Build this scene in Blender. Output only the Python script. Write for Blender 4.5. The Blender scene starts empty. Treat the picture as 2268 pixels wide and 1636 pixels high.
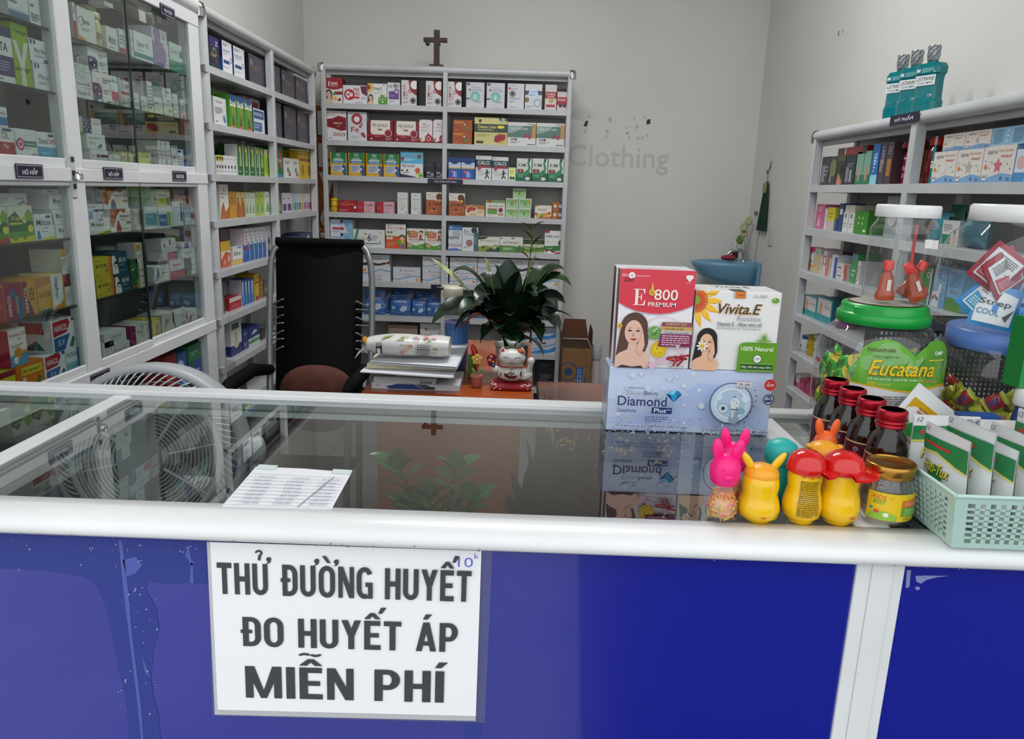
import bpy, math, random
import numpy as np
from mathutils import Vector, Matrix

S = bpy.context.scene
COL = S.collection
random.seed(7)

# ------------------------------------------------------------------ camera
F_PX, CX, CY = 1675.3, 1134.0, 818.0
YAW, PITCH, ROLL = 0.00897, 0.23374, -0.03282
CAM = np.array([0.0, 0.0, 1.42])

def cam_rows():
    c, s = math.cos(YAW), math.sin(YAW)
    rz = np.array([[c, -s, 0], [s, c, 0], [0, 0, 1]])
    r = np.array([1, 0, 0.]); d = np.array([0, 0, -1.]); f = np.array([0, 1., 0])
    cp, sp = math.cos(PITCH), math.sin(PITCH)
    f2 = cp * f + sp * d; d2 = cp * d - sp * f
    cr, sr = math.cos(ROLL), math.sin(ROLL)
    return np.array([cr * r + sr * d2, cr * d2 - sr * r, f2]) @ rz.T

MR = cam_rows()
cd = bpy.data.cameras.new('camera')
cam = bpy.data.objects.new('camera', cd)
COL.objects.link(cam)
cd.sensor_fit = 'HORIZONTAL'; cd.sensor_width = 36.0; cd.lens = F_PX / 2268 * 36
cd.clip_start = 0.02
R3 = Matrix(((MR[0][0], -MR[1][0], -MR[2][0]), (MR[0][1], -MR[1][1], -MR[2][1]), (MR[0][2], -MR[1][2], -MR[2][2])))
cam.matrix_world = Matrix.Translation(Vector(CAM)) @ R3.to_4x4()
S.camera = cam

# ------------------------------------------------------------------ light
S.view_settings.view_transform = 'Standard'
S.view_settings.look = 'None'
S.view_settings.gamma = 1.0
S.view_settings.use_curve_mapping = False
S.view_settings.exposure = 0.12
S.cycles.transparent_max_bounces = 28
S.cycles.max_bounces = 7
S.cycles.diffuse_bounces = 4
S.cycles.glossy_bounces = 4
S.cycles.transmission_bounces = 6
S.cycles.caustics_reflective = False
S.cycles.caustics_refractive = False
W = bpy.data.worlds.new('sky'); S.world = W
W.use_nodes = True
nt = W.node_tree; nt.nodes.clear()
wo = nt.nodes.new('ShaderNodeOutputWorld'); bg = nt.nodes.new('ShaderNodeBackground')
gr = nt.nodes.new('ShaderNodeValToRGB'); sep = nt.nodes.new('ShaderNodeSeparateXYZ'); tc = nt.nodes.new('ShaderNodeTexCoord')
nt.links.new(tc.outputs['Generated'], sep.inputs[0]); nt.links.new(sep.outputs[2], gr.inputs[0])
gr.color_ramp.elements[0].position = 0.0; gr.color_ramp.elements[0].color = (.80, .86, .92, 1)
gr.color_ramp.elements[1].position = 0.6; gr.color_ramp.elements[1].color = (.95, .98, 1.0, 1)
bg.inputs[1].default_value = 1.6
nt.links.new(gr.outputs[0], bg.inputs[0]); nt.links.new(bg.outputs[0], wo.inputs[0])

def area(name, loc, rot, sx, sy, power, col):
    l = bpy.data.lights.new(name, 'AREA'); l.shape = 'RECTANGLE'; l.size = sx; l.size_y = sy
    l.energy = power; l.color = col
    o = bpy.data.objects.new(name, l); COL.objects.link(o); o.location = loc; o.rotation_euler = rot
    return o
area('ceiling_tube_light', (0.0, 2.9, 3.22), (0, 0, 0), 1.2, .06, 40, (.97, .98, 1.0))

# ------------------------------------------------------------------ pixel <-> world
def _solve(A, B, row, val):
    A = np.array(A, float) - CAM; B = np.array(B, float)
    c0 = CX if row == 0 else CY
    q = val - c0
    return (q * (MR[2] @ A) - F_PX * (MR[row] @ A)) / (F_PX * (MR[row] @ B) - q * (MR[2] @ B))

def at(x, y, ax, val):
    """point of the photo pixel (x, y) on the plane axis ax = val"""
    v = np.array([(x - CX) / F_PX, (y - CY) / F_PX, 1.0]) @ MR
    t = (val - CAM[ax]) / v[ax]
    return CAM + t * v

def ztop(x0, y0, py):
    """height of pixel row py above the ground point (x0, y0)"""
    return _solve((x0, y0, 0), (0, 0, 1), 1, py)

# ------------------------------------------------------------------ materials
def lin(h):
    h = h.lstrip('#')
    if len(h) == 3: h = ''.join(c * 2 for c in h)
    o = []
    for i in (0, 2, 4):
        c = int(h[i:i + 2], 16) / 255
        o.append(c / 12.92 if c <= .04045 else ((c + .055) / 1.055) ** 2.4)
    return (*o, 1.0)

_M = {}
def M(h, rough=.42, metal=0.0, spec=.5, trans=0.0, sss=0.0, coat=0.0):
    k = (h, rough, metal, spec, trans, sss, coat)
    if k in _M: return _M[k]
    m = bpy.data.materials.new('paint_' + h)
    m.use_nodes = True
    b = m.node_tree.nodes['Principled BSDF']
    b.inputs['Base Color'].default_value = lin(h)
    b.inputs['Roughness'].default_value = rough
    b.inputs['Metallic'].default_value = metal
    b.inputs['Specular IOR Level'].default_value = spec
    b.inputs['Transmission Weight'].default_value = trans
    b.inputs['Coat Weight'].default_value = coat
    if sss:
        b.inputs['Subsurface Weight'].default_value = sss
        b.inputs['Subsurface Radius'].default_value = (.01, .006, .004)
    _M[k] = m
    return m

def MN(name, c1, c2, scale=(6, 6, 6), rough=.5, metal=0.0, detail=4, bump=0.0, lo=.35, hi=.65, coat=0.0, dist=0.0, spec=.5):
    """two-colour noise material in object space"""
    m = bpy.data.materials.new(name); m.use_nodes = True
    t = m.node_tree; b = t.nodes['Principled BSDF']
    tc = t.nodes.new('ShaderNodeTexCoord'); mp = t.nodes.new('ShaderNodeMapping'); n = t.nodes.new('ShaderNodeTexNoise'); r = t.nodes.new('ShaderNodeValToRGB')
    mp.inputs['Scale'].default_value = scale
    n.inputs['Detail'].default_value = detail; n.inputs['Scale'].default_value = 1.0; n.inputs['Distortion'].default_value = dist
    r.color_ramp.elements[0].position = lo; r.color_ramp.elements[0].color = lin(c1)
    r.color_ramp.elements[1].position = hi; r.color_ramp.elements[1].color = lin(c2)
    t.links.new(tc.outputs['Object'], mp.inputs[0]); t.links.new(mp.outputs[0], n.inputs[0]); t.links.new(n.outputs['Fac'], r.inputs[0])
    t.links.new(r.outputs[0], b.inputs['Base Color'])
    b.inputs['Roughness'].default_value = rough; b.inputs['Metallic'].default_value = metal; b.inputs['Coat Weight'].default_value = coat
    b.inputs['Specular IOR Level'].default_value = spec
    if bump:
        bp = t.nodes.new('ShaderNodeBump'); bp.inputs['Strength'].default_value = bump; bp.inputs['Distance'].default_value = .01
        t.links.new(n.outputs['Fac'], bp.inputs['Height']); t.links.new(bp.outputs[0], b.inputs['Normal'])
    return m

def glass_mat(name, tint, gain=1.7, rough=0.0, haze=0.0):
    """thin clear sheet: see-through, with a Fresnel mirror on its outer faces"""
    m = bpy.data.materials.new(name); m.use_nodes = True
    t = m.node_tree; t.nodes.clear()
    out = t.nodes.new('ShaderNodeOutputMaterial'); mix = t.nodes.new('ShaderNodeMixShader')
    tr = t.nodes.new('ShaderNodeBsdfTransparent'); gl = t.nodes.new('ShaderNodeBsdfGlossy')
    fr = t.nodes.new('ShaderNodeFresnel'); geo = t.nodes.new('ShaderNodeNewGeometry')
    sub = t.nodes.new('ShaderNodeMath'); sub.operation = 'SUBTRACT'; sub.inputs[0].default_value = 1.0
    mul = t.nodes.new('ShaderNodeMath'); mul.operation = 'MULTIPLY'
    mu2 = t.nodes.new('ShaderNodeMath'); mu2.operation = 'MULTIPLY'; mu2.inputs[1].default_value = gain; mu2.use_clamp = True
    fr.inputs['IOR'].default_value = 1.5
    tr.inputs['Color'].default_value = tint; gl.inputs['Roughness'].default_value = rough; gl.inputs['Color'].default_value = (1, 1, 1, 1)
    t.links.new(geo.outputs['Backfacing'], sub.inputs[1]); t.links.new(fr.outputs[0], mul.inputs[0]); t.links.new(sub.outputs[0], mul.inputs[1])
    t.links.new(mul.outputs[0], mu2.inputs[0]); t.links.new(mu2.outputs[0], mix.inputs[0])
    base = tr.outputs[0]
    if haze:
        df = t.nodes.new('ShaderNodeBsdfDiffuse'); df.inputs['Color'].default_value = (.8, .82, .82, 1)
        mh = t.nodes.new('ShaderNodeMixShader'); mh.inputs[0].default_value = haze
        t.links.new(tr.outputs[0], mh.inputs[1]); t.links.new(df.outputs[0], mh.inputs[2]); base = mh.outputs[0]
    t.links.new(base, mix.inputs[1]); t.links.new(gl.outputs[0], mix.inputs[2]); t.links.new(mix.outputs[0], out.inputs[0])
    return m

GLASS = glass_mat('cabinet_glass', (.84, .885, .865, 1), 1.5)
GLASSTOP = glass_mat('counter_glass', (.84, .88, .86, 1), 1.6)
CLEAR = glass_mat('clear_plastic', (.95, .96, .96, 1), 1.3, .03, .02)
CLEAR2 = glass_mat('clear_jar_glass', (.93, .95, .94, 1), 2.2, .02, .05)
ALU = MN('white_aluminium', 'd9dada', 'e6e7e6', (3, 3, 3), .3, 0, 3, coat=.15)
ALU2 = MN('shelf_aluminium', 'aeb0b0', 'bbbdbd', (4, 4, 4), .36, 0, 3)
ALU3 = MN('rack_aluminium', 'bcbebe', 'c8caca', (4, 4, 4), .32, 0, 3)
CHROME = M('c8caca', .15, 1.0)
STEEL = M('b9bcbc', .3, .85)

# ------------------------------------------------------------------ mesh builder
class MB:
    def __init__(s):
        s.v = []; s.f = []; s.m = []; s.sm = []; s.mats = []; s.ix = {}
    def mi(s, m):
        if isinstance(m, str): m = M(m)
        if m.name not in s.ix:
            s.ix[m.name] = len(s.mats); s.mats.append(m)
        return s.ix[m.name]
    def add(s, vs, fs, m, smooth=False):
        o = len(s.v); k = s.mi(m)
        s.v.extend([tuple(map(float, p)) for p in vs])
        for f in fs:
            s.f.append(tuple(o + i for i in f)); s.m.append(k); s.sm.append(smooth)
    def poly(s, pts, m):
        s.add(pts, [tuple(range(len(pts)))], m)
    def box(s, x0, x1, y0, y1, z0, z1, m, c=0.0):
        if c <= 0:
            vs = [(x, y, z) for z in (z0, z1) for y in (y0, y1) for x in (x0, x1)]
            s.add(vs, [(0, 2, 3, 1), (4, 5, 7, 6), (0, 1, 5, 4), (2, 6, 7, 3), (0, 4, 6, 2), (1, 3, 7, 5)], m)
        else:
            c = min(c, (x1 - x0) * .45, (y1 - y0) * .45, (z1 - z0) * .45)
            def ring(e, z): return [(x0 + e + c, y0 + e, z), (x1 - e - c, y0 + e, z), (x1 - e, y0 + e + c, z), (x1 - e, y1 - e - c, z), (x1 - e - c, y1 - e, z), (x0 + e + c, y1 - e, z), (x0 + e, y1 - e - c, z), (x0 + e, y0 + e + c, z)]
            s.loft([ring(c, z0), ring(0, z0 + c), ring(0, z1 - c), ring(c, z1)], m, cap=True)
    def loft(s, rings, m, cap=True, smooth=False, closed=True):
        n = len(rings[0]); vs = [p for r in rings for p in r]; fs = []
        for i in range(len(rings) - 1):
            for j in range(n if closed else n - 1):
                a = i * n + j; b = i * n + (j + 1) % n
                fs.append((a, b, b + n, a + n))
        s.add(vs, fs, m, smooth)
        if cap:
            s.add(rings[0], [tuple(reversed(range(n)))], m); s.add(rings[-1], [tuple(range(n))], m)
    def lathe(s, prof, m, n=24, o=(0, 0, 0), cap=True, smooth=True, sx=1, sy=1, sq=1.0):
        rs = []
        for r, z in prof:
            ring = []
            for i in range(n):
                a = 2 * math.pi * i / n; ca, sa = math.cos(a), math.sin(a)
                if sq != 1.0:
                    k = (abs(ca) ** sq + abs(sa) ** sq) ** (-1 / sq); ca *= k; sa *= k
                ring.append((o[0] + r * ca * sx, o[1] + r * sa * sy, o[2] + z))
            rs.append(ring)
        s.loft(rs, m, cap, smooth)
    def tube(s, pts, r, m, n=8, smooth=True, cap=True):
        pts = [Vector(p) for p in pts]; rings = []; up = None
        for i, p in enumerate(pts):
            t = (pts[min(i + 1, len(pts) - 1)] - pts[max(i - 1, 0)]).normalized()
            if up is None:
                up = Vector((0, 0, 1)) if abs(t.z) < .9 else Vector((1, 0, 0))
            a = t.cross(up)
            if a.length < 1e-5: a = t.cross(Vector((0, 1, 0)))
            a.normalize(); b = a.cross(t).normalized(); up = b
            rr = r[i] if isinstance(r, (list, tuple)) else r
            rings.append([tuple(p + (a * math.cos(2 * math.pi * k / n) - b * math.sin(2 * math.pi * k / n)) * rr) for k in range(n)])
        s.loft(rings, m, cap, smooth)
    def ell(s, c, r, m, n=16, k=10, rot=None):
        R = rot or Matrix.Identity(3); rs = []
        for i in range(k + 1):
            t = math.pi * (i / k - .5); t = max(-1.52, min(1.52, t))
            rs.append([tuple(Vector(c) + R @ Vector((r[0] * math.cos(t) * math.cos(2 * math.pi * j / n), r[1] * math.cos(t) * math.sin(2 * math.pi * j / n), r[2] * math.sin(t)))) for j in range(n)])
        s.loft(rs, m, True, True)
    def build(s, name, parent=None, loc=(0, 0, 0), rz=0.0, rot=None):
        me = bpy.data.meshes.new(name)
        me.from_pydata(s.v, [], s.f)
        for m in s.mats: me.materials.append(m)
        me.polygons.foreach_set('material_index', s.m)
        me.polygons.foreach_set('use_smooth', s.sm)
        me.update()
        o = bpy.data.objects.new(name, me); COL.objects.link(o)
        o.location = loc
        o.rotation_euler = rot if rot else (0, 0, rz)
        if parent: o.parent = parent
        return o

def tag(o, label, cat, group=None, kind=None):
    o['label'] = label; o['category'] = cat
    if group: o['group'] = group
    if kind: o['kind'] = kind
    return o

def thing(name, label, cat, loc=(0, 0, 0), rz=0.0, group=None):
    o = bpy.data.objects.new(name, None); COL.objects.link(o)
    o.location = loc; o.rotation_euler = (0, 0, rz); o.empty_display_size = .05
    return tag(o, label, cat, group)

def struct(o):
    o['kind'] = 'structure'; return o

def dup(o, parent=None):
    c = o.copy(); COL.objects.link(c)
    if parent: c.parent = parent
    for ch in list(o.children): dup(ch, c)
    return c

# ------------------------------------------------------------------ lettering and printed graphics
_T = {}
def text_mesh(s, bold=0.0, shear=0.0, res=2):
    k = (s, bold, shear, res)
    if k in _T: return _T[k]
    c = bpy.data.curves.new('lettering', 'FONT'); c.body = s; c.resolution_u = res; c.offset = bold; c.shear = shear
    o = bpy.data.objects.new('lettering', c)
    me = o.to_mesh()
    v = np.array([p.co[:2] for p in me.vertices]).reshape(-1, 2)
    f = [tuple(p.vertices) for p in me.polygons]
    o.to_mesh_clear(); bpy.data.objects.remove(o); bpy.data.curves.remove(c)
    if len(v):
        lo = v.min(0); hi = v.max(0); v = (v - lo) / np.maximum(hi - lo, 1e-6)
    _T[k] = (v, f)
    return _T[k]

LAY = 1.1e-4
def strips(pts, n):
    """cut a flat (u, v) polygon into n-per-unit strips so that it can follow a curved face"""
    if n <= 1: return [pts]
    out = []; lo = min(p[0] for p in pts); hi = max(p[0] for p in pts)
    def clip(P, x, keep):
        r = []
        for i in range(len(P)):
            a, b = P[i - 1], P[i]; ia, ib = keep(a[0]), keep(b[0])
            if ia != ib:
                t = (x - a[0]) / (b[0] - a[0]); r.append((x, a[1] + (b[1] - a[1]) * t))
            if ib: r.append(b)
        return r
    i = math.floor(lo * n)
    while i / n < hi - 1e-6:
        x0, x1 = i / n, (i + 1) / n
        q = clip(pts, x0, lambda v: v >= x0 - 1e-9); q = clip(q, x1, lambda v: v <= x1 + 1e-9) if q else q
        if len(q) > 2: out.append(q)
        i += 1
    return out
def inside(pts):
    """part of a flat polygon that lies on the printed face (0..1)"""
    for ax, lim, sg in ((0, 0, 1), (0, 1, -1), (1, 0, 1), (1, 1, -1)):
        r = []
        for i in range(len(pts)):
            a, b = pts[i - 1], pts[i]; ia, ib = sg * (a[ax] - lim) >= 0, sg * (b[ax] - lim) >= 0
            if ia != ib:
                t = (lim - a[ax]) / (b[ax] - a[ax]); r.append((a[0] + (b[0] - a[0]) * t, a[1] + (b[1] - a[1]) * t))
            if ib: r.append(b)
        pts = r
        if len(pts) < 3: return []
    return [pts]

def decal(mb, ds, F, ar, nsub=1, k0=1, rough=.42, res=2):
    """prints the graphics string ds on the surface F(u, v, height); ar = width / height"""
    k = k0
    mm = lambda c: M(c, rough)
    for cmd in ds.split(';'):
        cmd = cmd.strip()
        if not cmd: continue
        op = cmd[0]; a = cmd[1:].split(' ', 5 if op in 'tTiVJ' else -1)
        h = k * LAY; k += 1
        if op == 'r':
            x, y, w, hh = map(float, a[:4])
            for q in strips([(x, y), (x + w, y), (x + w, y + hh), (x, y + hh)], nsub): mb.poly([F(u, v, h) for u, v in q], mm(a[4]))
        elif op == 'c':
            x, y, r = map(float, a[:3]); ry = float(a[4]) if len(a) > 4 else 1.0
            for q0 in inside([(x + r / ar * math.cos(t * .3142), y + r * ry * math.sin(t * .3142)) for t in range(20)]):
              for q in strips(q0, nsub): mb.poly([F(u, v, h) for u, v in q], mm(a[3]))
        elif op == 'o':
            x, y, r = map(float, a[:3]); th = float(a[4]); r2 = r - th
            for t in range(24):
                q = [(t * .2618), ((t + 1) * .2618)]
                for P in inside([(x + e / ar * math.cos(w_), y + e * math.sin(w_)) for e, w_ in ((r2, q[0]), (r, q[0]), (r, q[1]), (r2, q[1]))]): mb.poly([F(u, v, h) for u, v in P], mm(a[3]))
        elif op == 'p':
            n = [float(q) for q in a[1:]]
            pts = [(n[i], n[i + 1]) for i in range(0, len(n), 2)]
            ar2 = sum(pts[i][0] * pts[(i + 1) % len(pts)][1] - pts[(i + 1) % len(pts)][0] * pts[i][1] for i in range(len(pts)))
            if ar2 < 0: pts.reverse()
            for q in strips(pts, nsub): mb.poly([F(u, v, h) for u, v in q], mm(a[0]))
        elif op in 'tTiVJ':
            x, y, w, hh = map(float, a[:4])
            v, f = text_mesh(a[5], .010 if op in 'TV' else (.008 if op == 'J' else 0.0), .28 if op in 'iJ' else 0.0, res)
            if len(v):
                if op == 'V': P = [F(x + w * (1 - q[1]), y + hh * q[0], h) for q in v]
                else: P = [F(x + w * q[0], y + hh * q[1], h) for q in v]
                mb.add(P, f, mm(a[4]))
        elif op == 'l':
            x, y, w, hh = map(float, a[:4]); n = int(a[4])
            rg = random.Random(int(x * 977 + y * 331 + w * 71) + n)
            for i in range(n):
                yy = y + hh * (n - 1 - i + .25) / n; xx = x; e = x + w * (1 if i < n - 1 else .7)
                while xx < e - .01:
                    l = min(w * rg.uniform(.06, .2), e - xx)
                    mb.poly([F(xx, yy, h), F(xx + l, yy, h), F(xx + l, yy + hh / n * .45, h), F(xx, yy + hh / n * .45, h)], mm(a[5]))
                    xx += l + w * .025
        elif op == 'f':
            # portrait of a woman, cheek in hand; x, y = foot of the bust, s = height
            x, y, s = map(float, a[:3]); hair, skin = a[3], a[4]
            def Q(*n): return [(x + n[i] * s / ar, y + n[i + 1] * s) for i in range(0, len(n), 2)]
            def pl(c, *n):
                nonlocal k
                q = Q(*n)
                ar2 = sum(q[i][0] * q[(i + 1) % len(q)][1] - q[(i + 1) % len(q)][0] * q[i][1] for i in range(len(q)))
                if ar2 < 0: q.reverse()
                mb.poly([F(u, v, k * LAY) for u, v in q], mm(c)); k += 1
            def el(c, cx, cy, rx, ry, t0=0.0):
                pl(c, *[w for i in range(18) for w in (cx + rx * math.cos(i * .349) * math.cos(t0) - ry * math.sin(i * .349) * math.sin(t0), cy + rx * math.cos(i * .349) * math.sin(t0) + ry * math.sin(i * .349) * math.cos(t0))])
            el(hair, .30, .74, .235, .25); pl(hair, .07, .74, .53, .74, .56, .45, .5, .25, .38, .2, .1, .14, 0, .2, .03, .45)
            pl(skin, 0, .0, .58, .0, .6, .2, .52, .29, .38, .33, .36, .46, .22, .46, .2, .33, .06, .26, 0, .2)
            if a[5] != '0': pl(a[5], .03, 0, .5, 0, .46, .045, .3, .02, .12, .05)
            el(skin, .29, .64, .155, .215); pl(skin, .15, .56, .43, .56, .37, .47, .29, .43, .22, .46)
            pl(hair, .12, .68, .16, .8, .28, .88, .4, .82, .46, .68, .48, .8, .38, .95, .2, .95, .1, .82)
            el('4a3630', .225, .665, .036, .014); el('4a3630', .365, .665, .036, .014)
            el('201512', .225, .665, .014, .014); el('201512', .365, .665, .014, .014)
            pl('5b3f33', .18, .705, .225, .722, .265, .71, .225, .714); pl('5b3f33', .325, .71, .37, .722, .41, .705, .37, .714)
            pl('c98d78', .28, .665, .3, .58, .32, .575, .3, .565, .275, .58)
            pl('c2353c', .235, .52, .28, .535, .3, .53, .32, .535, .36, .52, .3, .49)
            pl('e3b49c', .36, .3, .44, .22, .5, .42, .47, .6, .44, .72, .425, .6, .4, .5, .37, .42)
        elif op == 'w':
            # flower; x y r petal centre n
            x, y, r = map(float, a[:3]); n = int(a[5])
            for i in range(n):
                t = 2 * math.pi * i / n; d = 2.4 * r / n
                q = [(.25, -.6), (.7, -1), (1, 0), (.7, 1), (.25, .6)]
                for P in inside([(x + (p * r * math.cos(t) - s_ * d * .6 * math.sin(t)) / ar, y + p * r * math.sin(t) + s_ * d * .6 * math.cos(t)) for p, s_ in q]): mb.poly([F(u, v, h + (i % 2) * LAY) for u, v in P], mm(a[3]))
            for P in inside([(x + r * .36 / ar * math.cos(t * .4488), y + r * .36 * math.sin(t * .4488)) for t in range(14)]): mb.poly([F(u, v, h + 2 * LAY) for u, v in P], mm(a[4]))
            k += 2
        elif op == 's':
            # star; x y r col
            x, y, r = map(float, a[:3])
            mb.poly([F(x + (r if t % 2 == 0 else r * .5) / ar * math.sin(t * .6283), y + (r if t % 2 == 0 else r * .5) * math.cos(t * .6283), h) for t in reversed(range(10))], mm(a[3]))
    return k

def carton(name, w, h, d, col, front='', side='', scol=None, tcol=None, parent=None, loc=(0, 0, 0), rz=0.0, c=0.0, rough=.42, top='', res=2, rside=''):
    """a box whose printed face looks to -Y; origin at the middle of the lower front edge"""
    mb = MB()
    m0 = M(col, rough); ms = M(scol, rough) if scol else m0; mt = M(tcol, rough) if tcol else m0
    x0, x1 = -w / 2, w / 2
    if c:
        mb.box(x0, x1, 0, d, 0, h, m0, c)
        if scol:
            mb.poly([(x0 - 1e-4, d - c, c), (x0 - 1e-4, c, c), (x0 - 1e-4, c, h - c), (x0 - 1e-4, d - c, h - c)], ms)
            mb.poly([(x1 + 1e-4, c, c), (x1 + 1e-4, d - c, c), (x1 + 1e-4, d - c, h - c), (x1 + 1e-4, c, h - c)], ms)
    else:
        vs = [(x, y, z) for z in (0, h) for y in (0, d) for x in (x0, x1)]
        mb.add(vs, [(0, 1, 5, 4), (2, 6, 7, 3), (0, 2, 3, 1)], m0); mb.add(vs, [(0, 4, 6, 2), (1, 3, 7, 5)], ms); mb.add(vs, [(4, 5, 7, 6)], mt)
    if front: decal(mb, front, lambda u, v, k: (x0 + u * w, -k, v * h), w / h, rough=rough, res=res)
    if side: decal(mb, side, lambda u, v, k: (x0 - k - 1e-4, d * (1 - u), v * h), d / h, rough=rough, res=1)
    if rside: decal(mb, rside, lambda u, v, k: (x1 + k + 1e-4, d * u, v * h), d / h, rough=rough, res=1)
    if top: decal(mb, top, lambda u, v, k: (x0 + u * w, v * d, h + k), w / d, rough=rough, res=2)
    return mb.build(name, parent, loc, rz)

ORD = 'first second third fourth fifth sixth seventh eighth ninth tenth eleventh twelfth thirteenth fourteenth fifteenth sixteenth seventeenth eighteenth nineteenth twentieth'.split() + ['twenty-' + q for q in 'first second third fourth fifth sixth seventh eighth ninth'.split()]

def bottle_parts(parent, r, h, col, cap, label='', sq=1.0, sy=1.0, neck=.45, capm=None, bodym=None, lab=(.15, .62), laba=1.1):
    b = MB(); bm = bodym or M(col, .18)
    b.lathe([(r * .9, 0), (r, h * .03), (r, h * .66), (r * .9, h * .73), (r * neck, h * .8), (r * neck, h * .84)], bm, 20, sq=sq, sy=sy)
    b.build('bottle_body', parent)
    c = MB(); c.lathe([(r * neck * 1.2, h * .82), (r * neck * 1.25, h * .84), (r * neck * 1.2, h * .985), (r * neck * 1.05, h)], capm or M(cap, .35), 18, sy=1)
    c.build('cap', parent)
    if label:
        l = MB(); z0, z1 = h * lab[0], h * lab[1]
        def Fm(u, v, k):
            t = -math.pi / 2 + (u - .5) * 2 * laba; ca, sa = math.cos(t), math.sin(t)
            if sq != 1.0:
                q = (abs(ca) ** sq + abs(sa) ** sq) ** (-1 / sq); ca *= q; sa *= q
            return ((r + .0006 + k) * ca, (r + .0006 + k) * sa * sy, z0 + v * (z1 - z0))
        decal(l, label, Fm, r * 2 * laba / (z1 - z0), 12)
        l.build('label', parent)

# ------------------------------------------------------------------ rows of goods on the racks
class Unit:
    def __init__(s, kind, plane, end, deep=False):
        s.k = kind; s.p = plane; s.end = end; s.deep = deep; s.roof = []; s.lim = []
        s.rz = {'B': 0.0, 'L': math.pi / 2, 'R': -math.pi / 2}[kind]
    def P(s, c, z, back=0.0):
        return (c, s.p + back, z) if s.k == 'B' else ((s.p - back, c, z) if s.k == 'L' else (s.p + back, c, z))
    def coord(s, px, z, back=0.0):
        A = s.P(0, z, back); B = (1, 0, 0) if s.k == 'B' else (0, 1, 0)
        return _solve(A, B, 0, px)

def row(U, z, tier, items, depth=.085, grp=None):
    """items: (x0, x1, y_top, colour, graphics, description, options) in photo pixels, listed from the unit's named end"""
    placed = []; n = 0
    for it in items:
        x0, x1, yt, col, ds, desc = it[:6]; opt = it[6] if len(it) > 6 else {}
        back = opt.get('back', 0.0); zb = z + .0006
        c0 = U.coord(x0, z, back); c1 = U.coord(x1, z, back)
        if c0 > c1: c0, c1 = c1, c0
        for lo, hi in U.lim:
            if lo - .04 <= (c0 + c1) / 2 <= hi + .04: c0 = max(c0, lo); c1 = min(c1, hi)
        st = opt.get('st', 0); on = 0
        if st:
            mid = (c0 + c1) / 2
            tops = [(q[2], q) for q in placed if q[0] <= mid <= q[1] and abs(q[3] - back) < .06]
            if tops: b_ = max(tops, key=lambda t: t[0])[1]; zb = b_[2] + .0006; on = b_[5]
        else:
            for q in placed:
                if abs(q[3] - back) < .03 and not q[4]:
                    if c0 < q[1] and c1 > q[1]: c0 = q[1] + .0012
                    elif c1 > q[0] and c0 < q[0]: c1 = q[0] - .0012
        mid = (c0 + c1) / 2; w = max(c1 - c0 - .001, .012)
        p = U.P(mid, 0, back)
        h = max(ztop(p[0], p[1], yt) - zb, .012)
        if 'h' in opt: h = opt['h']
        for zz in U.roof:
            if z + .02 < zz: h = min(h, zz - .004 - zb); break
        d = min(opt.get('d', depth), {'B': .2, 'L': .105, 'R': .13}[U.k] - back if not U.deep else .13 - back)
        if not back:
            for jt in items:
                o2 = jt[6] if len(jt) > 6 else {}
                if o2.get('back') and min(x1, jt[1]) > max(x0, jt[0]) - (32 if U.k == 'L' else 4): d = min(d, o2['back'] - .004)
        if not st and not back: n += 1
        o = ORD[max(on if st and on else n, 1) - 1]
        placed.append((c0, c1, zb + h, back, st, on if st and on else n))
        where = ('above %s from %s' if st else ('behind %s from %s' if back else '%s from %s')) % (o, U.end)
        lab = desc + ', ' + where + ', ' + tier
        loc = U.P(mid, zb, back)
        kind = opt.get('kind', 'box')
        if kind == 'box':
            b = carton(opt.get('name', 'medicine_box'), w, h, d, col, ds, opt.get('side', ''), opt.get('scol'), opt.get('tcol'), None, loc, U.rz + opt.get('rz', 0), rough=opt.get('rough', .42), rside=opt.get('rside', ''), res=opt.get('res', 2))
            tag(b, lab, opt.get('cat', 'medicine box'), opt.get('grp', grp))
        elif kind == 'bottle':
            r = w / 2; q = U.P(mid, zb, back + r + .002)
            t = thing(opt.get('name', 'bottle'), lab, opt.get('cat', 'bottle'), q, U.rz, opt.get('grp', grp))
            bottle_parts(t, r, h, col, opt.get('cap', 'eee'), ds, sq=opt.get('sq', 1.0), sy=opt.get('sy', 1.0), neck=opt.get('neck', .5), lab=opt.get('lab', (.12, .62)))
        elif kind == 'bag':
            mb = MB(); pouch(mb, w, h, opt.get('d', .035), col, ds)
            q = U.P(mid, zb, back + .025)
            b = mb.build(opt.get('name', 'pouch'), None, q, 0); b.rotation_euler = (opt.get('lean', -.16), 0, U.rz) if U.k == 'B' else (0, 0, U.rz)
            tag(b, lab, opt.get('cat', 'pouch'), opt.get('grp', grp))
    return placed

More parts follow.
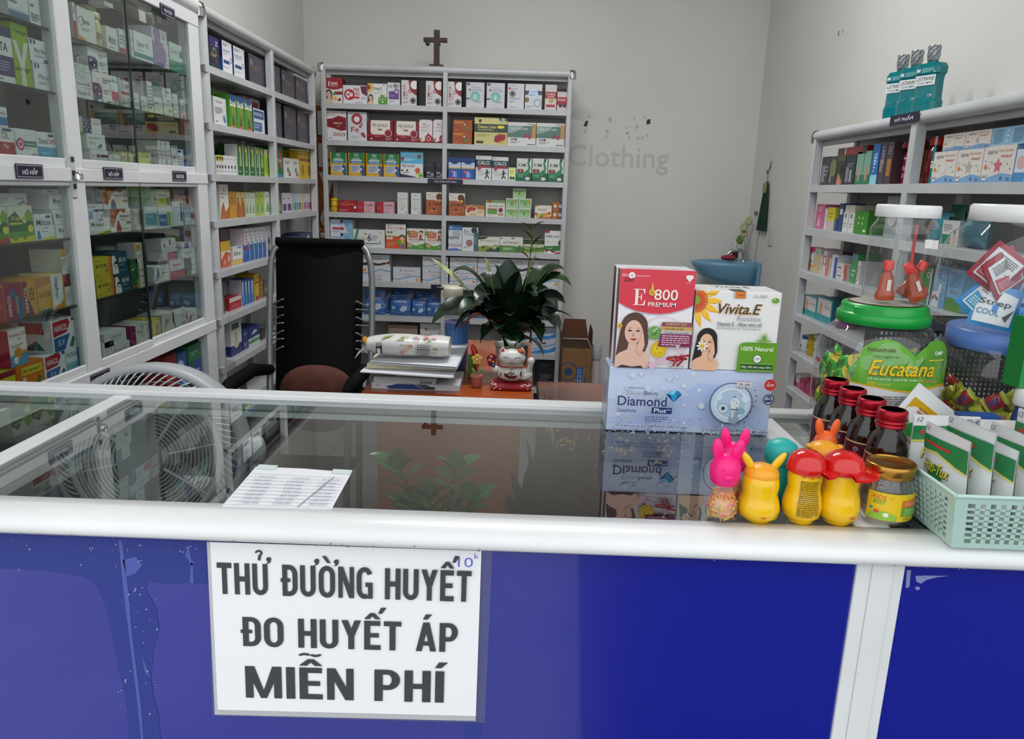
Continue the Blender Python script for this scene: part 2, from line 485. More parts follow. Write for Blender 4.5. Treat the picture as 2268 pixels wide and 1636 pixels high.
def pouch(mb, w, h, d, col, ds, seal=.08, rough=.35, bulge=True):
    """a soft filled bag standing on its lower edge, printed side to -Y"""
    nx, nz = 8, 10; m = M(col, rough)
    def Y(u, v, sgn):
        e = (math.sin(math.pi * u) ** .6) * (max(0.0, math.sin(math.pi * min(1, v / (1 - seal)) ** .8)) ** .6 if v < 1 - seal else 0)
        return sgn * (d / 2 * e + .0008)
    for sgn in (-1, 1):
        vs = [((i / nx - .5) * w, Y(i / nx, j / nz, sgn), j / nz * h) for j in range(nz + 1) for i in range(nx + 1)]
        fs = []
        for j in range(nz):
            for i in range(nx):
                a = j * (nx + 1) + i
                q = (a, a + 1, a + nx + 2, a + nx + 1)
                fs.append(q if sgn < 0 else q[::-1])
        mb.add(vs, fs, m, True)
    if ds: decal(mb, ds, lambda u, v, k: ((u - .5) * w, Y(min(max(u, 0), 1), min(max(v, 0), 1), -1) - k - .0012, v * h), w / h, 6, rough=rough)
# ================================================================== room shell
WALL = MN('wall_paint', 'd2d0ca', 'd9d7d1', (1.3, 1.3, 1.3), .75, 0, 5, spec=.25)
def wall(name, b, m):
    mb = MB(); mb.box(*b, m); o = struct(mb.build(name)); return o
wall_back = wall('wall_back', (-1.52, 1.58, 5.08, 5.2, 0, 3.3), WALL)
wall_left = wall('wall_left', (-1.53, -1.42, .45, 5.08, 0, 3.3), WALL)
wall_right = wall('wall_right', (1.475, 1.58, .45, 5.08, 0, 3.3), WALL)
wall('ceiling', (-1.53, 1.58, .45, 5.2, 3.3, 3.4), M('d6d6d2', .8))
TILE = bpy.data.materials.new('floor_tiles'); TILE.use_nodes = True
_t = TILE.node_tree; _b = _t.nodes['Principled BSDF']; _br = _t.nodes.new('ShaderNodeTexBrick'); _tc = _t.nodes.new('ShaderNodeTexCoord')
_br.offset = 0; _br.inputs['Scale'].default_value = 1; _br.inputs['Brick Width'].default_value = .5; _br.inputs['Row Height'].default_value = .5; _br.inputs['Mortar Size'].default_value = .004
_br.inputs['Color1'].default_value = lin('74726e'); _br.inputs['Color2'].default_value = lin('7a7874'); _br.inputs['Mortar'].default_value = lin('4a4846')
_t.links.new(_tc.outputs['Object'], _br.inputs[0]); _t.links.new(_br.outputs[0], _b.inputs['Base Color']); _b.inputs['Roughness'].default_value = .25
wall('floor', (-1.53, 1.58, .45, 5.2, -.1, 0), TILE)
wall('pavement', (-14, 14, -16, .45, -.12, -.01), MN('concrete', 'a3a29d', 'b9b7b1', (2, 2, 2), .85))
k_ = MB(); k_.loft([[(.16, .45, z), (.75, -9, z), (9, -9, z), (3.2, .45, z)] for z in (-.012, -.006)], MN('dark_strip', '1e1e20', '2c2c2e', (8, 8, 8), .9)); struct(k_.build('dark_reflection_strip'))  # unseen dark strip, added so the blue panel reflects darker on its right
# ghost of an older shop sign on the back wall: faded words and three scraps of black vinyl
mb = MB()
def wpt(px, py): p = at(px, py, 1, 5.079); return p[0], p[2]
def wall_text(s, p0, p1, col, bold=0, sh=0.0):
    (x0, z0), (x1, z1) = wpt(*p0), wpt(*p1)
    v, f = text_mesh(s, bold, sh)
    mb.add([(x0 + (x1 - x0) * a, 5.0785, z0 + (z1 - z0) * b) for a, b in v], f, M(col, .75, spec=.25))
wall_text('Clothing', (1256, 381), (1484, 326), 'c3c1ba', .006)
for q in ([(1297, 268), (1303, 267), (1300, 280), (1292, 279)], [(1432, 267), (1436, 264), (1441, 264), (1440, 274), (1432, 276)], [(1388, 291), (1392, 296), (1389, 297)]):
    mb.poly([(wpt(a, b)[0], 5.078, wpt(a, b)[1]) for a, b in reversed(q)], M('1a1a1b', .5))
rg = random.Random(3)
for cx_, cy_, rr in ((1296, 290, 8), (1305, 258, 6), (1352, 265, 9), (1345, 290, 8), (1343, 303, 6), (1388, 283, 5), (1394, 303, 5), (1405, 262, 5), (1413, 306, 6), (1423, 305, 6), (1433, 299, 6), (1428, 259, 5), (1411, 281, 9)):
    x, z = wpt(cx_, cy_); r = rr * .0028 * .55
    mb.poly([(x + r * rg.uniform(.6, 1.1) * math.cos(t * 1.047), 5.0785, z + r * rg.uniform(.8, 1.6) * math.sin(t * 1.047)) for t in range(6)], M('bbb9b1', .75, spec=.25))
o = mb.build('faded_lettering', wall_back); o['label'] = 'faded lettering with black vinyl scraps'
mb = MB()
for px, py, a, b in ((1857, 74, .005, .016), (1866, 70, .003, .010)):
    p = at(px, py, 0, 1.474); mb.poly([(1.4745, p[1] - a, p[2] - b), (1.4745, p[1] + a, p[2] - b * .3), (1.4745, p[1] + a * .4, p[2] + b), (1.4745, p[1] - a, p[2] + b * .5)], M('3a3a3a', .7))
mb.build('wall_scuff', wall_right)

# ================================================================== aluminium racks
def rack(name, label, U, c0, c1, levels, zt, depth, posts, pw=.032, bt=.036, round_near=None, back=True, backcol='b9b8b2', openside=False):
    """open shelving; local x runs along the front, y goes back"""
    mid = (c0 + c1) / 2; sg = -1 if U.k == 'R' else 1
    base = U.P(mid, 0)
    t = thing(name, label, 'shelf rack', base, U.rz)
    L = lambda c: sg * (c - mid)
    a, b = sorted((L(c0), L(c1)))
    for i, zl in enumerate(levels):
        m = MB(); m.box(a + .004, b - .004, .002, depth - .004, zl - bt, zl, ALU2, .003); m.box(a + .002, b - .002, -.001, .006, zl - bt, zl - .001, ALU3)
        m.build('shelf_board', t)
    m = MB()
    m.box(a, b, .004, depth, zt - .035, zt - .012, ALU2)
    m.tube([(a, .014, zt - .02), (b, .014, zt - .02)], .021, ALU3, 14)
    m.box(a + .01, b - .01, .03, .05, zt - .06, zt - .035, ALU2); m.box(a + .01, b - .01, depth - .03, depth - .01, zt - .075, zt - .035, ALU2)
    m.build('top_rail', t)
    for i, c in enumerate(posts):
        x = L(c)
        for yy, nm in ((0, 'post'), (depth - pw, 'rear_post')):
            m = MB()
            if round_near == i and yy == 0: m.lathe([(.031, 0), (.031, zt - .03)], ALU3, 18, (x, .03, 0))
            else: m.box(x - pw / 2, x + pw / 2, yy - (.003 if yy == 0 else 0), yy + pw, 0, zt - .03, ALU3, .004)
            m.build(nm, t)
    for x in (a, b):
        m = MB(); e = .02 if x == a else -.02
        m.lathe([(.0235, -.028), (.026, -.01), (.026, .004), (.02, .02), (.008, .025)], CHROME, 16, (x + e * .3, .016, zt - .02)); m.build('corner_cap', t)
    if back:
        m = MB(); m.box(a, b, depth - .004, depth + .002, .06, zt - .04, M(backcol, .5)); m.build('back_panel', t)
    return t

def plate(t, s, c, z, U, mid, w, h, rot=None, front=-.004, col='1c1b33'):
    sg = -1 if U.k == 'R' else 1; x = sg * (c - mid)
    m = MB(); m.box(x - w / 2, x + w / 2, front - .002, front, z - h / 2, z + h / 2, M(col, .4))
    decal(m, 'T.18 .28 .64 .5 e8e8ee %s' % s, lambda u, v, k: (x - w / 2 + u * w, front - .002 - k, z - h / 2 + v * h), w / h)
    m.build('label_plate', t)

UB = Unit('B', 4.784, 'rack end')
UL = Unit('L', -1.247, 'cabinet end')
UC = Unit('L', -1.236, 'street end', True)
UR = Unit('R', 1.291, 'sink end')
UBs, ULs, UCs, URs = Unit('B', 4.75, ''), Unit('L', -1.21, ''), Unit('L', -1.21, ''), Unit('R', 1.25, '')
ZB = [1.888, 1.676, 1.47, 1.249, 1.035, .825, .608, .393, .168]
ZL = [1.84, 1.632, 1.441, 1.262, 1.063, .872, .672, .47, .27]
ZR = [1.479, 1.295, 1.106, .91, .738, .571, .40]
UB.roof = sorted([z - .038 for z in ZB] + [2.037]); UL.roof = sorted([z - .036 for z in ZL] + [1.975]); UR.roof = sorted([z - .036 for z in ZR] + [1.63])
UC.lim = [(1.24, 2.052), (2.131, 2.858)]
UC.roof = sorted([1.94, 1.774, 1.6205, 1.385, 1.248, 1.0655, .83])
back_shelf = rack('wall_shelf', 'tall white aluminium shelf of medicine boxes along the back wall', UBs, -1.238, .262, ZB, 2.112, .27, [-1.222, -.494, .246], .028, .031)
plate(back_shelf, 'THỰC PHẨM CHỨC NĂNG', -.487, 1.452, UBs, -.488, .215, .03)
plate(back_shelf, 'THIẾT BỊ Y TẾ', -.47, .806, UBs, -.488, .2, .03)
open_rack = rack('open_rack', 'white aluminium rack with open tiers between glass cabinet and back corner', ULs, 2.99, 4.525, ZL, 2.05, .185, [3.025, 3.782, 4.505], .032, .028, 0)
cosm_rack = rack('cosmetics_rack', 'low white aluminium rack of toiletries topped by mouthwash bottles', URs, 3.47, 1.1, ZR, 1.705, .215, [3.45, 2.58, 1.12], .036, .030, backcol='9a9993')
p0 = at(1975, 268, 0, 1.245); p1 = at(2040, 250, 0, 1.245)
plate(cosm_rack, 'MỸ PHẨM', (p0[1] + p1[1]) / 2, 1.687, URs, (3.47 + 1.1) / 2, abs(p0[1] - p1[1]), .032, front=-.009)

# ================================================================== glass-door cabinet on the near left
GC0, GC1 = 1.12, 2.95
cab = thing('glass_cabinet', 'white aluminium medicine cabinet with sliding glass doors beside the fan', 'cabinet', (-1.21, (GC0 + GC1) / 2, 0), math.pi / 2)
gm = (GC0 + GC1) / 2
def cbox(name, y0, y1, z0, z1, m, b0=0.0, b1=.02, c=.002):
    k = MB(); k.box(y0 - gm, y1 - gm, b0, b1, z0, z1, m, c); return k.build(name, cab)
CY0, CYP0, CYP1, CYE = 1.30, 2.058, 2.125, 2.865
for y0, y1 in ((GC0, 1.22), (CYP0, CYP1), (CYE, GC1)): cbox('post', y0, y1, 0, 1.975, ALU, 0, .04)
cbox('top_rail', GC0, GC1, 1.955, 2.0, ALU, -.002, .05)
k = MB(); k.tube([(GC0 - gm, .02, 2.03), (GC1 - gm - .01, .02, 2.03)], [.034, .034], ALU, 16); k.box(GC0 - gm, GC1 - gm - .01, .02, .185, 2.0, 2.05, ALU2); k.build('cornice', cab)
cbox('middle_rail', GC0, GC1, 1.402, 1.438, ALU, -.003, .18)
cbox('lower_rail', GC0, GC1, .838, .878, ALU, -.003, .18)
cbox('plinth', GC0, GC1, 0, .25, ALU, 0, .18)
cbox('back_panel', GC0, GC1, .25, 1.96, M('6c6b66', .5), .178, .184, 0)
cbox('end_panel', GC1 - .006, GC1, .25, 1.96, ALU2, .03, .178, 0)
EDGE = M('26342f', .2)
for z in (1.780, 1.6265, 1.254, 1.0715, .664):
    for y0, y1 in ((1.222, 2.056), (2.127, 2.863)):
        k = MB(); k.box(y0 - gm, y1 - gm, .018, .172, z - .006, z, GLASS); k.box(y0 - gm, y1 - gm, .0165, .018, z - .006, z, EDGE)
        k.build('glass_shelf', cab)
def door(y0, y1, z0, z1, b, edge):
    k = MB(); k.box(y0 - gm, y1 - gm, b, b + .004, z0 + .02, z1, GLASS)
    d = k.build('glass_door', cab)
    f = MB(); f.box(y0 - gm, y1 - gm, b - .004, b + .008, z0, z0 + .024, ALU, .002)
    if edge: f.box(y1 - gm - .004, y1 - gm, b - .002, b + .006, z0 + .02, z1, EDGE)
    f.build('door_frame', d)
for z0, z1 in ((1.438, 1.955), (.878, 1.402)):
    door(1.222, 1.64, z0, z1, .002, False); door(1.62, 2.056, z0, z1, .010, False)
    door(2.127, 2.43, z0, z1, .002, True); door(2.425, 2.863, z0, z1, .010, False)
for y0, y1 in ((1.222, 2.056), (2.127, 2.863)):
    for z1 in (1.402,): cbox('door_track', y0, y1, z1 - .012, z1, ALU2, .0, .016)
def cplate(s, pa, pb):
    a = at(*pa, 0, -1.206); b = at(*pb, 0, -1.206)
    w = abs(b[1] - a[1]); h = .034; z = (a[2] + b[2]) / 2; x = (a[1] + b[1]) / 2 - gm
    k = MB(); k.box(x - w / 2, x + w / 2, -.006, -.004, z - h / 2, z + h / 2, M('1c1b33', .4))
    decal(k, 'r.03 .08 .94 .84 c9c9d4;r.04 .12 .92 .76 1c1b33;T.22 .26 .56 .5 e8e8ee %s' % s, lambda u, v, q: (x - w / 2 + u * w, -.006 - q, z - h / 2 + v * h), w / h)
    k.build('label_plate', cab)
cplate('HÔ HẤP', (34, 379), (94, 379)); cplate('HÔ HẤP', (229, 384), (271, 384)); cplate('KHÁNG SINH', (382, 389), (412, 390))
cplate('TIM MẠCH - TIỂU ĐƯỜNG', (355, 20), (386, 31)); cplate('DÙNG NGOÀI', (201, 842), (243, 829))
# padlock plate between the bays
k = MB(); x = at(168, 378, 0, -1.2)[1] - gm
k.box(x - .012, x + .012, -.003, 0, 1.36, 1.47, M('c9cac8', .3), .002)
for z in (1.46, 1.425, 1.39): k.box(x - .007, x + .007, -.005, -.003, z - .006, z + .006, M('2a2a30', .4), .001)
k.lathe([(.012, -.001), (.012, .012), (.006, .018)], CHROME, 14, (x + .006, -.012, 1.41)); k.build('door_lock', cab)

# orange poster on the back wall, in the gap between the racks
k = MB(); k.box(-1.405, -1.05, 5.068, 5.074, .9, 1.90, M('a35a1f', .5))
for s, z in (('D', 1.72), ('B', 1.52), ('V', 1.34), ('C', 1.12), ('T', .95)):
    v, f = text_mesh(s, .03); w = .11; h = .15
    k.add([(-1.345 + w * 1.12 * a - .006, 5.0678, z + h * 1.1 * b - .008) for a, b in v], f, M('4a2012', .5))
    k.add([(-1.345 + w * a, 5.0674, z + h * b) for a, b in v], f, M('efe9e2', .5))
tag(k.build('poster'), 'orange brown poster with white letters in the corner gap between racks', 'poster')

# ================================================================== sales counter
GZ = 1.0645
ctr = thing('sales_counter', 'white framed glass-top sales counter with blue front panels', 'counter', (0, 1.0, 0))
def kbox(name, x0, x1, y0, y1, z0, z1, m, c=.0015, par=None):
    k = MB(); k.box(x0, x1, y0 - 1, y1 - 1, z0, z1, m, c); return k.build(name, par or ctr)
XL, XR = -1.19, 1.24
BLUE = MN('blue_laminate', '0c1684', '111d96', (.9, .9, .9), .24, 0, 2, spec=.7, coat=.8)

fp = kbox('front_panel', XL, .376, .757, .763, .06, 1.05, BLUE, 0)
kbox('front_panel', .424, XR, .757, .763, .06, 1.05, BLUE, 0)
for x0, x1, y in ((.374, .390, .753), (.390, .413, .751), (.413, .4255, .753)): kbox('front_post', x0, x1, y, .775, .04, 1.05, ALU, .0008)
kbox('kick_plate', XL, XR, .765, .775, 0, .06, ALU2, 0)
# rounded front rail
pr = [(.757, 1.042), (.743, 1.0425), (.7395, 1.0455), (.7385, 1.051), (.7405, 1.0565), (.745, 1.0605), (.752, 1.0635), (.761, 1.0652), (.772, 1.0656), (.790, 1.0650), (.790, 1.05), (.768, 1.044)]
k = MB(); vs = [(x, y - 1, z) for x in (XL, XR) for y, z in pr]; n = len(pr)
k.add(vs, [(i, i + 1, n + i + 1, n + i) for i in range(n - 1)] + [(n - 1, 0, n, 2 * n - 1)], ALU, True)
k.add([(XL, y - 1, z) for y, z in pr], [tuple(range(n))], ALU); k.add([(XR, y - 1, z) for y, z in pr], [tuple(reversed(range(n)))], ALU)
rail = k.build('front_rail', ctr)
k = MB(); rg = random.Random(5)
for i in range(46):
    x = rg.choice([rg.gauss(-.18, .1), rg.uniform(-.6, .5)]); z = 1.0435 + abs(rg.gauss(0, .0012)); s = rg.uniform(.0004, .0013)
    k.poly([(x - s, -.2616, z), (x + s, -.2616, z - s * .5), (x + s * .7, -.2616, z + s * rg.uniform(.5, 2))], M('6e675c', .7))
k.build('paint_chips', rail)
# rear sliding-door rail, stepped
rr = kbox('rear_rail', XL, XR, 1.212, 1.246, 1.058, 1.0725, ALU, .002)
kbox('door_track', XL, XR, 1.208, 1.214, 1.048, 1.0655, ALU2, 0); kbox('door_track', XL, XR, 1.216, 1.243, 1.036, 1.057, ALU2, .001); kbox('door_track', XL, XR, 1.206, 1.212, 1.036, 1.044, ALU, 0)
for x0, x1 in ((-.674, -.644), (.384, .424)):
    kbox('cross_rail', x0, x1, .788, 1.212, 1.034, 1.0646, ALU, .0015)
for x0, x1 in ((XL, -.672), (-.646, .386), (.422, XR)):
    kbox('glass_top', x0, x1, .786, 1.207, 1.0585, 1.0642, GLASSTOP, 0)
for x0, x1 in ((-.676, -.622), (.386, .424), (XL, -1.16), (1.2, XR)):
    kbox('leg_post', x0, x1, 1.2, 1.236, 0, 1.036, ALU2, .002)
for x0, x1 in ((-.668, -.63), (.39, .42), (1.2, XR)): kbox('leg_post', x0, x1, .765, .79, 0, 1.04, ALU2, .002)
# old tape and film residue on the blue panel
def panel_pt(px, py, y=.7566): p = at(px, py, 1, y); return (p[0], y - 1, p[2])
RES = M('2f3b86', .55, spec=.3); RES2 = M('4f5aa6', .5, spec=.35)
k = MB()
for i, q in enumerate(([(0, 1183), (463, 1199), (466, 1292), (360, 1292), (330, 1288), (322, 1305), (345, 1345), (353, 1390), (340, 1440), (334, 1500), (340, 1540), (352, 1590), (356, 1640), (284, 1640), (284, 1600), (278, 1545), (262, 1480), (248, 1410), (236, 1350), (215, 1300), (190, 1278), (120, 1266), (0, 1258)],
                       [(1026, 1592), (1068, 1592), (1068, 1640), (1032, 1640)])):
    k.poly([panel_pt(a, b) for a, b in reversed(q)], RES)
    if i == 0: k.build('film_residue', fp); k = MB()
k.build('film_residue', fp); k = MB()
for q in ([(262, 1196), (270, 1196), (282, 1290), (292, 1400), (312, 1560), (318, 1640), (313, 1640), (300, 1520), (276, 1330)], [(272, 1240), (300, 1232), (315, 1250), (300, 1270), (280, 1276)], [(410, 1228), (418, 1206), (424, 1240), (432, 1245), (424, 1252)], [(420, 1290), (423, 1245), (427, 1246), (429, 1291)], [(312, 1440), (318, 1460), (333, 1500), (322, 1490)]):
    k.poly([panel_pt(a, b, .7563) for a, b in reversed(q)], RES2)
for i in range(60):
    a, b = rg.choice([(rg.uniform(0, 460), rg.uniform(1186, 1262)), (rg.uniform(260, 350), rg.uniform(1290, 1600))]); s = rg.uniform(.8, 3.0)
    k.poly([panel_pt(a, b + s, .756), panel_pt(a + s * 2, b, .756), panel_pt(a + s, b - s, .756)], M('9aa0c8', .6))
k.build('film_crease', fp); k = MB()
for q in ([(2027, 1275), (2050, 1274), (2104, 1275), (2075, 1278), (2052, 1284), (2040, 1292), (2030, 1288)], [(2008, 1262), (2018, 1262), (2014, 1300), (2006, 1302)], [(2026, 1300), (2034, 1298), (2039, 1304), (2030, 1307)]):
    k.poly([panel_pt(a, b) for a, b in reversed(q)], M('7f86b4', .5))
k.build('tape_residue', fp)


# heavy sans capitals drawn from strokes for the notice lettering
def _rect(x0, y0, x1, y1): return [[(x0, y0), (x1, y0), (x1, y1), (x0, y1)]]
def _ring(cx, cy, rx, ry, t, s, a0, a1, n=14):
    o = []
    for i in range(n):
        p, q = math.radians(a0 + (a1 - a0) * i / n), math.radians(a0 + (a1 - a0) * (i + 1) / n)
        o.append([(cx + (rx - t) * math.cos(p), cy + (ry - s) * math.sin(p)), (cx + rx * math.cos(p), cy + ry * math.sin(p)), (cx + rx * math.cos(q), cy + ry * math.sin(q)), (cx + (rx - t) * math.cos(q), cy + (ry - s) * math.sin(q))])
    return o
def _glyph(c):
    t, s = .17, .165
    if c == 'T': return .50, _rect(0, 1 - s, .5, 1) + _rect(.165, 0, .335, 1 - s)
    if c == 'H': return .53, _rect(0, 0, t, 1) + _rect(.36, 0, .53, 1) + _rect(t, .42, .36, .58)
    if c == 'U': return .53, _rect(0, .27, t, 1) + _rect(.36, .27, .53, 1) + _ring(.265, .27, .265, .27, t, .15, 180, 360)
    if c == 'Đ': return .58, _rect(.06, 0, .06 + t, 1) + _rect(.2, 1 - .15, .3, 1) + _rect(.2, 0, .3, .15) + _ring(.3, .7, .28, .3, t, .15, 0, 90, 7) + _ring(.3, .3, .28, .3, t, .15, 270, 360, 7) + _rect(.41, .3, .58, .7) + _rect(0, .45, .33, .57)
    if c == 'O': return .56, _ring(.28, .7, .28, .31, t, .15, 0, 180) + _ring(.28, .3, .28, .31, t, .15, 180, 360) + _rect(0, .3, t, .7) + _rect(.39, .3, .56, .7)
    if c == 'N': return .54, _rect(0, 0, t - .02, 1) + _rect(.39, 0, .54, 1) + [[(.0, 1), (.17, 1), (.54, 0), (.37, 0)]]
    if c == 'G': return .55, _ring(.275, .7, .275, .31, t, .15, 20, 180) + _ring(.275, .3, .275, .31, t, .15, 180, 300) + _rect(0, .3, t, .7) + _rect(.3, .38, .55, .52) + _rect(.39, 0, .55, .42)
    if c == 'Y': return .56, _rect(.195, 0, .365, .46) + [[(0, 1), (.185, 1), (.365, .44), (.195, .44)], [(.56, 1), (.375, 1), (.195, .44), (.365, .44)]]
    if c == 'E': return .47, _rect(0, 0, t, 1) + _rect(t, 0, .47, s) + _rect(t, 1 - s, .46, 1) + _rect(t, .43, .42, .58)
    if c == 'A': return .58, [[(0, 0), (.17, 0), (.36, 1), (.2, 1)], [(.58, 0), (.41, 0), (.22, 1), (.38, 1)]] + _rect(.13, .2, .45, .34)
    if c == 'P': return .52, _rect(0, 0, t, 1) + _rect(t, 1 - .15, .28, 1) + _rect(t, .36, .28, .51) + _ring(.27, .68, .25, .32, t, .15, -90, 90)
    if c == 'M': return .74, _rect(0, 0, t - .01, 1) + _rect(.58, 0, .74, 1) + [[(0, 1), (.19, 1), (.43, 0), (.31, 0)], [(.74, 1), (.55, 1), (.31, 0), (.43, 0)]]
    if c == 'I': return .18, _rect(0, 0, .18, 1)
    return .24, []
def _mark(m, w):
    c = w / 2; k = []
    for q in m:
        if q == '^': k += [[(c - .24, 1.06), (c - .08, 1.06), (c + .0, 1.16), (c + .0, 1.27), (c - .06, 1.27)], [(c + .24, 1.06), (c + .08, 1.06), (c + .0, 1.16), (c + .0, 1.27), (c + .06, 1.27)]]
        if q == 'r': k += [[(c + .16, 1.25), (c + .27, 1.25), (c + .4, 1.46), (c + .24, 1.46)]]
        if q == '/': k += [[(c - .1, 1.1), (c + .03, 1.1), (c + .16, 1.28), (c - .02, 1.28)]]
        if q == '`': k += [[(c + .02, 1.1), (c + .14, 1.1), (c - .02, 1.32), (c - .16, 1.32)]]
        if q == '?': k += _ring(c - .02, 1.34, .13, .1, .075, .06, -60, 180, 10) + [[(c - .06, 1.12), (c + .03, 1.1), (c + .06, 1.26), (c - .03, 1.3)]]
        if q == '~': k += _ring(c - .12, 1.36, .13, .1, .07, .07, 20, 170, 8) + _ring(c + .1, 1.44, .13, .1, .07, .07, 200, 350, 8)
        if q == ',': k += [[(w - .04, 1.0), (w + .09, 1.04), (w + .12, 1.1), (w + .14, 1.18), (w + .08, 1.23), (w - .02, 1.2), (w - .04, 1.12), (w + .02, 1.08)]]
    return k
def notice_line(items, gap=.09):
    x = 0; P = []
    for c, m in items:
        w, g = _glyph(c)
        P += [[(a + x, b) for a, b in q] for q in g + _mark(m, w)]
        x += w + gap + (.02 if ',' in m else 0)
    lo = [min(p[i] for q in P for p in q) for i in (0, 1)]; hi = [max(p[i] for q in P for p in q) for i in (0, 1)]
    return [[((a - lo[0]) / (hi[0] - lo[0]), (b - lo[1]) / (hi[1] - lo[1])) for a, b in q] for q in P]

# laminated notice
def spt(px, py): p = at(px, py, 1, .7545); return np.array((p[0], p[2]))
A, B, C, D = spt(466, 1198.6), spt(1066.5, 1218.6), spt(1054, 1584), spt(483, 1570)
sign = thing('notice_sheet', 'laminated white notice with bold black lettering stuck on the blue counter front', 'sign', (-.18, .7545, .93))
def SF(u, v, k):
    p = (D * (1 - u) + C * u) * (1 - v) + (A * (1 - u) + B * u) * v
    return (p[0] + .18, -.0012 - k, p[1] - .93 + .0)
k = MB(); rg = random.Random(9)
pl = [SF(-.022, -.04, -.0008), SF(1.035, -.045, -.0008), SF(1.04, 1.0, -.0008), SF(-.01, 1.005, -.0008)]
k.loft([[(p[0], p[1] + .0016, p[2]) for p in pl], pl], CLEAR, True)
k.build('plastic_sleeve', sign)
k = MB(); k.poly([SF(0, 0, 0), SF(1, 0, 0), SF(1, 1, 0), SF(0, 1, 0)], M('eeeef0', .35))
decal(k, 'r-.012 -.03 .012 1.03 b9bac0;r0 -.03 1 .03 b4b5b8;t.915 .905 .055 .055 6f70c8 10;t.975 .955 .015 .03 6f70c8 k', SF, 297 / 210, res=6)
def Wd(s): return [(c[0], c[1:]) for c in s.split()]
for (x, y, w, h), it in (((.022, .705, .945, .265), Wd('T H U,? - Đ U, O,` N G - H U Y E^r T')), ((.102, .40, .82, .255), Wd('Đ O - H U Y E^r T - A/ P')), ((.113, .085, .775, .285), Wd('M I E^~ N - P H I/'))):
    for iq, q in enumerate(notice_line(it)):
        pts = [(x + w * a, y + h * b) for a, b in q]
        if sum(pts[i - 1][0] * pts[i][1] - pts[i][0] * pts[i - 1][1] for i in range(len(pts))) < 0: pts.reverse()
        k.poly([SF(u, v, .0009 + 6e-6 * iq) for u, v in pts], M('3b3b3d', .4))
k.build('paper', sign)
# ================================================================== goods on the back shelf

E800 = 'p9e1a2a 0 1 0 .62 .25 .56 .5 .54 .75 .56 1 .62 1 1;T.2 .68 .14 .18 f5e8dc E;T.38 .72 .36 .12 f5e8dc 800;t.38 .65 .36 .04 f5e8dc PREMIUM;f.0 0 .55 3c2420 e0b9a6 5a2030;r.58 .36 .42 .13 8a2040;r.58 .45 .42 .04 c9985a;c.53 .38 .06 5f8f4a;c.58 .2 .08 e8c832;c.85 .16 .05 a01828;c.78 .13 .04 b01a2c'
MAXU = 'p c8283c .06 .5;o.26 .5 .3 c8283c .1;r.26 .6 .16 .14 c8283c;r.26 .26 .16 .14 c8283c;r.16 .46 .12 .08 c8283c;T.44 .68 .24 .18 c8283c max;T.44 .45 .24 .18 c8283c 500;r.44 .3 .24 .1 c8283c;p6a2a3a .72 .95 .78 .6 .9 .5 1 .45 1 .98;l.5 .06 .46 .05 1 444444;l.76 .26 .2 .12 2 8877aa'
MAXU = MAXU.split(';', 1)[1]
VIV = 'w.02 .82 .34 f0a818 7a4a20 14;T.28 .70 .46 .13 3a322c Vivita.E;t.5 .6 .28 .07 aaaaaa Rostex;l.3 .52 .5 .04 1 555555;f0 0 .5 2a201c e8bfa0 0;p5a9e20 .56 0 1 0 1 .37 .62 .37 .56 .3;t.6 .24 .34 .05 ffffff 100%_Natural;c.78 .14 .04 f4f4f4;c.86 .93 .03 3f8f3a;p6a9a30 .66 .42 .78 .54 .79 .42 .9 .5 .88 .4 .7 .4'.replace('100%_', '100% ')
OMEGA = 'p8c2430 .46 1 .56 .62 .74 .5 1 .40 1 1;c.86 .82 .17 f0ece8;o.55 .58 .07 c02a38 .03;V.1 .25 .16 .58 c02030 OMEGA;V.3 .24 .12 .3 4a5a9a 3.6.9;c.76 .2 .13 8a8480;c.76 .2 .07 26262c;l.08 .08 .4 .1 2 777777'
MOON = 'r.04 .88 .16 .1 555560;T.25 .76 .5 .08 9aa0a8 Night;T.14 .66 .72 .1 8a8c92 Moon Vita;c.5 .44 .2 6fb5ae;c.5 .42 .14 8ccac2;p e4e4e8 .45 .36 .5 .56 .55 .36;r0 .33 .2 .06 6a5060;l.55 .2 .36 .08 2 9a8a60;c.5 .06 .12 c8c4c0 .5'.replace('p e4', 'pe4')
EYE = 'l.08 .9 .6 .05 1 888888;c.12 .8 .05 c03030;t.2 .78 .4 .05 b04848 SWISS;c.3 .6 .14 9a8c88;c.3 .6 .08 42607a;c.3 .6 .04 20242c;T.1 .38 .66 .07 8a86b8 STARLIGHT;l.1 .25 .4 .08 2 8888aa;l.1 .05 .7 .06 1 999999'
SANG = 'r0 .58 1 .16 4a4458;c.48 .62 .2 d0e4ee;T.26 .66 .44 .09 3aa8d8 SÁNG;T.28 .54 .38 .09 3aa8d8 MẮT;c.1 .38 .1 8a6a3a;c.74 .26 .17 a8b4c0;c.74 .26 .1 d8dce2;l.1 .06 .4 .1 2 888888'
FEMI = 'r0 .46 1 .26 a02430;T.08 .59 .84 .08 f0e4da POMEGA;T.2 .5 .6 .07 f0e4da KIDNE;p a02430 .55 .78 .8 .9 .9 .98 .7 .85;c.55 .38 .1 c8a860;r.1 .12 .8 .1 b83040'.replace('p a0', 'pa0')
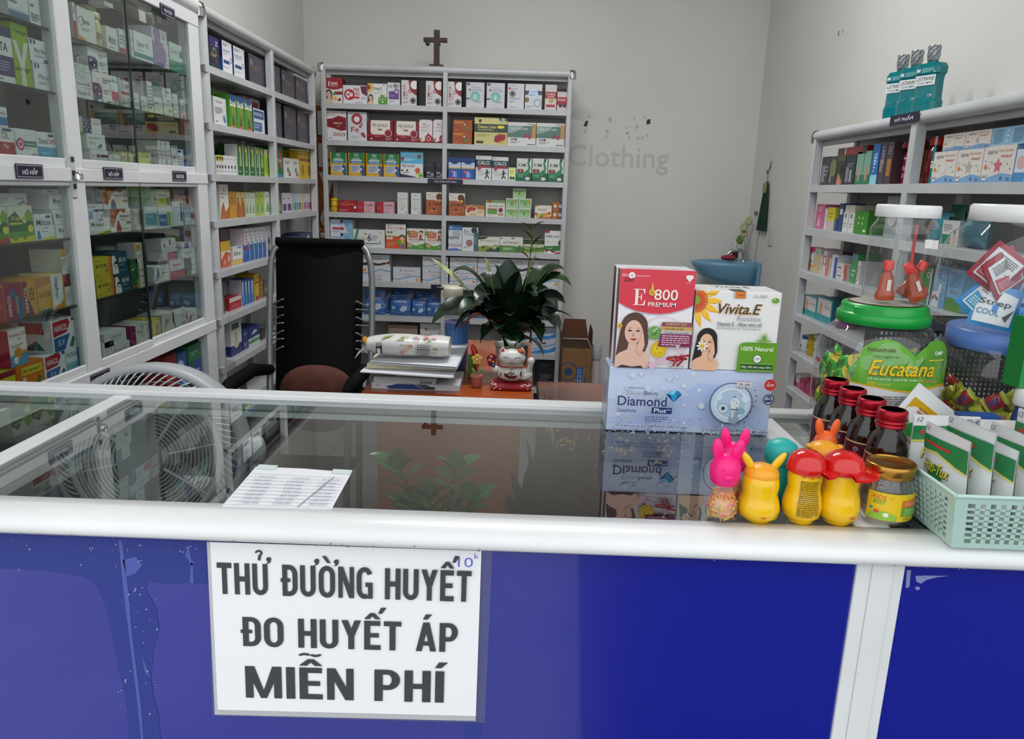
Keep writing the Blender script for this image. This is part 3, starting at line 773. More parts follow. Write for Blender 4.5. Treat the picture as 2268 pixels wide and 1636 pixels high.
FEROS = 'p8a1c28 0 .72 .3 .74 .6 .84 1 .78 1 .36 .75 .32 .4 .4 0 .45;p d9d0cc .4 .55;'.split(';')[0] + ';p7a1422 .32 .66 .45 .7 .62 .64 .8 .7 .86 .6 .76 .44 .56 .36 .38 .46;T.36 .55 .42 .07 f0e0c0 FEROS;T.5 .44 .18 .08 c07a3a 20;t.05 .84 .4 .1 b8a890 Bela;l.74 .9 .2 .04 1 444444;o.44 .2 .06 8a1c28 .02;o.65 .2 .06 8a1c28 .02;o.86 .2 .06 8a1c28 .02;l.08 .05 .3 .05 1 a03040'
FE = 'c.48 .76 .2 b04450;c.48 .75 .1 f0ecec;T.16 .3 .22 .18 b83c48 F;T.38 .3 .2 .13 b83c48 e;c.66 .5 .05 b04450;c.74 .58 .04 b04450;c.6 .62 .04 b04450;c.8 .22 .07 b04450;c.88 .16 .05 b04450;c.74 .26 .04 b04450;l.16 .06 .5 .1 2 aaaaaa;l.1 .92 .2 .05 1 888888'
FEG = 'p7c0f20 0 0 1 0 1 1 .88 1 .88 .3 .5 .36 .12 .42 .12 1 0 1;p ece4da .12 1;'.split(';')[0] + ';pece4da .12 .99 .88 .99 .88 .38 .7 .33 .16 .33 .1 .45;T.19 .69 .6 .14 3a2824 FE-GOLD;l.34 .6 .28 .04 1 886655;r.4 .52 .18 .06 9a4a48;c.8 .4 .19 c8a8a0;c.8 .4 .15 8c1020;c.78 .44 .06 a82030;r0 .27 .66 .05 b83040;l.28 .22 .3 .04 1 e8b0a8;c.14 .12 .05 d8a8a8;l.7 .06 .26 .12 2 e0b0b0'
VBLO = 'p9a2430 0 1 0 .92 .15 1;p9a2430 1 1 1 .93 .85 1;T.28 .72 .16 .14 3a2a2a V;t.44 .72 .36 .08 9a7a7a blood;l.1 .64 .8 .04 1 774444;l.15 .5 .66 .06 2 b08080;p8a1824 0 .0 1 0 1 .14 .8 .05 .5 .12 .2 .04 0 .2;c.72 .2 .17 a81c2a;p a81c2a .56 .26 .7 .47 .88 .26;o.72 .19 .09 f0e4e0 .02;c.12 .16 .07 c09078'.replace('p a8', 'pa8')
ORGN = 'T.06 .7 .48 .16 f0c030 ORGANIC;c.6 .6 .07 e8e0d8;p6a7a3a .62 .15 .6 .45 .68 .3 .7 .62 .76 .34 .86 .44 .8 .14;l.06 .1 .3 .1 1 e0a070'
DETOX = 'r0 .74 .72 .26 d9cf8a;p3a4a3a .72 1 .78 .88 1 .88 1 1;c.17 .87 .06 3a3a22;c.87 .93 .07 b8c0b8;r0 .46 1 .3 3c4a3e;T.11 .6 .56 .12 f2dc86 Detox Liver;c.79 .66 .06 f2e04a;r.7 .62 .2 .08 f2e04a;l.12 .52 .7 .05 1 f0e0a0;c.8 .26 .2 c8a860;pa02430 .6 .14 .62 .32 .75 .4 .96 .38 .93 .22 .78 .14 .7 .1;l.06 .3 .4 .1 2 a89850;r.06 .06 .22 .08 2c3a2c'
GAN = 'r0 .36 1 .5 56786a;p8aa89a 0 .86 .6 .86 .3 .6 0 .52;T.1 .66 .6 .14 dfe6e0 GIẢI ĐỘC GAN;r.86 .34 .14 .6 c09048;p983848 .54 .34 .6 .5 .8 .5 .84 .36 .76 .28 .72 .36;o.14 .28 .05 444444 .02;o.22 .28 .05 444444 .02;c.3 .28 .05 553030;l.1 .1 .36 .1 2 777777;r.7 .06 .26 .03 3a3226;l.7 .91 .26 .05 1 555555'
GI = 'r.02 .54 .96 .46 1f7a45;T.36 .84 .26 .12 e8e8e0 GI;r.16 .62 .68 .08 d8d8c8;T.28 .71 .44 .08 d8e8d8 KHANG;r.14 .53 .72 .11 3a82b8;t.2 .55 .6 .06 e8f0f4 VIÊM KHỚP;r.12 .14 .62 .32 c4ccd4;l.16 .17 .5 .26 4 3a4a8a;p2a5a9a .82 .48 1 .4 1 0 .86 0 .74 .2 .72 .38;c.78 .28 .06 e8d0c0;r0 0 .05 1 e0b020'
VAI = 'r0 .54 1 .46 58b8d8;T.2 .8 .5 .09 b84a30 VIÊN XƯƠNG;c.84 .82 .14 88a8b0;c.84 .82 .08 40606c;c.1 .72 .08 9a4030;l.14 .64 .5 .1 2 dff0f4;T.05 .4 .6 .12 2e3440 VIÊN VAI GÁY;c.08 .27 .04 333b4a;c.3 .27 .04 333b4a;l.1 .15 .4 .08 1 777777;p c86838 .64 .32 .8 .4 .9 .3 .84 .2 .72 .14 .68 .2;p3a2858 0 .14 .5 .06 .8 0 0 0;c.88 .1 .1 a8c830;c.92 .08 .05 4a9a30'.replace('p c8', 'pc8')
BLK = 'l.2 .76 .6 .08 1 8a8a98;c.5 .82 .12 3a3a48;T.16 .26 .36 .12 d8d8e0 BIG;l.14 .06 .66 .1 2 b8b8c8;p8a8a98 .55 .3 .85 .34 .9 .1 .6 .1'
BLUJ = 'r0 .74 1 .26 1c3a72;c.5 .76 .3 1c3a72;p d4dae6 .02 .5;'.split(';')[0] + ';rd .5;'.split(';')[1] + 'rx;' if 0 else 'r.02 .52 .96 .26 d6dce8;c.5 .82 .2 1c3a72 .6;T.08 .64 .84 .1 4aa0e0 KHỚP NEW;r.02 .49 .96 .06 d8b84a;p2a5aa8 0 .49 1 .49 1 0 0 0;c.3 .34 .07 d86848;p6a90d8 .3 .1 .46 .4 .7 .3 .7 .06;p c8d4ec .44 .36 .5 .4 .56 .14 .48 .12;r0 0 .62 .07 c83038'.replace('p c8', 'pc8')
CALCI = 'r0 .52 1 .32 27414c;T.14 .64 .72 .15 f4f4f4 CALCI;r.16 .5 .78 .1 98343c;c.22 .48 .08 b04850;l.08 .34 .5 .04 1 666666;l.2 .18 .4 .12 3 aaaaaa;c.72 .4 .04 24343c;p24343c .66 .36 .78 .36 .76 .22 .9 .06 .84 .06 .74 .16 .64 .04 .58 .08 .68 .2;p24343c .62 .3 .6 .22 .64 .22 .68 .34;p24343c .78 .36 .88 .3 .86 .27 .77 .3;l.08 .9 .3 .05 1 a06a6a'
KIM = 'p1f6a48 0 .18 .45 .18 .75 .4 1 .36 1 0 0 0;p3a8a62 0 .36 .5 .4 .78 .55 .7 .8 .8 1 .9 1 .82 .8 .92 .6 .86 .36 .6 .2 0 .18;T.1 .64 .5 .14 4a6a58 KIM;c.16 .45 .09 8a3a3a;c.34 .45 .09 8a3a3a;c.25 .45 .03 d8d8d0;l.12 .24 .4 .04 1 b8d8c8;c.74 .12 .11 d8d8cc .7;o.74 .12 .13 2a2a2a .02;p26302c .72 .98 .84 .8 .9 .98'
ICH = 'r0 0 .4 1 b02a34;l.06 .3 .26 .3 3 d06868;T.44 .6 .5 .22 5a3a6a Ích Mẫu;t.5 .34 .34 .14 8a5a7a á ñ;l.46 .08 .4 .12 1 8a5a6a'.replace('á ñ', 'O P N')
RED1 = 'l.3 .86 .4 .06 1 e8a898;T.08 .62 .8 .18 e8b040 LƯỠNG HUYẾT P/H;l.25 .5 .45 .06 1 e09080;c.92 .42 .12 e0dcdc;l.05 .08 .5 .16 2 e8a898'
WHT = 'l.3 .86 .4 .05 1 666666;T.12 .66 .76 .07 3a3a44 AN DẠ TIÊU;l.12 .58 .5 .04 1 999999;o.45 .34 .16 b8b0a8 .02;p c8beb4 .3 .2 .5 .45 .62 .2;c.84 .08 .03 8a3a2a'.replace('p c8', 'pc8')
TOMA = 'r0 .0 1 .66 b35f35;pe0dad0 0 .66 .4 .7 .6 .62 .8 .7 1 .6 1 1 0 1;l.08 .86 .3 .06 1 8a6a4a;l.14 .76 .5 .04 1 8a7a6a;c.76 .8 .15 6a3a1c;c.86 .66 .13 5c301a;c.8 .64 .07 d8a838;T.36 .42 .58 .12 4a2414 TOMACH;p3a1e14 .12 .44 .3 .56 .2 .4;c.46 .26 .05 3a1e14;l.2 .12 .4 .1 2 d8a078;T.62 .03 .34 .06 2a1610 4.380 đ'
LIVR = 'r0 .64 1 .36 b8763a;pe8dcc4 .04 .5 .1 .8 .3 .96 .64 .74 .56 .5 .3 .44 .2 .24 .08 .3;pb04634 .07 .5 .14 .78 .3 .9 .58 .72 .52 .52 .28 .48 .18 .3 .1 .34;l.66 .34 .28 .14 2 8a7a5a;c.32 .14 .05 6a5a3a;c.42 .14 .05 6a5a3a;c.52 .14 .05 6a5a3a'
DAEB = 'r0 .84 1 .16 7aa05a;r.1 .86 .2 .14 b83030;T.16 .58 .46 .14 6a5a4a Bé DAHE;T.68 .6 .26 .1 6a5a4a 47;r.1 .44 .5 .06 903a4a;r.1 .16 .5 .28 6a9a4a;c.78 .42 .14 7a2a48;p b8987a .62 .18 .75 .24 .95 .2 .9 .08 .66 .08;l.14 .05 .4 .05 1 888888'.replace('p b8', 'pb8')
GRN = 'r.06 .08 .88 .84 9cc48a;p7ab06a .06 .5 .4 .6 .94 .5 .94 .9 .06 .9;c.48 .46 .13 6a8a3a;c.76 .66 .12 e08a38;l.14 .3 .3 .1 1 e8f0e0;l.16 .14 .6 .06 1 d0e0c0'
FRUIT = 'pd8823a 0 1 0 .86 .3 1;T.2 .62 .5 .16 6a4a32 RutinC;c.2 .2 .16 d8a838;c.45 .26 .17 8aaa3a;c.66 .3 .16 d89a30;c.86 .4 .14 c86a30;c.4 .1 .13 5a8a30;c.08 .34 .1 c03a2a;pc86a30 0 0 1 .2 1 0'
BRWN = 'c.3 .5 .24 c89a5a;c.3 .5 .16 e8dcc8;r.72 0 .28 1 4a4a58;c.86 .5 .22 b0b4c0;l.08 .06 .5 .12 1 e0b080'
ENTE = 'p8ab8d4 .6 1 .66 .5 .8 0 1 0 1 1;p b8d4e4 .5 1;'.split(';')[0] + ';c.52 .88 .12 2a3a72;T.04 .58 .66 .18 4a5a80 enterogerm;T.72 .56 .12 .22 6a8ab8 cd;pc84a5a .1 .24 .5 .24 .56 .32 .5 .42 .1 .42;c.54 .33 .13 c84a5a;l.08 .06 .5 .1 1 8898b0'
BACI = 'p4a9a7a 0 .3 .12 1 .2 1 .06 0 0 0;c.4 .76 .06 9a8a2a;T.1 .44 .36 .16 a8a484 Bacillus;T.46 .36 .12 .42 3a4a6a 6;l.6 .4 .18 .3 3 8a94a8;T.82 .2 .06 .2 5a6a8a 6;l.8 .84 .14 .06 1 556677;r.3 .2 .5 .05 4a6a70;l.34 .08 .36 .06 1 a8a8a8'
ZINC = 'r0 0 1 .5 d85a30;pd85a30 0 .45 1 .5 1 .46 0 .4;T.06 .78 .86 .1 c04028 ZINC THYMO;l.08 .9 .3 .06 1 444444;c.14 .66 .05 5a8a3a;c.28 .66 .05 5a8a3a;p8a9a3a 0 .54 .5 .5 1 .55 1 .5 0 .48;c.12 .42 .06 e8dcd0;c.28 .42 .06 e8dcd0;c.82 .46 .12 5a3a2a;c.82 .4 .1 e8b890;c.8 .24 .12 d8b040;c.84 .12 .09 5878b0;c.66 .26 .1 7a9a3a;l.06 .1 .44 .16 3 e8a888'
HECO = 'p5a9a3a 0 0 1 0 1 .3 .8 .24 .5 .16 .25 .24 0 .34;c.12 .78 .12 6a9a40;pc86a40 .1 .56 .6 .56 .62 .84 .3 .9 .1 .76;T.2 .76 .36 .07 f0d8c0 HEALTHY;T.2 .64 .36 .07 f0d8c0 KIDS;c.8 .82 .1 6a3a2c;c.8 .76 .08 e8b898;p c84a3a .68 .7 .86 .68 .8 .54 .7 .54;p3a6a5a .7 .54 .86 .54 .96 .4 .8 .48 .64 .38;T.1 .42 .74 .11 c85a50 HECOKIDS;l.26 .34 .5 .04 1 888888;c.18 .2 .12 e0b890;c.18 .2 .08 b06a3a;c.18 .2 .04 f0e8d8;l.7 .08 .22 .06 1 e0f0d8'.replace('p c8', 'pc8')
ENZY = 'r0 .8 1 .2 4a7ab0;r.1 .86 .2 .1 a8c4e0;T.34 .87 .5 .07 7a98c0 ENZY;c.6 .66 .16 b8bcc4;p d0d4dc .5 .6;'.split(';p d0')[0] + ';T.0 .4 .8 .14 3a4650 nzyme;t.5 .3 .3 .06 7a8a98 Simple;r0 .22 1 .03 b08a8a;r0 .16 1 .03 b08a8a;p5a7ab8 0 .06 .6 .1 1 .02 1 0 0 0;l.1 .5 .5 .06 2 99a0aa'
DAIT = 'T.1 .76 .34 .14 5a8a98 Đại;T.1 .64 .6 .14 5a8a98 Tràng;c.76 .88 .13 3a3e4c;l.6 .93 .2 .04 1 444444;r.74 0 .26 .8 4a6a74;o.46 .34 .14 8a4a48 .05;c.46 .34 .07 a05a58;l.1 .1 .4 .1 2 99a0a4;l.8 .3 .14 .3 4 a8c0c4'
DTAN = 'p2e4a38 0 1 .5 1 .3 .84 0 .8;T.1 .64 .56 .16 5a7a30 ĐẠI TRÀNG;T.68 .66 .2 .12 4a5a30 A+++;p8a9a3a 0 0 0 .3 .3 .42 .6 .36 .8 .5 1 .4 1 0;p34503c .3 0 .5 .2 .75 .3 1 .3 1 0;c.76 .3 .14 e0dccc;o.76 .3 .1 8a4a42 .04;c.24 .28 .08 3a4a2a'
DIEP = 'c.08 .9 .06 7a7a6a;r.5 .88 .12 .08 4a4a5a;T.16 .56 .64 .18 4a5a34 NGƯ TINH THẢO;p5a8a42 .0 .0 1 0 1 .34 .6 .42 .4 .44 0 .44;l.16 .12 .4 .2 3 d4e4c4;p3a7a3a .7 .1 .8 .4 .86 .5 .92 .4 .96 .14;c.7 .06 .05 9a2a3a;c.8 .06 .05 9a2a3a'
THUO = 'r0 .66 1 .34 2c4a30;r.3 .72 .5 .12 4a6a40;T.32 .73 .46 .09 b83a38 HERBAL;l.3 .34 .4 .2 3 4a6a30;c.86 .62 .08 d0c890;p6a8a3a 0 .4 .3 .3 1 .5 1 .1 0 .0;l.06 .05 .3 .06 1 c8a868'
FIBR = 'r0 .9 .3 .1 a83040;t.08 .8 .4 .05 9a8898 LIVERA;T.08 .7 .88 .09 3a3238 FIBER FAST;l.06 .5 .4 .06 1 99a0a0;p3a6a3a .85 .5 .95 .6 1 .6 1 .36 .9 .38;p3f7a40 0 .32 1 .36 1 .14 .5 .1 0 .14;c.14 .12 .06 a82c34;c.5 .1 .05 a82c34;c.62 .08 .05 a82c34;l.2 .2 .4 .05 1 d8e8d0;r.7 0 .3 .07 a83040'
MASK = 'c.28 .78 .06 8a8a90;T.36 .72 .44 .1 55555e KHẨU TRANG;T.34 .5 .34 .1 a84a4a KHẨU TRANG;T.4 .36 .24 .09 a84a4a Y TẾ CAO CẤP;p4a9ac8 0 .2 .16 .15 .36 .2 .6 .36 .8 .4 1 .34 1 .38 .8 .45 .58 .41 .36 .25 .16 .2 0 .26;pe0923a .84 .22 .88 .3 .92 .24 .96 .2 .9 .06 .82 .16;c.5 .06 .05 b0b0b4;l.08 .04 .3 .04 1 99999f'
MASKB = 'l.3 .78 .5 .08 1 444444;l.4 .52 .4 .12 2 333333;p3a3434 0 .0 0 .22 .3 .3 .6 .16 1 .4 1 .2 .6 .0;p8a5a4a 0 .24 .3 .32 .6 .18 1 .42 1 .38 .6 .14 .3 .28 0 .2;pe0923a .84 .3 .88 .36 .92 .3 .88 .14'
MASKI = 'c.08 .7 .1 e0923a;p4a9ac8 0 .56 .3 .52 .6 .8 1 .66 1 .6 .6 .74 .3 .46 0 .5;T.3 .36 .4 .1 a84a4a KHẨU TRANG;T.34 .22 .34 .09 a84a4a Y TẾ CAO CẤP;T.3 .06 .4 .08 333338 KINGNEW'
BAGM = 'r0 .9 1 .06 4a7ab0;pb84a42 .72 .86 .96 .78 .8 .76;l.1 .8 .3 .04 1 c8d8ec;T.16 .6 .66 .11 c0d4e8 SQMASK;p3a78b8 0 .58 1 .5 1 .46 0 .54;pb8c4d4 .46 .24 .6 .46 .84 .42 .8 .24 .6 .16;p e0 0;'.split(';p e0')[0] + ';o.86 .36 .1 b8c4d4 .015;c.16 .36 .1 88b0d4;p8aa0b8 0 .2 1 .08 1 .06 0 .18;l.2 .06 .3 .04 1 88a8cc'
FOX = 'T.08 .76 .32 .14 55555c FOR;p8a8a90 .42 .9 .66 .98 .8 .8 .6 .74;c.8 .86 .08 9a9aa0;r.12 .26 .8 .36 6a4a8a;p c8b060 .12 .6;'.split(';p c8')[0] + ';c.74 .62 .12 6a4a8a;c.74 .6 .08 c8b8dc;l.2 .36 .4 .1 2 b8a4d0;l.16 .13 .5 .06 1 777777;l.7 .03 .2 .04 1 888888'

def BT(n): return '%s tier of back shelf' % n
row(UB, ZB[0], BT('top'), [
 (720, 759, 171, 'e9dfe2', E800, 'red-topped box with portrait', {'scol': '8a1626', 'tcol': '9e1a2a'}),
 (760, 813.5, 189, 'e6e2e4', MAXU, 'wide white box with red magnet'),
 (814.5, 857, 185, 'e6e6e2', VIV, 'sunflower box with portrait'),
 (858, 886, 183, 'dcdcde', FOX, 'white box with purple panel'),
 (889, 923, 176, 'dad6d6', OMEGA, 'white and maroon eye box', {'scol': '3a3436'}),
 (943, 977.5, 178, 'dad6d6', OMEGA, 'white and maroon eye box', {'scol': '3a3436'}),
 (990.5, 1022, 179, 'dad6d6', OMEGA, 'white and maroon eye box', {'scol': '3a3436'}),
 (1032, 1072, 178, 'cfcdd2', MOON, 'silver box with green moon', {'rough': .25}),
 (1077, 1117, 179, 'cfcdd2', MOON, 'silver box with green moon', {'rough': .25}),
 (1123, 1160, 180, 'd4d4d8', EYE, 'white box with blue eye', {'rough': .25}),
 (1162, 1199.5, 181, 'd6d6d8', SANG, 'white box with cyan oval', {'rough': .25}),
 (1206, 1231.5, 185, 'd8cfca', FEMI, 'slim box with maroon band'),
 (1233, 1255, 203.5, 'd8c8c8', 'r0 .3 1 .42 b02838;T.06 .52 .8 .14 f0e0d8 Rossini;c.35 .26 .1 3a3a3a;c.75 .26 .1 3a3a3a', 'small red and white box')])
row(UB, ZB[1], BT('second'), [
 (724, 767.5, 245.6, 'e0dbda', FEROS, 'white box with red wave'),
 (771, 812.7, 248, 'd8d8dc', FE, 'silver box with red hexagon', {'rough': .25}),
 (815, 871, 266, '8a1626', FEG, 'wide maroon and cream box'),
 (872, 927.6, 268, '8a1626', FEG, 'wide maroon and cream box'),
 (928, 957.6, 265, 'e4dedc', VBLO, 'white box with blood drop'),
 (959, 990, 265, 'e4dedc', VBLO, 'white box with blood drop'),
 (1002, 1045, 291, 'a8512a', ORGN, 'flat orange box'),
 (1003, 1045.5, 265.6, 'a8512a', ORGN, 'flat orange box', {'st': 1}),
 (1050, 1123, 260, 'd2c884', DETOX, 'large olive gold liver box'),
 (1123.5, 1186, 271, 'd8d8d4', GAN, 'silver green liver box', {'rough': .25}),
 (1187, 1249, 273, 'd8d8d4', GAN, 'silver green liver box', {'rough': .25})])
row(UB, ZB[2], BT('third'), [
 (732.5, 767, 337.5, 'd8a828', GI, 'yellow box with green top', {'scol': 'e0d8c0'}),
 (772.4, 807, 338, 'd8a828', GI, 'yellow box with green top'), (811, 847, 339.6, 'd8a828', GI, 'yellow box with green top'),
 (849.6, 884, 341, 'd8a828', GI, 'yellow box with green top'),
 (887, 936.5, 336, 'e2e2e2', VAI, 'sky blue and white box'),
 (942.7, 963, 358, '26262e', BLK, 'small black box'), (964, 984, 358, '26262e', BLK, 'small black box'),
 (992.7, 1020.5, 349, '1f4484', BLUJ, 'navy joint-care box'), (1020.8, 1051.5, 350, '1f4484', BLUJ, 'navy joint-care box'),
 (1053, 1088, 345, 'dcdcda', CALCI, 'white box with running figure'), (1089, 1124.7, 347.7, 'dcdcda', CALCI, 'white box with running figure'),
 (1125.5, 1142, 370.7, 'bfe0b8', 'r.08 .3 .84 .62 eef09a;l.2 .5 .6 .3 3 b89a40;p3a3a20 .2 .2 .35 .4 .5 .2 .7 .34 .9 .2 .9 .12 .2 .12', 'little pale green box'),
 (1143.3, 1176.5, 350.7, 'd8dad4', KIM, 'white green kidney box'), (1178, 1211.6, 351, 'd8dad4', KIM, 'white green kidney box'), (1213, 1247, 352, 'd8dad4', KIM, 'white green kidney box')])
row(UB, ZB[3], BT('fourth'), [
 (731, 747, 439, 'd8b01c', 'r0 .5 1 .2 b8860f', 'small jar with yellow lid', {'kind': 'bottle', 'cap': 'e0b818', 'neck': .78, 'name': 'balm_jar', 'cat': 'jar'}),
 (750, 790, 443.5, 'a81f2c', RED1, 'flat red box'), (790.6, 830, 446, 'd8a8b0', ICH, 'flat pink and red box'), (834, 873, 447, 'd8a8b0', ICH, 'flat pink and red box'),
 (880, 903, 426, 'dadad6', WHT, 'upright plain white box'), (910, 932, 427.5, 'dadad6', WHT, 'upright plain white box'),
 (943.5, 982, 425.6, 'd8cfc4', TOMA, 'orange stomach box'), (993.7, 1029, 428, 'd8cfc4', TOMA, 'orange stomach box'),
 (1030, 1073, 454.4, 'dccba8', LIVR, 'tan box with red liver'), (1075, 1118, 443.6, 'e0dcd0', DAEB, 'cream box with green bands'),
 (1119, 1146, 461.6, 'd4dccc', GRN, 'green cube-like box'), (1147, 1175, 462, 'd4dccc', GRN, 'green cube-like box'),
 (1119.5, 1147, 439.3, 'd4dccc', GRN, 'green box, west end,', {'st': 1}), (1148, 1176, 440, 'd4dccc', GRN, 'green box, east end,', {'st': 1}), (1134.5, 1163, 417.5, 'd4dccc', GRN, 'topmost green box', {'st': 1}),
 (1184, 1221, 455, 'e4dcd0', FRUIT, 'fruit patterned box'), (1222, 1243, 466, 'a8622c', BRWN, 'small brown box'), (1222, 1243, 447, 'a8622c', BRWN, 'small brown box', {'st': 1})])
row(UB, ZB[4], BT('fifth'), [
 (732.6, 781, 516, 'd4dfe8', ENTE, 'pale blue box'), (732.6, 781, 486, 'd4dfe8', ENTE, 'pale blue box', {'st': 1}),
 (782, 852.5, 508.4, 'e0e0dc', BACI, 'long white box, numeral six'), (854.4, 899, 496, 'e4e0da', ZINC, 'orange and white child box', {'scol': '3a8a7a'}),
 (901, 941, 506, 'e4e2da', HECO, 'green and white child box', {'scol': '3a7a30'}), (941.6, 982, 507.5, 'e4e2da', HECO, 'green and white child box', {'scol': '3a7a30'}),
 (992.7, 1022.5, 498, 'd8dce0', ENZY, 'upright blue and white box'), (1023, 1058, 503.7, 'dcdedc', DAIT, 'white and slate box'),
 (1058.5, 1105.5, 524.5, 'e0e0d4', DTAN, 'flat cream and green box'), (1106, 1157.6, 525, 'dcdcd2', DIEP, 'flat white and green box'),
 (1158.5, 1204.5, 531, 'c8d0a8', THUO, 'flat olive box'), (1205, 1240, 511, 'e4e4e0', FIBR, 'upright white box, red corner')], .1)
MO = {'name': 'mask_box', 'cat': 'mask box', 'rough': .22}
row(UB, ZB[5], BT('sixth'), [
 (737, 799, 586, 'd2d2d6', MASKI, 'white mask box', MO), (737, 799, 558, 'd2d2d6', MASKB, 'white mask box', dict(MO, st=1)),
 (803, 865, 588, 'd2d2d6', MASKI, 'white mask box', MO), (803, 863, 560, 'd2d2d6', MASKB, 'brown waved mask box', dict(MO, st=1)),
 (870.5, 931, 591.8, 'd2d2d6', MASK, 'single white mask box', MO),
 (935.5, 992, 594.7, 'd2d2d6', MASK, 'white mask box', MO), (935.5, 992, 561.5, 'd2d2d6', MASK, 'white mask box', dict(MO, st=1)),
 (995.6, 1056, 597.5, 'd2d2d6', MASK, 'white mask box', MO), (995.6, 1056, 565, 'd2d2d6', MASK, 'white mask box', dict(MO, st=1)),
 (1057, 1117, 599, 'd2d2d6', MASK, 'white mask box', MO), (1057, 1117, 567, 'd2d2d6', MASK, 'white mask box', dict(MO, st=1)),
 (1118, 1178, 601, 'd2d2d6', MASK, 'white mask box', MO), (1118, 1178, 569, 'd2d2d6', MASKB, 'brown waved mask box', dict(MO, st=1)),
 (1179, 1237, 602, 'd2d2d6', MASK, 'white mask box', MO), (1179, 1237, 571, 'd2d2d6', MASK, 'white mask box', dict(MO, st=1))], .1)
MP = {'kind': 'bag', 'name': 'mask_pack', 'cat': 'mask pack', 'd': .03}
row(UB, ZB[6], BT('seventh'), [
 (806, 851, 643, '2f62a4', BAGM, 'blue mask pack', MP), (820, 863, 646, '2a5a98', BAGM, 'blue mask pack', dict(MP, back=.06)),
 (863, 908, 654, '2f62a4', BAGM, 'blue mask pack', MP), (868, 914, 640, '2a5a98', BAGM, 'taller blue mask pack', dict(MP, back=.06)),
 (910, 942, 664, '2f62a4', BAGM, 'blue mask pack', MP), (918, 966, 646, '2a5a98', BAGM, 'taller blue mask pack', dict(MP, back=.06)),
 (943, 983, 660, '2f62a4', BAGM, 'blue mask pack', MP), (1024, 1066, 668, '2f6aa8', BAGM, 'blue mask pack', MP), (1068, 1094, 674, '2f62a4', BAGM, 'narrow blue mask pack', MP),
 (1105, 1150, 664, '2f62a4', BAGM, 'blue mask pack', MP), (1160, 1205, 666, '1c2c44', 'l.2 .4 .5 .3 3 4a6080', 'dark mask pack', MP), (1207, 1236, 668, '1c2c44', 'l.2 .4 .5 .3 3 4a6080', 'dark mask pack', MP)])
TIS = 'p3a8ac8 0 .1 .4 .3 .7 .3 1 .6 1 .2 .6 .02 0 0;c.5 .74 .14 3a3a40 .5;o.5 .74 .2 8a8a90 .03;p7aa8d0 0 .3 .4 .46 1 .8 1 .7 .5 .4 0 .24'
row(UB, ZB[7], BT('eighth'), [
 (930, 977, 716, 'd4d2ce', MASK, 'white mask box', MO), (860, 925, 720, '9a8478', 'l.1 .2 .6 .5 3 c0a898', 'dull pink wrapped packet'),
 (1110, 1172, 735, 'c8ccd0', TIS, 'blue and white tissue box', {'name': 'tissue_box', 'cat': 'tissue box'}),
 (1176, 1232, 752, 'c8ccd0', TIS, 'blue and white tissue box', {'name': 'tissue_box', 'cat': 'tissue box'}), (1176, 1232, 719, 'c8ccd0', TIS, 'blue and white tissue box', {'st': 1, 'name': 'tissue_box', 'cat': 'tissue box'})])
row(UB, ZB[8], BT('lowest'), [
 (1186, 1228, 822, '202024', 'l.2 .4 .6 .3 2 6a6a72;T.2 .7 .6 .12 77777f TRAIDA', 'black carton'), (1186, 1228, 795, '202024', 'l.2 .4 .6 .3 2 6a6a72', 'black carton', {'st': 1}),
 (1130, 1183, 800, '2a2a30', 'l.2 .4 .6 .3 2 6a6a72', 'wide black carton')])

# wooden crucifix on the back shelf
t = thing('cross', 'dark wooden standing cross on top of the back shelf', 'cross', (at(967, 142, 1, 4.80)[0], 4.80, 2.104))
k = MB(); k.box(-.042, .042, -.025, .025, 0, .022, M('4a221a', .5), .003); k.build('base', t)
k = MB(); k.box(-.0165, .0165, -.011, .011, .022, .215, M('33170f', .5), .002); k.build('upright', t)
k = MB(); k.box(-.078, .062, -.012, .012, .147, .172, M('3a1a12', .5), .002); k.build('crossbar', t)
k = MB(); k.ell((-.052, -.016, .139), (.014, .008, .016), M('2a2a2c', .4)); k.ell((.02, -.014, .132), (.006, .005, .006), M('202022', .4)); k.build('ornament', t)
# ================================================================== goods on the open rack (beyond the glass cabinet)
def OT(n): return '%s tier, open rack' % n
NIT = 'l.1 .84 .5 .1 2 555560;T.08 .66 .7 .1 2a6aa8 NIGHT;l.08 .6 .6 .03 1 444a58;p2a4a88 .1 .34 .7 .34 .7 .44 .1 .44;o.86 .48 .08 3a4058 .02;l.1 .2 .6 .06 2 c8ccd4;l.3 .03 .3 .02 1 888888'
DRK = 'c.16 .74 .1 8a8890;T.26 .6 .5 .08 8a7a60 LINH;T.3 .5 .4 .08 8a7a60 TRÀ;l.35 .84 .25 .05 1 77757c;l.3 .3 .4 .06 2 5e5c66;l.06 .06 .6 .08 2 77757c'
ZBX = 'r0 .72 1 .28 3a2468;T.6 .76 .25 .12 e8e8f0 Z;o.5 .55 .14 b0a890 .03;l.1 .4 .7 .1 2 c09a58;p2a4030 0 0 1 0 1 .2 .6 .14 .3 .24 0 .1;c.6 .3 .08 4a4a68'
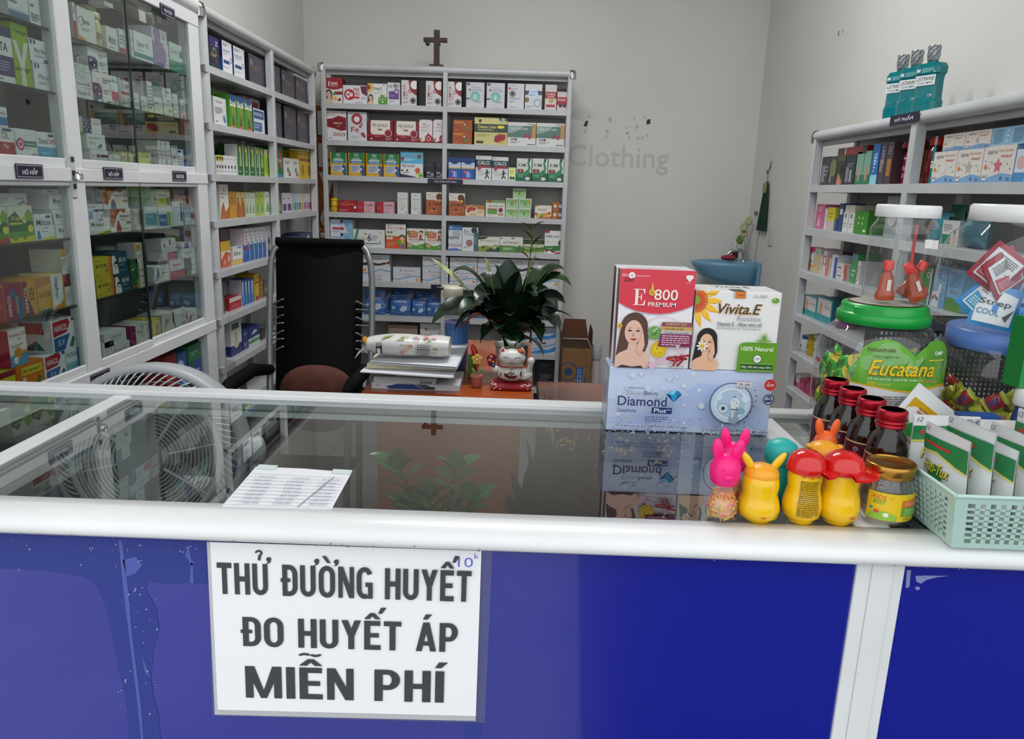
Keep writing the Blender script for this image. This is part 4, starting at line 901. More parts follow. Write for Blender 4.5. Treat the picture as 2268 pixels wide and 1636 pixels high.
row(UL, ZL[0], OT('top'), [
 (466, 488, 122 - 40, '2a2838', ZBX, 'dark purple moon box', {'scol': '2a2050'}),
 (494.6, 516, 86.7, 'e6e6e8', NIT, 'white and blue night box', {'scol': '27579a', 'side': 'r0 .5 1 .5 2a2468'}), (519.5, 543.5, 100, 'e6e6e8', NIT, 'white and blue night box', {'scol': '27579a', 'side': 'r0 .5 1 .5 2a2468'}),
 (553, 588.7, 102.6, '4c4a54', DRK, 'large dark grey box', {'scol': '16161f', 'd': .13}),
 (606, 622, 129, '4c4a54', DRK, 'dark grey box', {'scol': '16161f'}), (625, 653.5, 141.7, '4c4a54', DRK, 'dark grey box', {'scol': '16161f'}), (656, 681.6, 155, '4c4a54', DRK, 'dark grey box', {'scol': '2a2a34'})])
AZM = 'c.8 .3 .12 5a9a8a;c.85 .22 .1 4a7ab8;T.16 .8 .5 .08 555560 Clotrin;l.1 .42 .6 .24 4 666670;l.1 .12 .3 .06 1 44447a'
GRP = 'r.06 .66 .88 .3 e8ecea;c.5 .94 .3 3a5a9a .5;T.14 .72 .7 .1 2a3a3a BÉ BỔ;c.5 .6 .1 d8b040;c.5 .5 .16 8a9a40;p7a4a2a .3 .1 .5 .5 .7 .1;r.2 .02 .6 .08 d06a4a'
row(UL, ZL[1], OT('second'), [
 (475, 503, 216, 'dcdcdc', AZM, 'white box with teal emblem', {'scol': 'c8c8c8'}),
 (476, 506, 204, '6a9a34', 'l.2 .7 .5 .2 2 d8e8c0', 'lime green box', {'back': .062, 'd': .04}),
 (511, 525.5, 210, '4f9a38', GRP, 'green carton with amber drop', {'scol': '5aa03a'}), (527, 542, 214, '4f9a38', GRP, 'green carton with amber drop', {'scol': '5aa03a'}), (544, 560.6, 219, '4f9a38', GRP, 'green carton with amber drop', {'scol': '5aa03a'}),
 (548, 578, 204, 'd8c8c8', 'r0 0 .3 1 a83a40;r.36 .1 .5 .8 a85a5c;l.4 .4 .4 .3 3 d8b8b8', 'red and white box', {'back': .062, 'd': .04}),
 (563, 587, 242, 'd8dce4', 'r.04 .6 .9 .34 2f5288;T.1 .72 .7 .12 e4ecf4 NEOZIN;r.04 .1 .7 .36 3a6090;l.1 .2 .5 .2 2 b8cce0;c.84 .3 .1 d8d0c0', 'blue and white box', {'scol': '44444e'}),
 (608, 625, 221, '4c4a54', DRK, 'dark grey box', {'scol': '16161f'}), (631, 657, 232, '4c4a54', DRK, 'dark grey box', {'scol': '16161f'}), (660, 685, 241, '4c4a54', DRK, 'dark grey box', {'scol': '2a2a34'})])
SW = 'l.16 .76 .5 .1 1 333338;c.5 .4 .1 333338;p44444a .3 .1 .6 .24 .7 .14'
GTL = 'p9ab86a .3 .3 .5 .9 .7 .9 .8 .3;c.5 .84 .1 c8c060;l.2 .1 .6 .06 1 c8d8b0'
row(UL, ZL[2], OT('third'), [
 (480, 485.5, 343, 'dcdcd4', SW + ';r0 .7 1 .3 c8b83a;p2a2a2a 0 .9 .5 .7 1 .9', 'tiny white yellow-topped carton'), (486, 491, 343, 'dcdcd4', SW + ';r0 .7 1 .3 c8b83a;p2a2a2a 0 .9 .5 .7 1 .9', 'tiny white yellow-topped carton'), (491.5, 496.3, 344, 'dcdcd4', SW + ';r0 .7 1 .3 c8b83a;p2a2a2a 0 .9 .5 .7 1 .9', 'tiny white yellow-topped carton'),
 (497, 503.5, 344, 'e2e2e2', SW, 'tiny white carton'), (504, 510.5, 345, 'e2e2e2', SW, 'tiny white carton'), (511, 517.5, 345, 'e2e2e2', SW, 'tiny white carton'), (518, 525, 346, 'e2e2e2', SW, 'tiny white carton'),
 (506, 526, 318, '2c5a2c', GTL, 'dark green carton', {'back': .06, 'd': .04}),
 (528, 539.5, 320, '2f6a30', GTL, 'tall green carton', {'scol': 'd8dcd0'}), (541.5, 552.5, 322, '2f6a30', GTL, 'tall green carton', {'scol': 'd8dcd0'}), (554.5, 566.5, 324, '2f6a30', GTL, 'tall green carton', {'scol': 'd8dcd0'}), (568, 575, 325, '2f6a30', GTL, 'tall green carton', {'scol': 'd8dcd0'}), (577, 586, 328, '2f6a30', GTL, 'tall green carton', {'scol': 'd8dcd0'}),
 (582, 597, 308, '1f6a34', 'l.2 .4 .5 .3 2 a8d0a8', 'taller green carton', {'back': .06, 'd': .04}), (588, 597.5, 331, 'b8d040', 'r0 .8 1 .16 e4e4e0;T.1 .82 .8 .1 3a3a5a TOTAL;c.5 .4 .3 88b030', 'lime carton with white band'),
 (612.5, 628.5, 311.6, '1f7238', 'p c8505a .4 .9 .7 .9 .9 .2 .5 .4;T.3 .5 .5 .1 e0d8d0 Kids;r0 0 1 .1 3a88b8'.replace('p c8', 'pc8'), 'green carton with red child'), (630, 647, 350, 'e0e0dc', 'l.2 .7 .6 .16 2 444444;c.5 .4 .14 3a7a3a;p9a5a3a .5 .1 .7 .4 .9 .1', 'small white herb carton'), (648.6, 662.5, 352, 'e0e0dc', 'l.2 .7 .6 .16 2 444444;c.5 .4 .14 3a7a3a;p9a5a3a .5 .1 .7 .4 .9 .1', 'small white herb carton'),
 (645, 662, 322, 'd8b020', 'l.1 .6 .7 .2 2 8a6a10', 'yellow carton', {'back': .06, 'd': .04}), (664.5, 677.5, 325, 'dab41e', 'r0 .62 1 .1 8a4a1a;c.5 .3 .2 a87a20;l.2 .84 .6 .06 1 8a6a10', 'yellow carton'), (679, 690, 327, 'dab41e', 'r0 .62 1 .1 8a4a1a;c.5 .3 .2 a87a20;l.2 .84 .6 .06 1 8a6a10', 'yellow carton')])
SYR = 'p a8622c 0 .4 .3 .8 .7 .6 1 .3 1 0 0 0;l.2 .7 .6 .1 1 444444'.replace('p a8', 'pa8')
LG = 'l.2 .76 .6 .08 1 3a5a3a;p7aa86a .2 .3 .5 .6 .8 .3 .8 .1 .2 .1'
def slim(x0, x1, yt, c, g, d): return (x0, x1, yt, c, g, d)
row(UL, ZL[3], OT('fourth'), [
 (489, 508.5, 402, 'e4e0da', 'pb06a30 0 0 1 0 1 .36 .6 .2 .4 .5 .1 .3;T.14 .7 .6 .06 333338 Siro;l.1 .6 .5 .05 1 666666;o.5 .86 .06 555555 .02', 'tall white and amber carton'),
 (505, 519, 395, 'c8d8e4', 'r0 .2 1 .5 3a88b0;T.1 .4 .8 .16 e8f4f8 DHA', 'amber bottle with blue label', {'kind': 'bottle', 'cap': 'e8e8e8', 'back': .05}),
 (510, 524, 424, 'c8922a', 'r0 .5 1 .2 b07a1a;l.2 .7 .5 .1 1 6a4a10', 'ochre carton'),
 (525.5, 534.5, 425, 'd8b878', SYR, 'honey coloured carton'), (535.5, 544, 425.5, 'd8b878', SYR, 'honey coloured carton'),
 (545, 552, 426, 'c8d4bc', LG, 'pale green carton'), (552.5, 559, 426, 'c8d4bc', LG, 'pale green carton'), (559.5, 566, 427, 'd4d8c8', LG, 'pale green carton'),
 (567, 576, 425, 'a8c060', LG, 'lime green carton'), (577, 586.5, 424, 'b0c850', LG, 'lime green carton'), (587.5, 600.5, 424, 'd8e0d0', LG, 'white and green carton'),
 (616, 625.5, 427, '4a6a50', LG, 'dark green carton'), (626.5, 636, 427, 'd8d4dc', 'r.1 .1 .8 .35 6a4a80;l.2 .66 .6 .1 1 555555', 'white and violet carton'), (636.5, 646.5, 427, 'd8d4dc', 'r.1 .1 .8 .35 6a4a80;l.2 .66 .6 .1 1 555555', 'white and violet carton'),
 (647.5, 652, 428, 'b8ccc8', LG, 'slim pale carton'), (652.5, 657, 428, 'b8ccd4', 'r.1 .1 .8 .4 4a7a98', 'slim pale blue carton'), (657.5, 662, 428, 'c8d4d8', 'r.1 .1 .8 .4 4a98a0', 'slim pale blue carton'), (662.5, 667, 428, 'd8d8d8', 'r.1 .1 .8 .4 3a7088', 'slim pale blue carton'),
 (668, 673, 428, 'd8cfa8', 'r.1 .1 .8 .4 c8a838', 'slim carton with yellow foot'), (673.5, 678.5, 428.5, 'd8d0d0', 'r.1 .1 .8 .4 b0506a', 'slim carton with pink foot'), (679, 684, 428.5, 'd8d0d4', 'r.1 .1 .8 .4 a8489a', 'slim carton with magenta foot'), (684.5, 689, 429, 'd8c8c8', 'r.1 .1 .8 .4 9a3a42', 'slim carton with red foot')], .09)
KIS = lambda c: 'r0 0 1 .5 2a5aa8;p3a78c0 0 .3 1 .6 1 .4 0 .1;V.22 .45 .56 .36 %s KISAT;r.2 .34 .6 .09 %s;l.2 .86 .6 .06 1 %s' % (c, c, c)
row(UL, ZL[4], OT('fifth'), [
 (491, 512, 534, 'c85a3c', 'r0 .62 1 .38 d8b028;p e4d8c8 0 .3 .5 .6 1 .5 1 .62 0 .62;c.8 .3 .14 e0a880;c.35 .2 .12 d8906a'.replace('p e4', 'pe4'), 'yellow and salmon carton'),
 (515, 530, 506, 'd8b8c4', 'l.1 .3 .5 .4 4 a87888', 'pale pink carton', {'back': .055, 'd': .05}),
 (517, 537, 546, 'e2e2e0', 'T.14 .5 .7 .24 2a2a30 Edoz;r0 0 1 .28 d8b83a;c.5 .2 .12 c8a8c8;r.5 .9 .4 .08 5a98c8', 'small white yellow-footed carton'),
 (532, 540.5, 507, 'd4c8cc', 'p3a78c0 0 0 1 0 1 .3;V.3 .4 .4 .3 8a5a68 SAT', 'tall pink-grey carton'),
 (541.5, 553.5, 506, 'e8e8ec', KIS('b82c50'), 'tall blue carton, red lettering', {'scol': '3a6ab0', 'd': .11}), (554.5, 563.5, 505, 'e8e8ec', KIS('2f7a4a'), 'tall blue carton, green lettering'), (564.5, 572.5, 504, 'e8e8ec', KIS('2f7a8a'), 'tall blue carton, teal lettering'), (573.5, 581.5, 503, 'e8e8ec', KIS('2a5aa0'), 'tall blue carton, blue lettering'), (582.5, 590, 502, 'e8e8ec', KIS('4a5a80'), 'tall blue carton, slate lettering'),
 (591, 603, 499, 'c8c8cc', 'p2a2a30 .2 0 .8 0 .7 .5 .5 .7 .3 .5;c.5 .3 .14 8a8a90', 'black and white carton'),
 (618, 636, 528, 'b8b0a8', 'r0 .7 1 .3 7a2a34;c.5 .4 .2 4a8a80', 'red and teal carton'), (640, 662, 523, '2a3458', 'l.2 .4 .6 .3 2 8a98b8', 'navy carton'), (664, 689, 516, '2c3a6a', 'p c8ccd8 .1 .2 .4 .7 .6 .3;p c8ccd8 .5 .4 .8 .9 .9 .5'.replace('p c8', 'pc8'), 'navy and white pack')], .09)
PEN = 'p d8e0ec .2 .08 .8 .08 .8 .92 .2 .92;p3a78c0 .3 .3 .5 .85 .7 .3;c.5 .2 .14 4a88c8'.replace('p d8', 'pd8')
row(UL, ZL[5], OT('sixth'), [
 (484, 499, 649, '3a6a50', 'l.1 .2 .7 .6 4 d0dcd0', 'green patterned bag', {'name': 'medicine_pack', 'cat': 'medicine pack'}),
 (509, 535, 657, 'b02430', 'r0 .66 1 .34 d8d0cc;l.2 .2 .6 .2 2 d86a70', 'low red tub'),
 (504, 521, 622, 'c8ccd4', 'r0 .84 1 .16 3a6aa8;r0 0 .1 1 3a6aa8', 'white box with blue edge', {'back': .06, 'd': .04}),
 (537, 543, 620, '2f68b0', PEN, 'blue carton', {'scol': 'ccd0dc', 'd': .12}), (544, 549.5, 619, '2f68b0', PEN, 'blue carton'), (550.5, 556, 618, '2f68b0', PEN, 'blue carton'), (557, 563.5, 617, '2f68b0', PEN, 'blue carton'),
 (565, 575.5, 606, 'd8b024', 'p9a2a2a .15 .0 .85 0 .85 .7 .15 .7;c.5 .4 .26 d8b024;T.3 .8 .5 .08 8a2a20 LON', 'yellow and red carton'), (577, 584, 612, '8a6a38', 'l.2 .2 .6 .6 3 b89a60', 'brown carton'), (586, 593, 620, '6a5a38', 'c.5 .4 .2 a8986a', 'brown carton')], .09)
row(UL, ZL[6], OT('seventh'), [
 (513, 537, 710, 'dcdcd8', 'r0 0 1 .3 26346c;c.5 .5 .3 d8d8d0;p b8b07a .35 .2 .45 .66 .55 .66 .65 .2 .56 .2 .5 .5 .44 .2;r.12 .76 .64 .18 3a6a58;l.4 .6 .2 .04 1 a86a3a'.replace('p b8', 'pb8'), 'large white figure box', {'scol': 'd4d4d0', 'side': 'r0 0 1 .3 26346c', 'd': .12}),
 (539, 551, 752, '2a3a78', 'l.2 .4 .6 .3 2 c0c8e0', 'navy carton'), (539, 551, 729, '2a3a78', 'l.2 .4 .6 .3 2 c0c8e0', 'navy carton', {'st': 1}), (552, 576, 745, 'c8d0cc', 'r0 .3 1 .36 3a8a58;l.2 .7 .5 .2 1 2a3a78', 'green striped carton'), (552, 576, 722, '2a3a78', 'p c8ccd4 .2 .3 .5 .7 .8 .5 .6 .3'.replace('p c8', 'pc8'), 'navy carton', {'st': 1}), (578, 588, 730, '3a342c', '', 'dark brown carton')], .09)
# slivers of stock seen through the open end of the rack
# ================================================================== goods behind the glass doors
def CT(n, b): return '%s shelf, %s bay, cabinet' % (n, b)
DX = 'r0 0 .46 .62 4a3a6a;pe4e4e6 .1 .5 .2 .5 .1 .36;pe4e4e6 .36 .62 .46 .62 .46 .5;pe4e4e6 .24 .3 .34 .34 .3 .2;pe4e4e6 .18 .06 .4 .12 .4 .02 .2 .0;T.54 .76 .42 .08 55555c Duxines 30;T.54 .66 .2 .07 55555c CAP;l.54 .3 .36 .2 2 aaaaaa;r.7 .04 .2 .03 333333'
PLN = 'l.1 .55 .5 .2 1 666666;l.1 .2 .7 .2 2 aaaaaa'
row(UC, 1.780, CT('top', 'near upper'), [
 (20, 66, -14, 'dcdcdc', PLN + ';r0 0 1 .3 5a7a9a', 'white and slate box'), (68, 92, -10, 'dcdcdc', PLN + ';l.1 .1 .8 .3 4 555555', 'white lined box')])
row(UC, 1.6265, CT('middle', 'near upper'), [
 (-14, 36, 55, 'e2e2e4', 'r0 .12 1 .36 453a6a;r0 .82 1 .18 453a6a;T.0 .56 .78 .16 2c2c38 SYSTA;l.3 .2 .5 .2 4 b0a8d0;l.1 .04 .5 .05 1 888888;c.05 .28 .12 c8c8d8', 'white and purple box'),
 (37, 74, 10, '8fae2a', 'pd8d8d4 .02 .72 .26 .72 .48 .44 .7 .72 .95 .72 .62 .34 .62 0 .34 0 .34 .34;T.12 .82 .8 .09 26301c Yumangel;T.02 .22 .9 .1 26301c umangel;l.3 .15 .5 .03 1 c05050;r.4 0 .16 .28 d8d8d4', 'tall lime box with white letter'),
 (78, 121, 139, 'dcdee2', 'r.1 .76 .12 .2 2a4a90;r.3 .78 .1 .18 2a4a90;t.3 .4 .66 .18 44485a Mirza;l.3 .2 .6 .12 2 8a8fa0', 'white box with blue monogram'), (72, 119, 88, 'dcdee2', 'r.1 .76 .12 .2 2a4a90;r.3 .78 .1 .18 2a4a90;t.3 .42 .66 .2 44485a Mirza Blue;l.3 .2 .6 .12 2 8a8fa0;r.8 .02 .2 .16 2a3a78', 'white box with blue monogram', {'st': 1})])
row(UC, 1.462, CT('bottom', 'near upper'), [
 (-16, 36, 281, 'e4e0de', 'r0 0 1 .46 a83038;t.0 .58 .78 .26 444448 SBITOL;T.5 .22 .22 .16 f0dcd8 5g;r.5 .86 .4 .1 3a4a78', 'white and red box'), (-16, 26, 235, 'e2e4e8', 'r0 .08 1 .42 3a78b8;T.1 .6 .8 .18 2c3040 GADHG;r.2 .86 .4 .1 3a4a78;l.3 .25 .4 .08 1 b0d0f0', 'white and blue box', {'st': 1}),
 (38, 84, 286, 'e0e0e0', 'r0 .34 1 .22 3a7a5a;c.22 .42 .24 c03878;o.22 .42 .15 f0d8e4 .06;T.44 .4 .5 .1 dfeee4 Kremil-S;l.4 .24 .4 .05 1 777777;c.84 .06 .14 c89aa0 .5', 'white box with pink stomach disc'),
 (85, 138, 293, 'e4e4e4', 'r0 0 1 .4 4a9ac0;T.08 .52 .48 .24 2c3040 Oresol;T.6 .54 .36 .2 a83a34 245;r.6 .82 .28 .12 3a4a78;l.2 .1 .6 .1 1 a0d0e8', 'white and sky blue box')])
MIT = 'T.34 .4 .56 .36 333338 Mitux;l.3 .26 .34 .06 1 777777;t.66 .16 .22 .14 555558 Caps;r0 0 .02 1 c8c8c4'
EUG = 'p2c6a38 0 .0 1 .0 1 .7 .92 .72 .64 .5 .3 .86 .05 .72 0 .72;p7aa838 .55 .62 .84 .92 1 .78 1 .55;p5a9a38 0 .3 1 .3 1 .0 0 .0;pd8cf28 0 .0 1 .0 1 .16 0 .12;J.1 .6 .6 .12 f0e070 Eugica;r.04 .49 .5 .06 c8d040;c.86 .36 .12 e8d838 .9;p6aa040 .1 .1 .2 .3 .34 .22 .3 .1 .2 .04;c.56 .12 .05 5a8a30;c.66 .16 .05 5a8a30'
row(UC, 1.254, CT('top', 'near lower'), [
 (-24, 22, 458, 'dcdccc', EUG + ';p b84a2a 0 0 1 0 1 .2'.replace('p b8', 'pb8') + ';r0 0 1 .1 b03a2a', 'green leafy mint box'), (24, 78, 456, 'dcdccc', EUG, 'green and yellow mint box'), (80, 123, 474, 'e0e2e4', 'T.1 .56 .76 .24 333338 Mitux;r.6 .84 .24 .1 3a4a88;l.36 .44 .5 .05 1 666666;p3a78b8 .08 .04 .1 .3 .2 .4 .24 .2 .28 .04;l.3 .3 .5 .05 1 7aa0d0;pd0d048 .2 0 1 .16 1 0', 'white box with blue figure'),
 (125, 158, 497, 'dededa', MIT, 'flat white box'), (120, 154, 464, 'dededa', MIT, 'flat white box, second layer,', {'st': 1}), (116, 151, 431, 'dededa', MIT, 'flat white box, third layer,', {'st': 1}), (104, 139, 403, 'dededa', MIT, 'topmost flat white box', {'st': 1}),
 (4, 70, 428, 'd4d6d4', 'l.05 .2 .3 .5 5 888888;T.6 .5 .28 .2 666a70 Acemuc;p4a78a8 .62 .1 .9 .44 .94 .34 .74 .08;pd8906a .8 .1 1 .34 1 .1', 'long grey-white box', {'st': 1})])
HAP = 'p23538f .3 .0 1 .0 1 .5 .5 .88 .1 .62;p8f1a3a .0 0 .62 0 .62 .46 .3 .8 0 .6;V.16 .1 .2 .6 efe4e4 HAPACOL;V.62 .14 .14 .48 d0c85a 650 EXTRA'
row(UC, 1.0715, CT('middle', 'near lower'), [
 (-22, 14, 640, 'a82a28', 'r0 0 .3 1 c04030;l.3 .3 .5 .3 3 e8b090', 'red box'), (15, 54, 628, '8f1a3a', HAP, 'crimson and blue box', {'scol': 'c8b850', 'tcol': 'a83a50'}), (56, 86, 622, 'c8922a', 'r0 0 .36 1 6a2024;V.08 .1 .26 .76 efe4e0 HAPACOL;V.5 .4 .3 .4 5a2418 325;p6a2a24 .36 0 .7 0 .36 .5', 'amber box with dark spine'),
 (88, 118, 614, 'd0a038', 'p b87838 0 1 1 1 1 .8 0 .7;J.06 .42 .88 .16 7a2a20 ALAXAN;r.3 .0 .6 .1 c8b8a8;r0 0 1 .06 5a6a40'.replace('p b8', 'pb8'), 'golden box'), (119, 146, 606, 'd8dcd8', 'V.24 .3 .34 .6 26282c Hagifen;pd88a28 .1 0 1 0 1 .3 .6 .1 .1 .08;r.9 0 .1 1 d89a30', 'white and orange upright box', {'tcol': 'd8b830'}),
 (148, 176, 634, 'd4d2d0', 'l.1 .3 .6 .4 4 8a8a8a', 'small white box'), (147, 174, 607, '7a2428', 'l.1 .3 .7 .3 2 a85058', 'dark red box', {'st': 1}), (147, 173, 591, 'd0d0cc', 'T.3 .3 .4 .5 444444 TT', 'thin white box', {'st': 1}), (146, 170, 552, 'd4d0c4', 'r0 .6 .7 .4 d8952a;l.1 .06 .6 .4 3 888888', 'topmost orange and white box', {'st': 1})])
SUI = 'pb02034 .06 .5 .62 .56 .8 .84 .72 .98 .06 .96;p2f5f9f .06 .04 .5 .04 .76 .5 .06 .46;T.12 .64 .54 .2 f0e4e4 HAPACOL;J.2 .2 .3 .18 c8dcf0 SUI;r.86 .88 .12 .1 3a4a88;p2f6a70 .7 .1 .86 .4 .96 .3 .84 .04'
row(UC, .8795, CT('bottom', 'near lower'), [
 (-18, 40, 826, 'd0c02a', 'r0 .8 1 .2 8a1a28;J.1 .44 .8 .24 26261c Coldacmin;T.5 .2 .3 .14 26261c FLU;o.7 .2 .4 26261c .02', 'yellow flu remedy box'), (42, 101, 802, 'd07018', 'r.2 .62 .76 .26 d8c83a;J.24 .68 .66 .13 2a2a1c Effer-Paramax C;l.24 .2 .3 .14 2 6a3a10;c.78 .22 .2 e09a2a .8;p3a7a38 .66 .22 .8 .5 .9 .4 .8 .14;r.2 .42 .12 .14 d8ccc0', 'orange fizzy tablet box'),
 (103, 149, 783, 'e2e4e6', SUI, 'white, red and blue box'), (150, 178, 772, 'd4dee2', 'T.1 .7 .84 .17 2a4a80 PACEGAN;r0 0 1 .5 7ab0c4;o.6 .22 .14 3a7a90 .03', 'pale blue box'), (180, 194, 768, '2f5a94', '', 'slim blue box'),
 (126, 176, 706, 'e2e4e6', SUI, 'white, red and blue box', {'st': 1, 'd': .11, 'side': 'r.0 .0 1 1 dfe2e2;r.2 .6 .6 .36 a02838;p2f6a70 .2 .1 .6 .4 .8 .1'}),
 (34, 72, 728, 'e0e4e4', 'r0 0 1 .3 4a9ac0;T.05 .8 .9 .1 a83a48 Paramax 325;t.5 .68 .2 .08 555555 SUI;c.46 .34 .16 d8903a;r.5 .3 .5 .08 d89a4a;c.3 .16 .1 e8e8e8;l.1 .5 .7 .1 2 999999', 'white child syrup box', {'st': 1, 'scol': 'b01a4a'})])
row(UC, 1.780, CT('top', 'far upper'), [
 (166, 172, 5, 'e0dcda', 'r0 0 1 .5 b02a38;T.1 .7 .8 .2 8a3a3a 30', 'red-footed box'), (176, 215, 20, 'e2e0de', 'p d8874a 0 0 .5 0 .2 .12 0 .16;o.2 .6 .14 3a3a40 .02;T.26 .5 .4 .2 44444a Expas;l.2 .32 .5 .1 2 888888'.replace('p d8', 'pd8'), 'long white box', {'side': 'V.2 .2 .3 .6 44444a Expas'}),
 (202, 221, 14, 'dccfa4', 'l.2 .3 .6 .2 2 a89a70', 'cream tube carton', {'back': .05, 'd': .04}), (218, 236, 28, 'd8d0a8', 'l.1 .2 .6 .4 3 555040', 'cream bottle', {'kind': 'bottle', 'cap': 'd8d0b0', 'neck': .8}),
 (238, 264, 61, 'e0e0de', 'T.2 .3 .6 .36 333338 Motium;l.2 .1 .6 .1 1 888888', 'white box'), (240, 259, 40, 'dededc', PLN, 'smaller white box', {'st': 1}), (266, 285, 66, 'dedcdc', 'r0 0 1 .26 b03a40;l.1 .4 .6 .4 3 888888', 'white box with red foot'),
 (292, 297, 66, 'd8d8d4', PLN, 'narrow white box'), (299, 341, 75, 'dfe3e3', 'r0 .1 1 .16 4a8a98;T.16 .44 .6 .26 3a4a54 Lipvar 10;l.2 .34 .4 .06 1 5a8a98', 'long white and teal box'), (343, 376, 95, 'd8d0dc', 'c.34 .5 .6 9a80b0;T.66 .3 .2 .4 5a5a68 LD;r.5 0 .02 1 9a6a90', 'white box with violet disc'), (340, 374, 64, 'd8d0dc', 'c.34 .5 .6 9a80b0;T.66 .3 .2 .4 5a5a68 LD;r.5 0 .02 1 9a6a90', 'white box with violet disc', {'st': 1}), (378, 406, 97, 'd0dad4', 'r0 0 1 .4 5a9a80;T.1 .6 .6 .2 7a9088 Glucophil;r.8 .56 .18 .24 3a6a5a', 'white and green box')])
row(UC, 1.6265, CT('middle', 'far upper'), [
 (166, 206, 194, 'dededc', 'T.2 .3 .7 .4 3a3a44 Nexium 40', 'flat white box'), (165, 206, 177, 'dededc', 'T.2 .3 .7 .4 3a3a44 Nexium 40', 'flat white box, second layer,', {'st': 1}), (164, 206, 158, 'd4d4d2', PLN, 'flat white box, third layer,', {'st': 1}), (163, 205, 141, 'd4d4d2', PLN, 'topmost flat white box', {'st': 1}),
 (209, 250, 162, 'e4e2e2', DX, 'large white and purple box', {'d': .11}), (203, 246, 99, 'e4e2e2', DX, 'large white and purple box', {'st': 1, 'd': .11, 'side': 'T.3 .84 .3 .08 333338 D;V.3 .1 .3 .4 555560 Duxines 30'}),
 (251, 258, 167, 'e4e4e2', 'r0 .1 1 .6 c84040', 'small white bottle, red label', {'kind': 'bottle', 'cap': 'e8e8e4', 'neck': .7}), (259, 269, 170, 'e4e4e2', 'r0 .1 1 .6 c84040', 'small white bottle, red label', {'kind': 'bottle', 'cap': 'e8e8e4', 'neck': .7}),
 (271, 295, 204, 'dcd8d4', 'r.0 .8 1 .2 b03a40;l.1 .2 .7 .4 3 888888', 'white and red box'), (271, 293, 175, 'dcd8d4', 'r.0 .86 1 .14 b03a40;l.1 .2 .7 .4 3 888888', 'white and red box', {'st': 1}),
 (299, 310, 206, 'd8d8d6', PLN, 'little grey-white box'), (314, 328, 213, 'd8d8d6', PLN, 'little grey-white box'), (330, 341, 181, 'dadad8', 'l.1 .1 .8 .8 7 777777', 'tall lined white box'), (343, 362, 216, 'dadad6', PLN, 'tilted white box'),
 (364, 384, 232, 'dcdcda', 'T.4 .3 .4 .4 555555 Indo', 'white box'), (364, 383, 214, 'dcdcda', 'T.4 .3 .4 .4 555555 Indo', 'white box, second layer,', {'st': 1}), (363, 382, 194, 'dcdcda', 'r0 .9 .7 .1 b03038;T.4 .3 .4 .4 555555 Indo', 'topmost red-lidded white box', {'st': 1, 'tcol': 'b03038'}),
 (386, 398, 232, 'dcdcda', PLN, 'small white box'), (385, 396, 208, 'dcdcda', PLN, 'small white box', {'st': 1}), (401, 417, 220, 'd4d8d8', 'r.3 0 .5 .2 9aa0a0;l.1 .3 .7 .4 4 999999', 'pale upright box')])
row(UC, 1.462, CT('bottom', 'far upper'), [
 (175, 191, 243, 'e2e4dc', 'r0 .3 1 .7 c8cc3a;r.2 .7 .6 .2 3a8a4a;r0 .1 1 .1 3a7a6a', 'white bottle, yellow label', {'kind': 'bottle', 'cap': 'e8e8e4', 'neck': .55}),
 (201, 240, 332, 'd8d4d8', 'r.36 .3 .64 .3 4a3058;l.1 .2 .2 .4 2 888888', 'flat white and plum box'), (197, 237, 297, 'dcdcda', 'T.1 .66 .56 .14 55555c STILUX-60;l.1 .3 .4 .2 3 aaaaaa;c.72 .26 .2 4a4e50 .7;c.6 .16 .12 4a4e50', 'white box with grey sketch', {'st': 1}), (190, 231, 261, 'dcdcde', 'r0 0 .46 1 2c3050;c.1 .8 .06 d8d8e0;c.3 .8 .06 d8d8e0;c.2 .6 .06 d8d8e0;c.38 .6 .06 d8d8e0;c.1 .4 .06 d8d8e0;c.3 .4 .06 d8d8e0;c.2 .2 .06 d8d8e0;c.38 .2 .06 d8d8e0;T.56 .6 .36 .1 777780 Stivent', 'navy patterned white box', {'st': 1}),
 (243, 268, 343, 'd4d2d0', PLN, 'flat white box'), (270, 297, 339, 'c8c498', 'l.1 .3 .7 .4 2 8a8458', 'flat yellowish box'), (299, 342, 338, 'ccc67a', 'T.1 .5 .6 .3 7a7440 Amoxi;r.86 0 .14 1 3a78a8', 'flat yellow blue-ended box'),
 (352, 359, 311, 'd8d8d6', 'l.2 .2 .6 .6 4 999999', 'slim upright white box'), (360, 368, 312, 'd8d8d6', 'l.2 .2 .6 .6 4 999999', 'slim upright white box'), (370, 379, 313, 'd8d8d6', 'l.2 .2 .6 .6 4 999999', 'slim upright white box'), (382, 408, 330, 'd8d8d8', 'T.1 .4 .8 .2 55555a MACIZN;l.1 .2 .7 .1 1 888888;r.5 .82 .3 .12 333338', 'low white box')])
ZEN = 'pa85a2a 0 1 .8 1 .7 .8 .5 .92 .34 .76 .24 .5 .14 .2 0 .3;p8a3a20 .3 1 .5 1 .4 .84;pc88a4a .1 .9 .24 .9 .16 .7;T.44 .62 .48 .1 %s ZENSALBU;l.46 .5 .4 .06 1 888888;p%s .26 0 .28 .3 .32 .46 .38 .5 .42 .4 .48 .2 .48 0;r.78 .34 .18 .1 8a8060;c.54 .12 .03 333333;l.6 .1 .3 .05 1 888888'
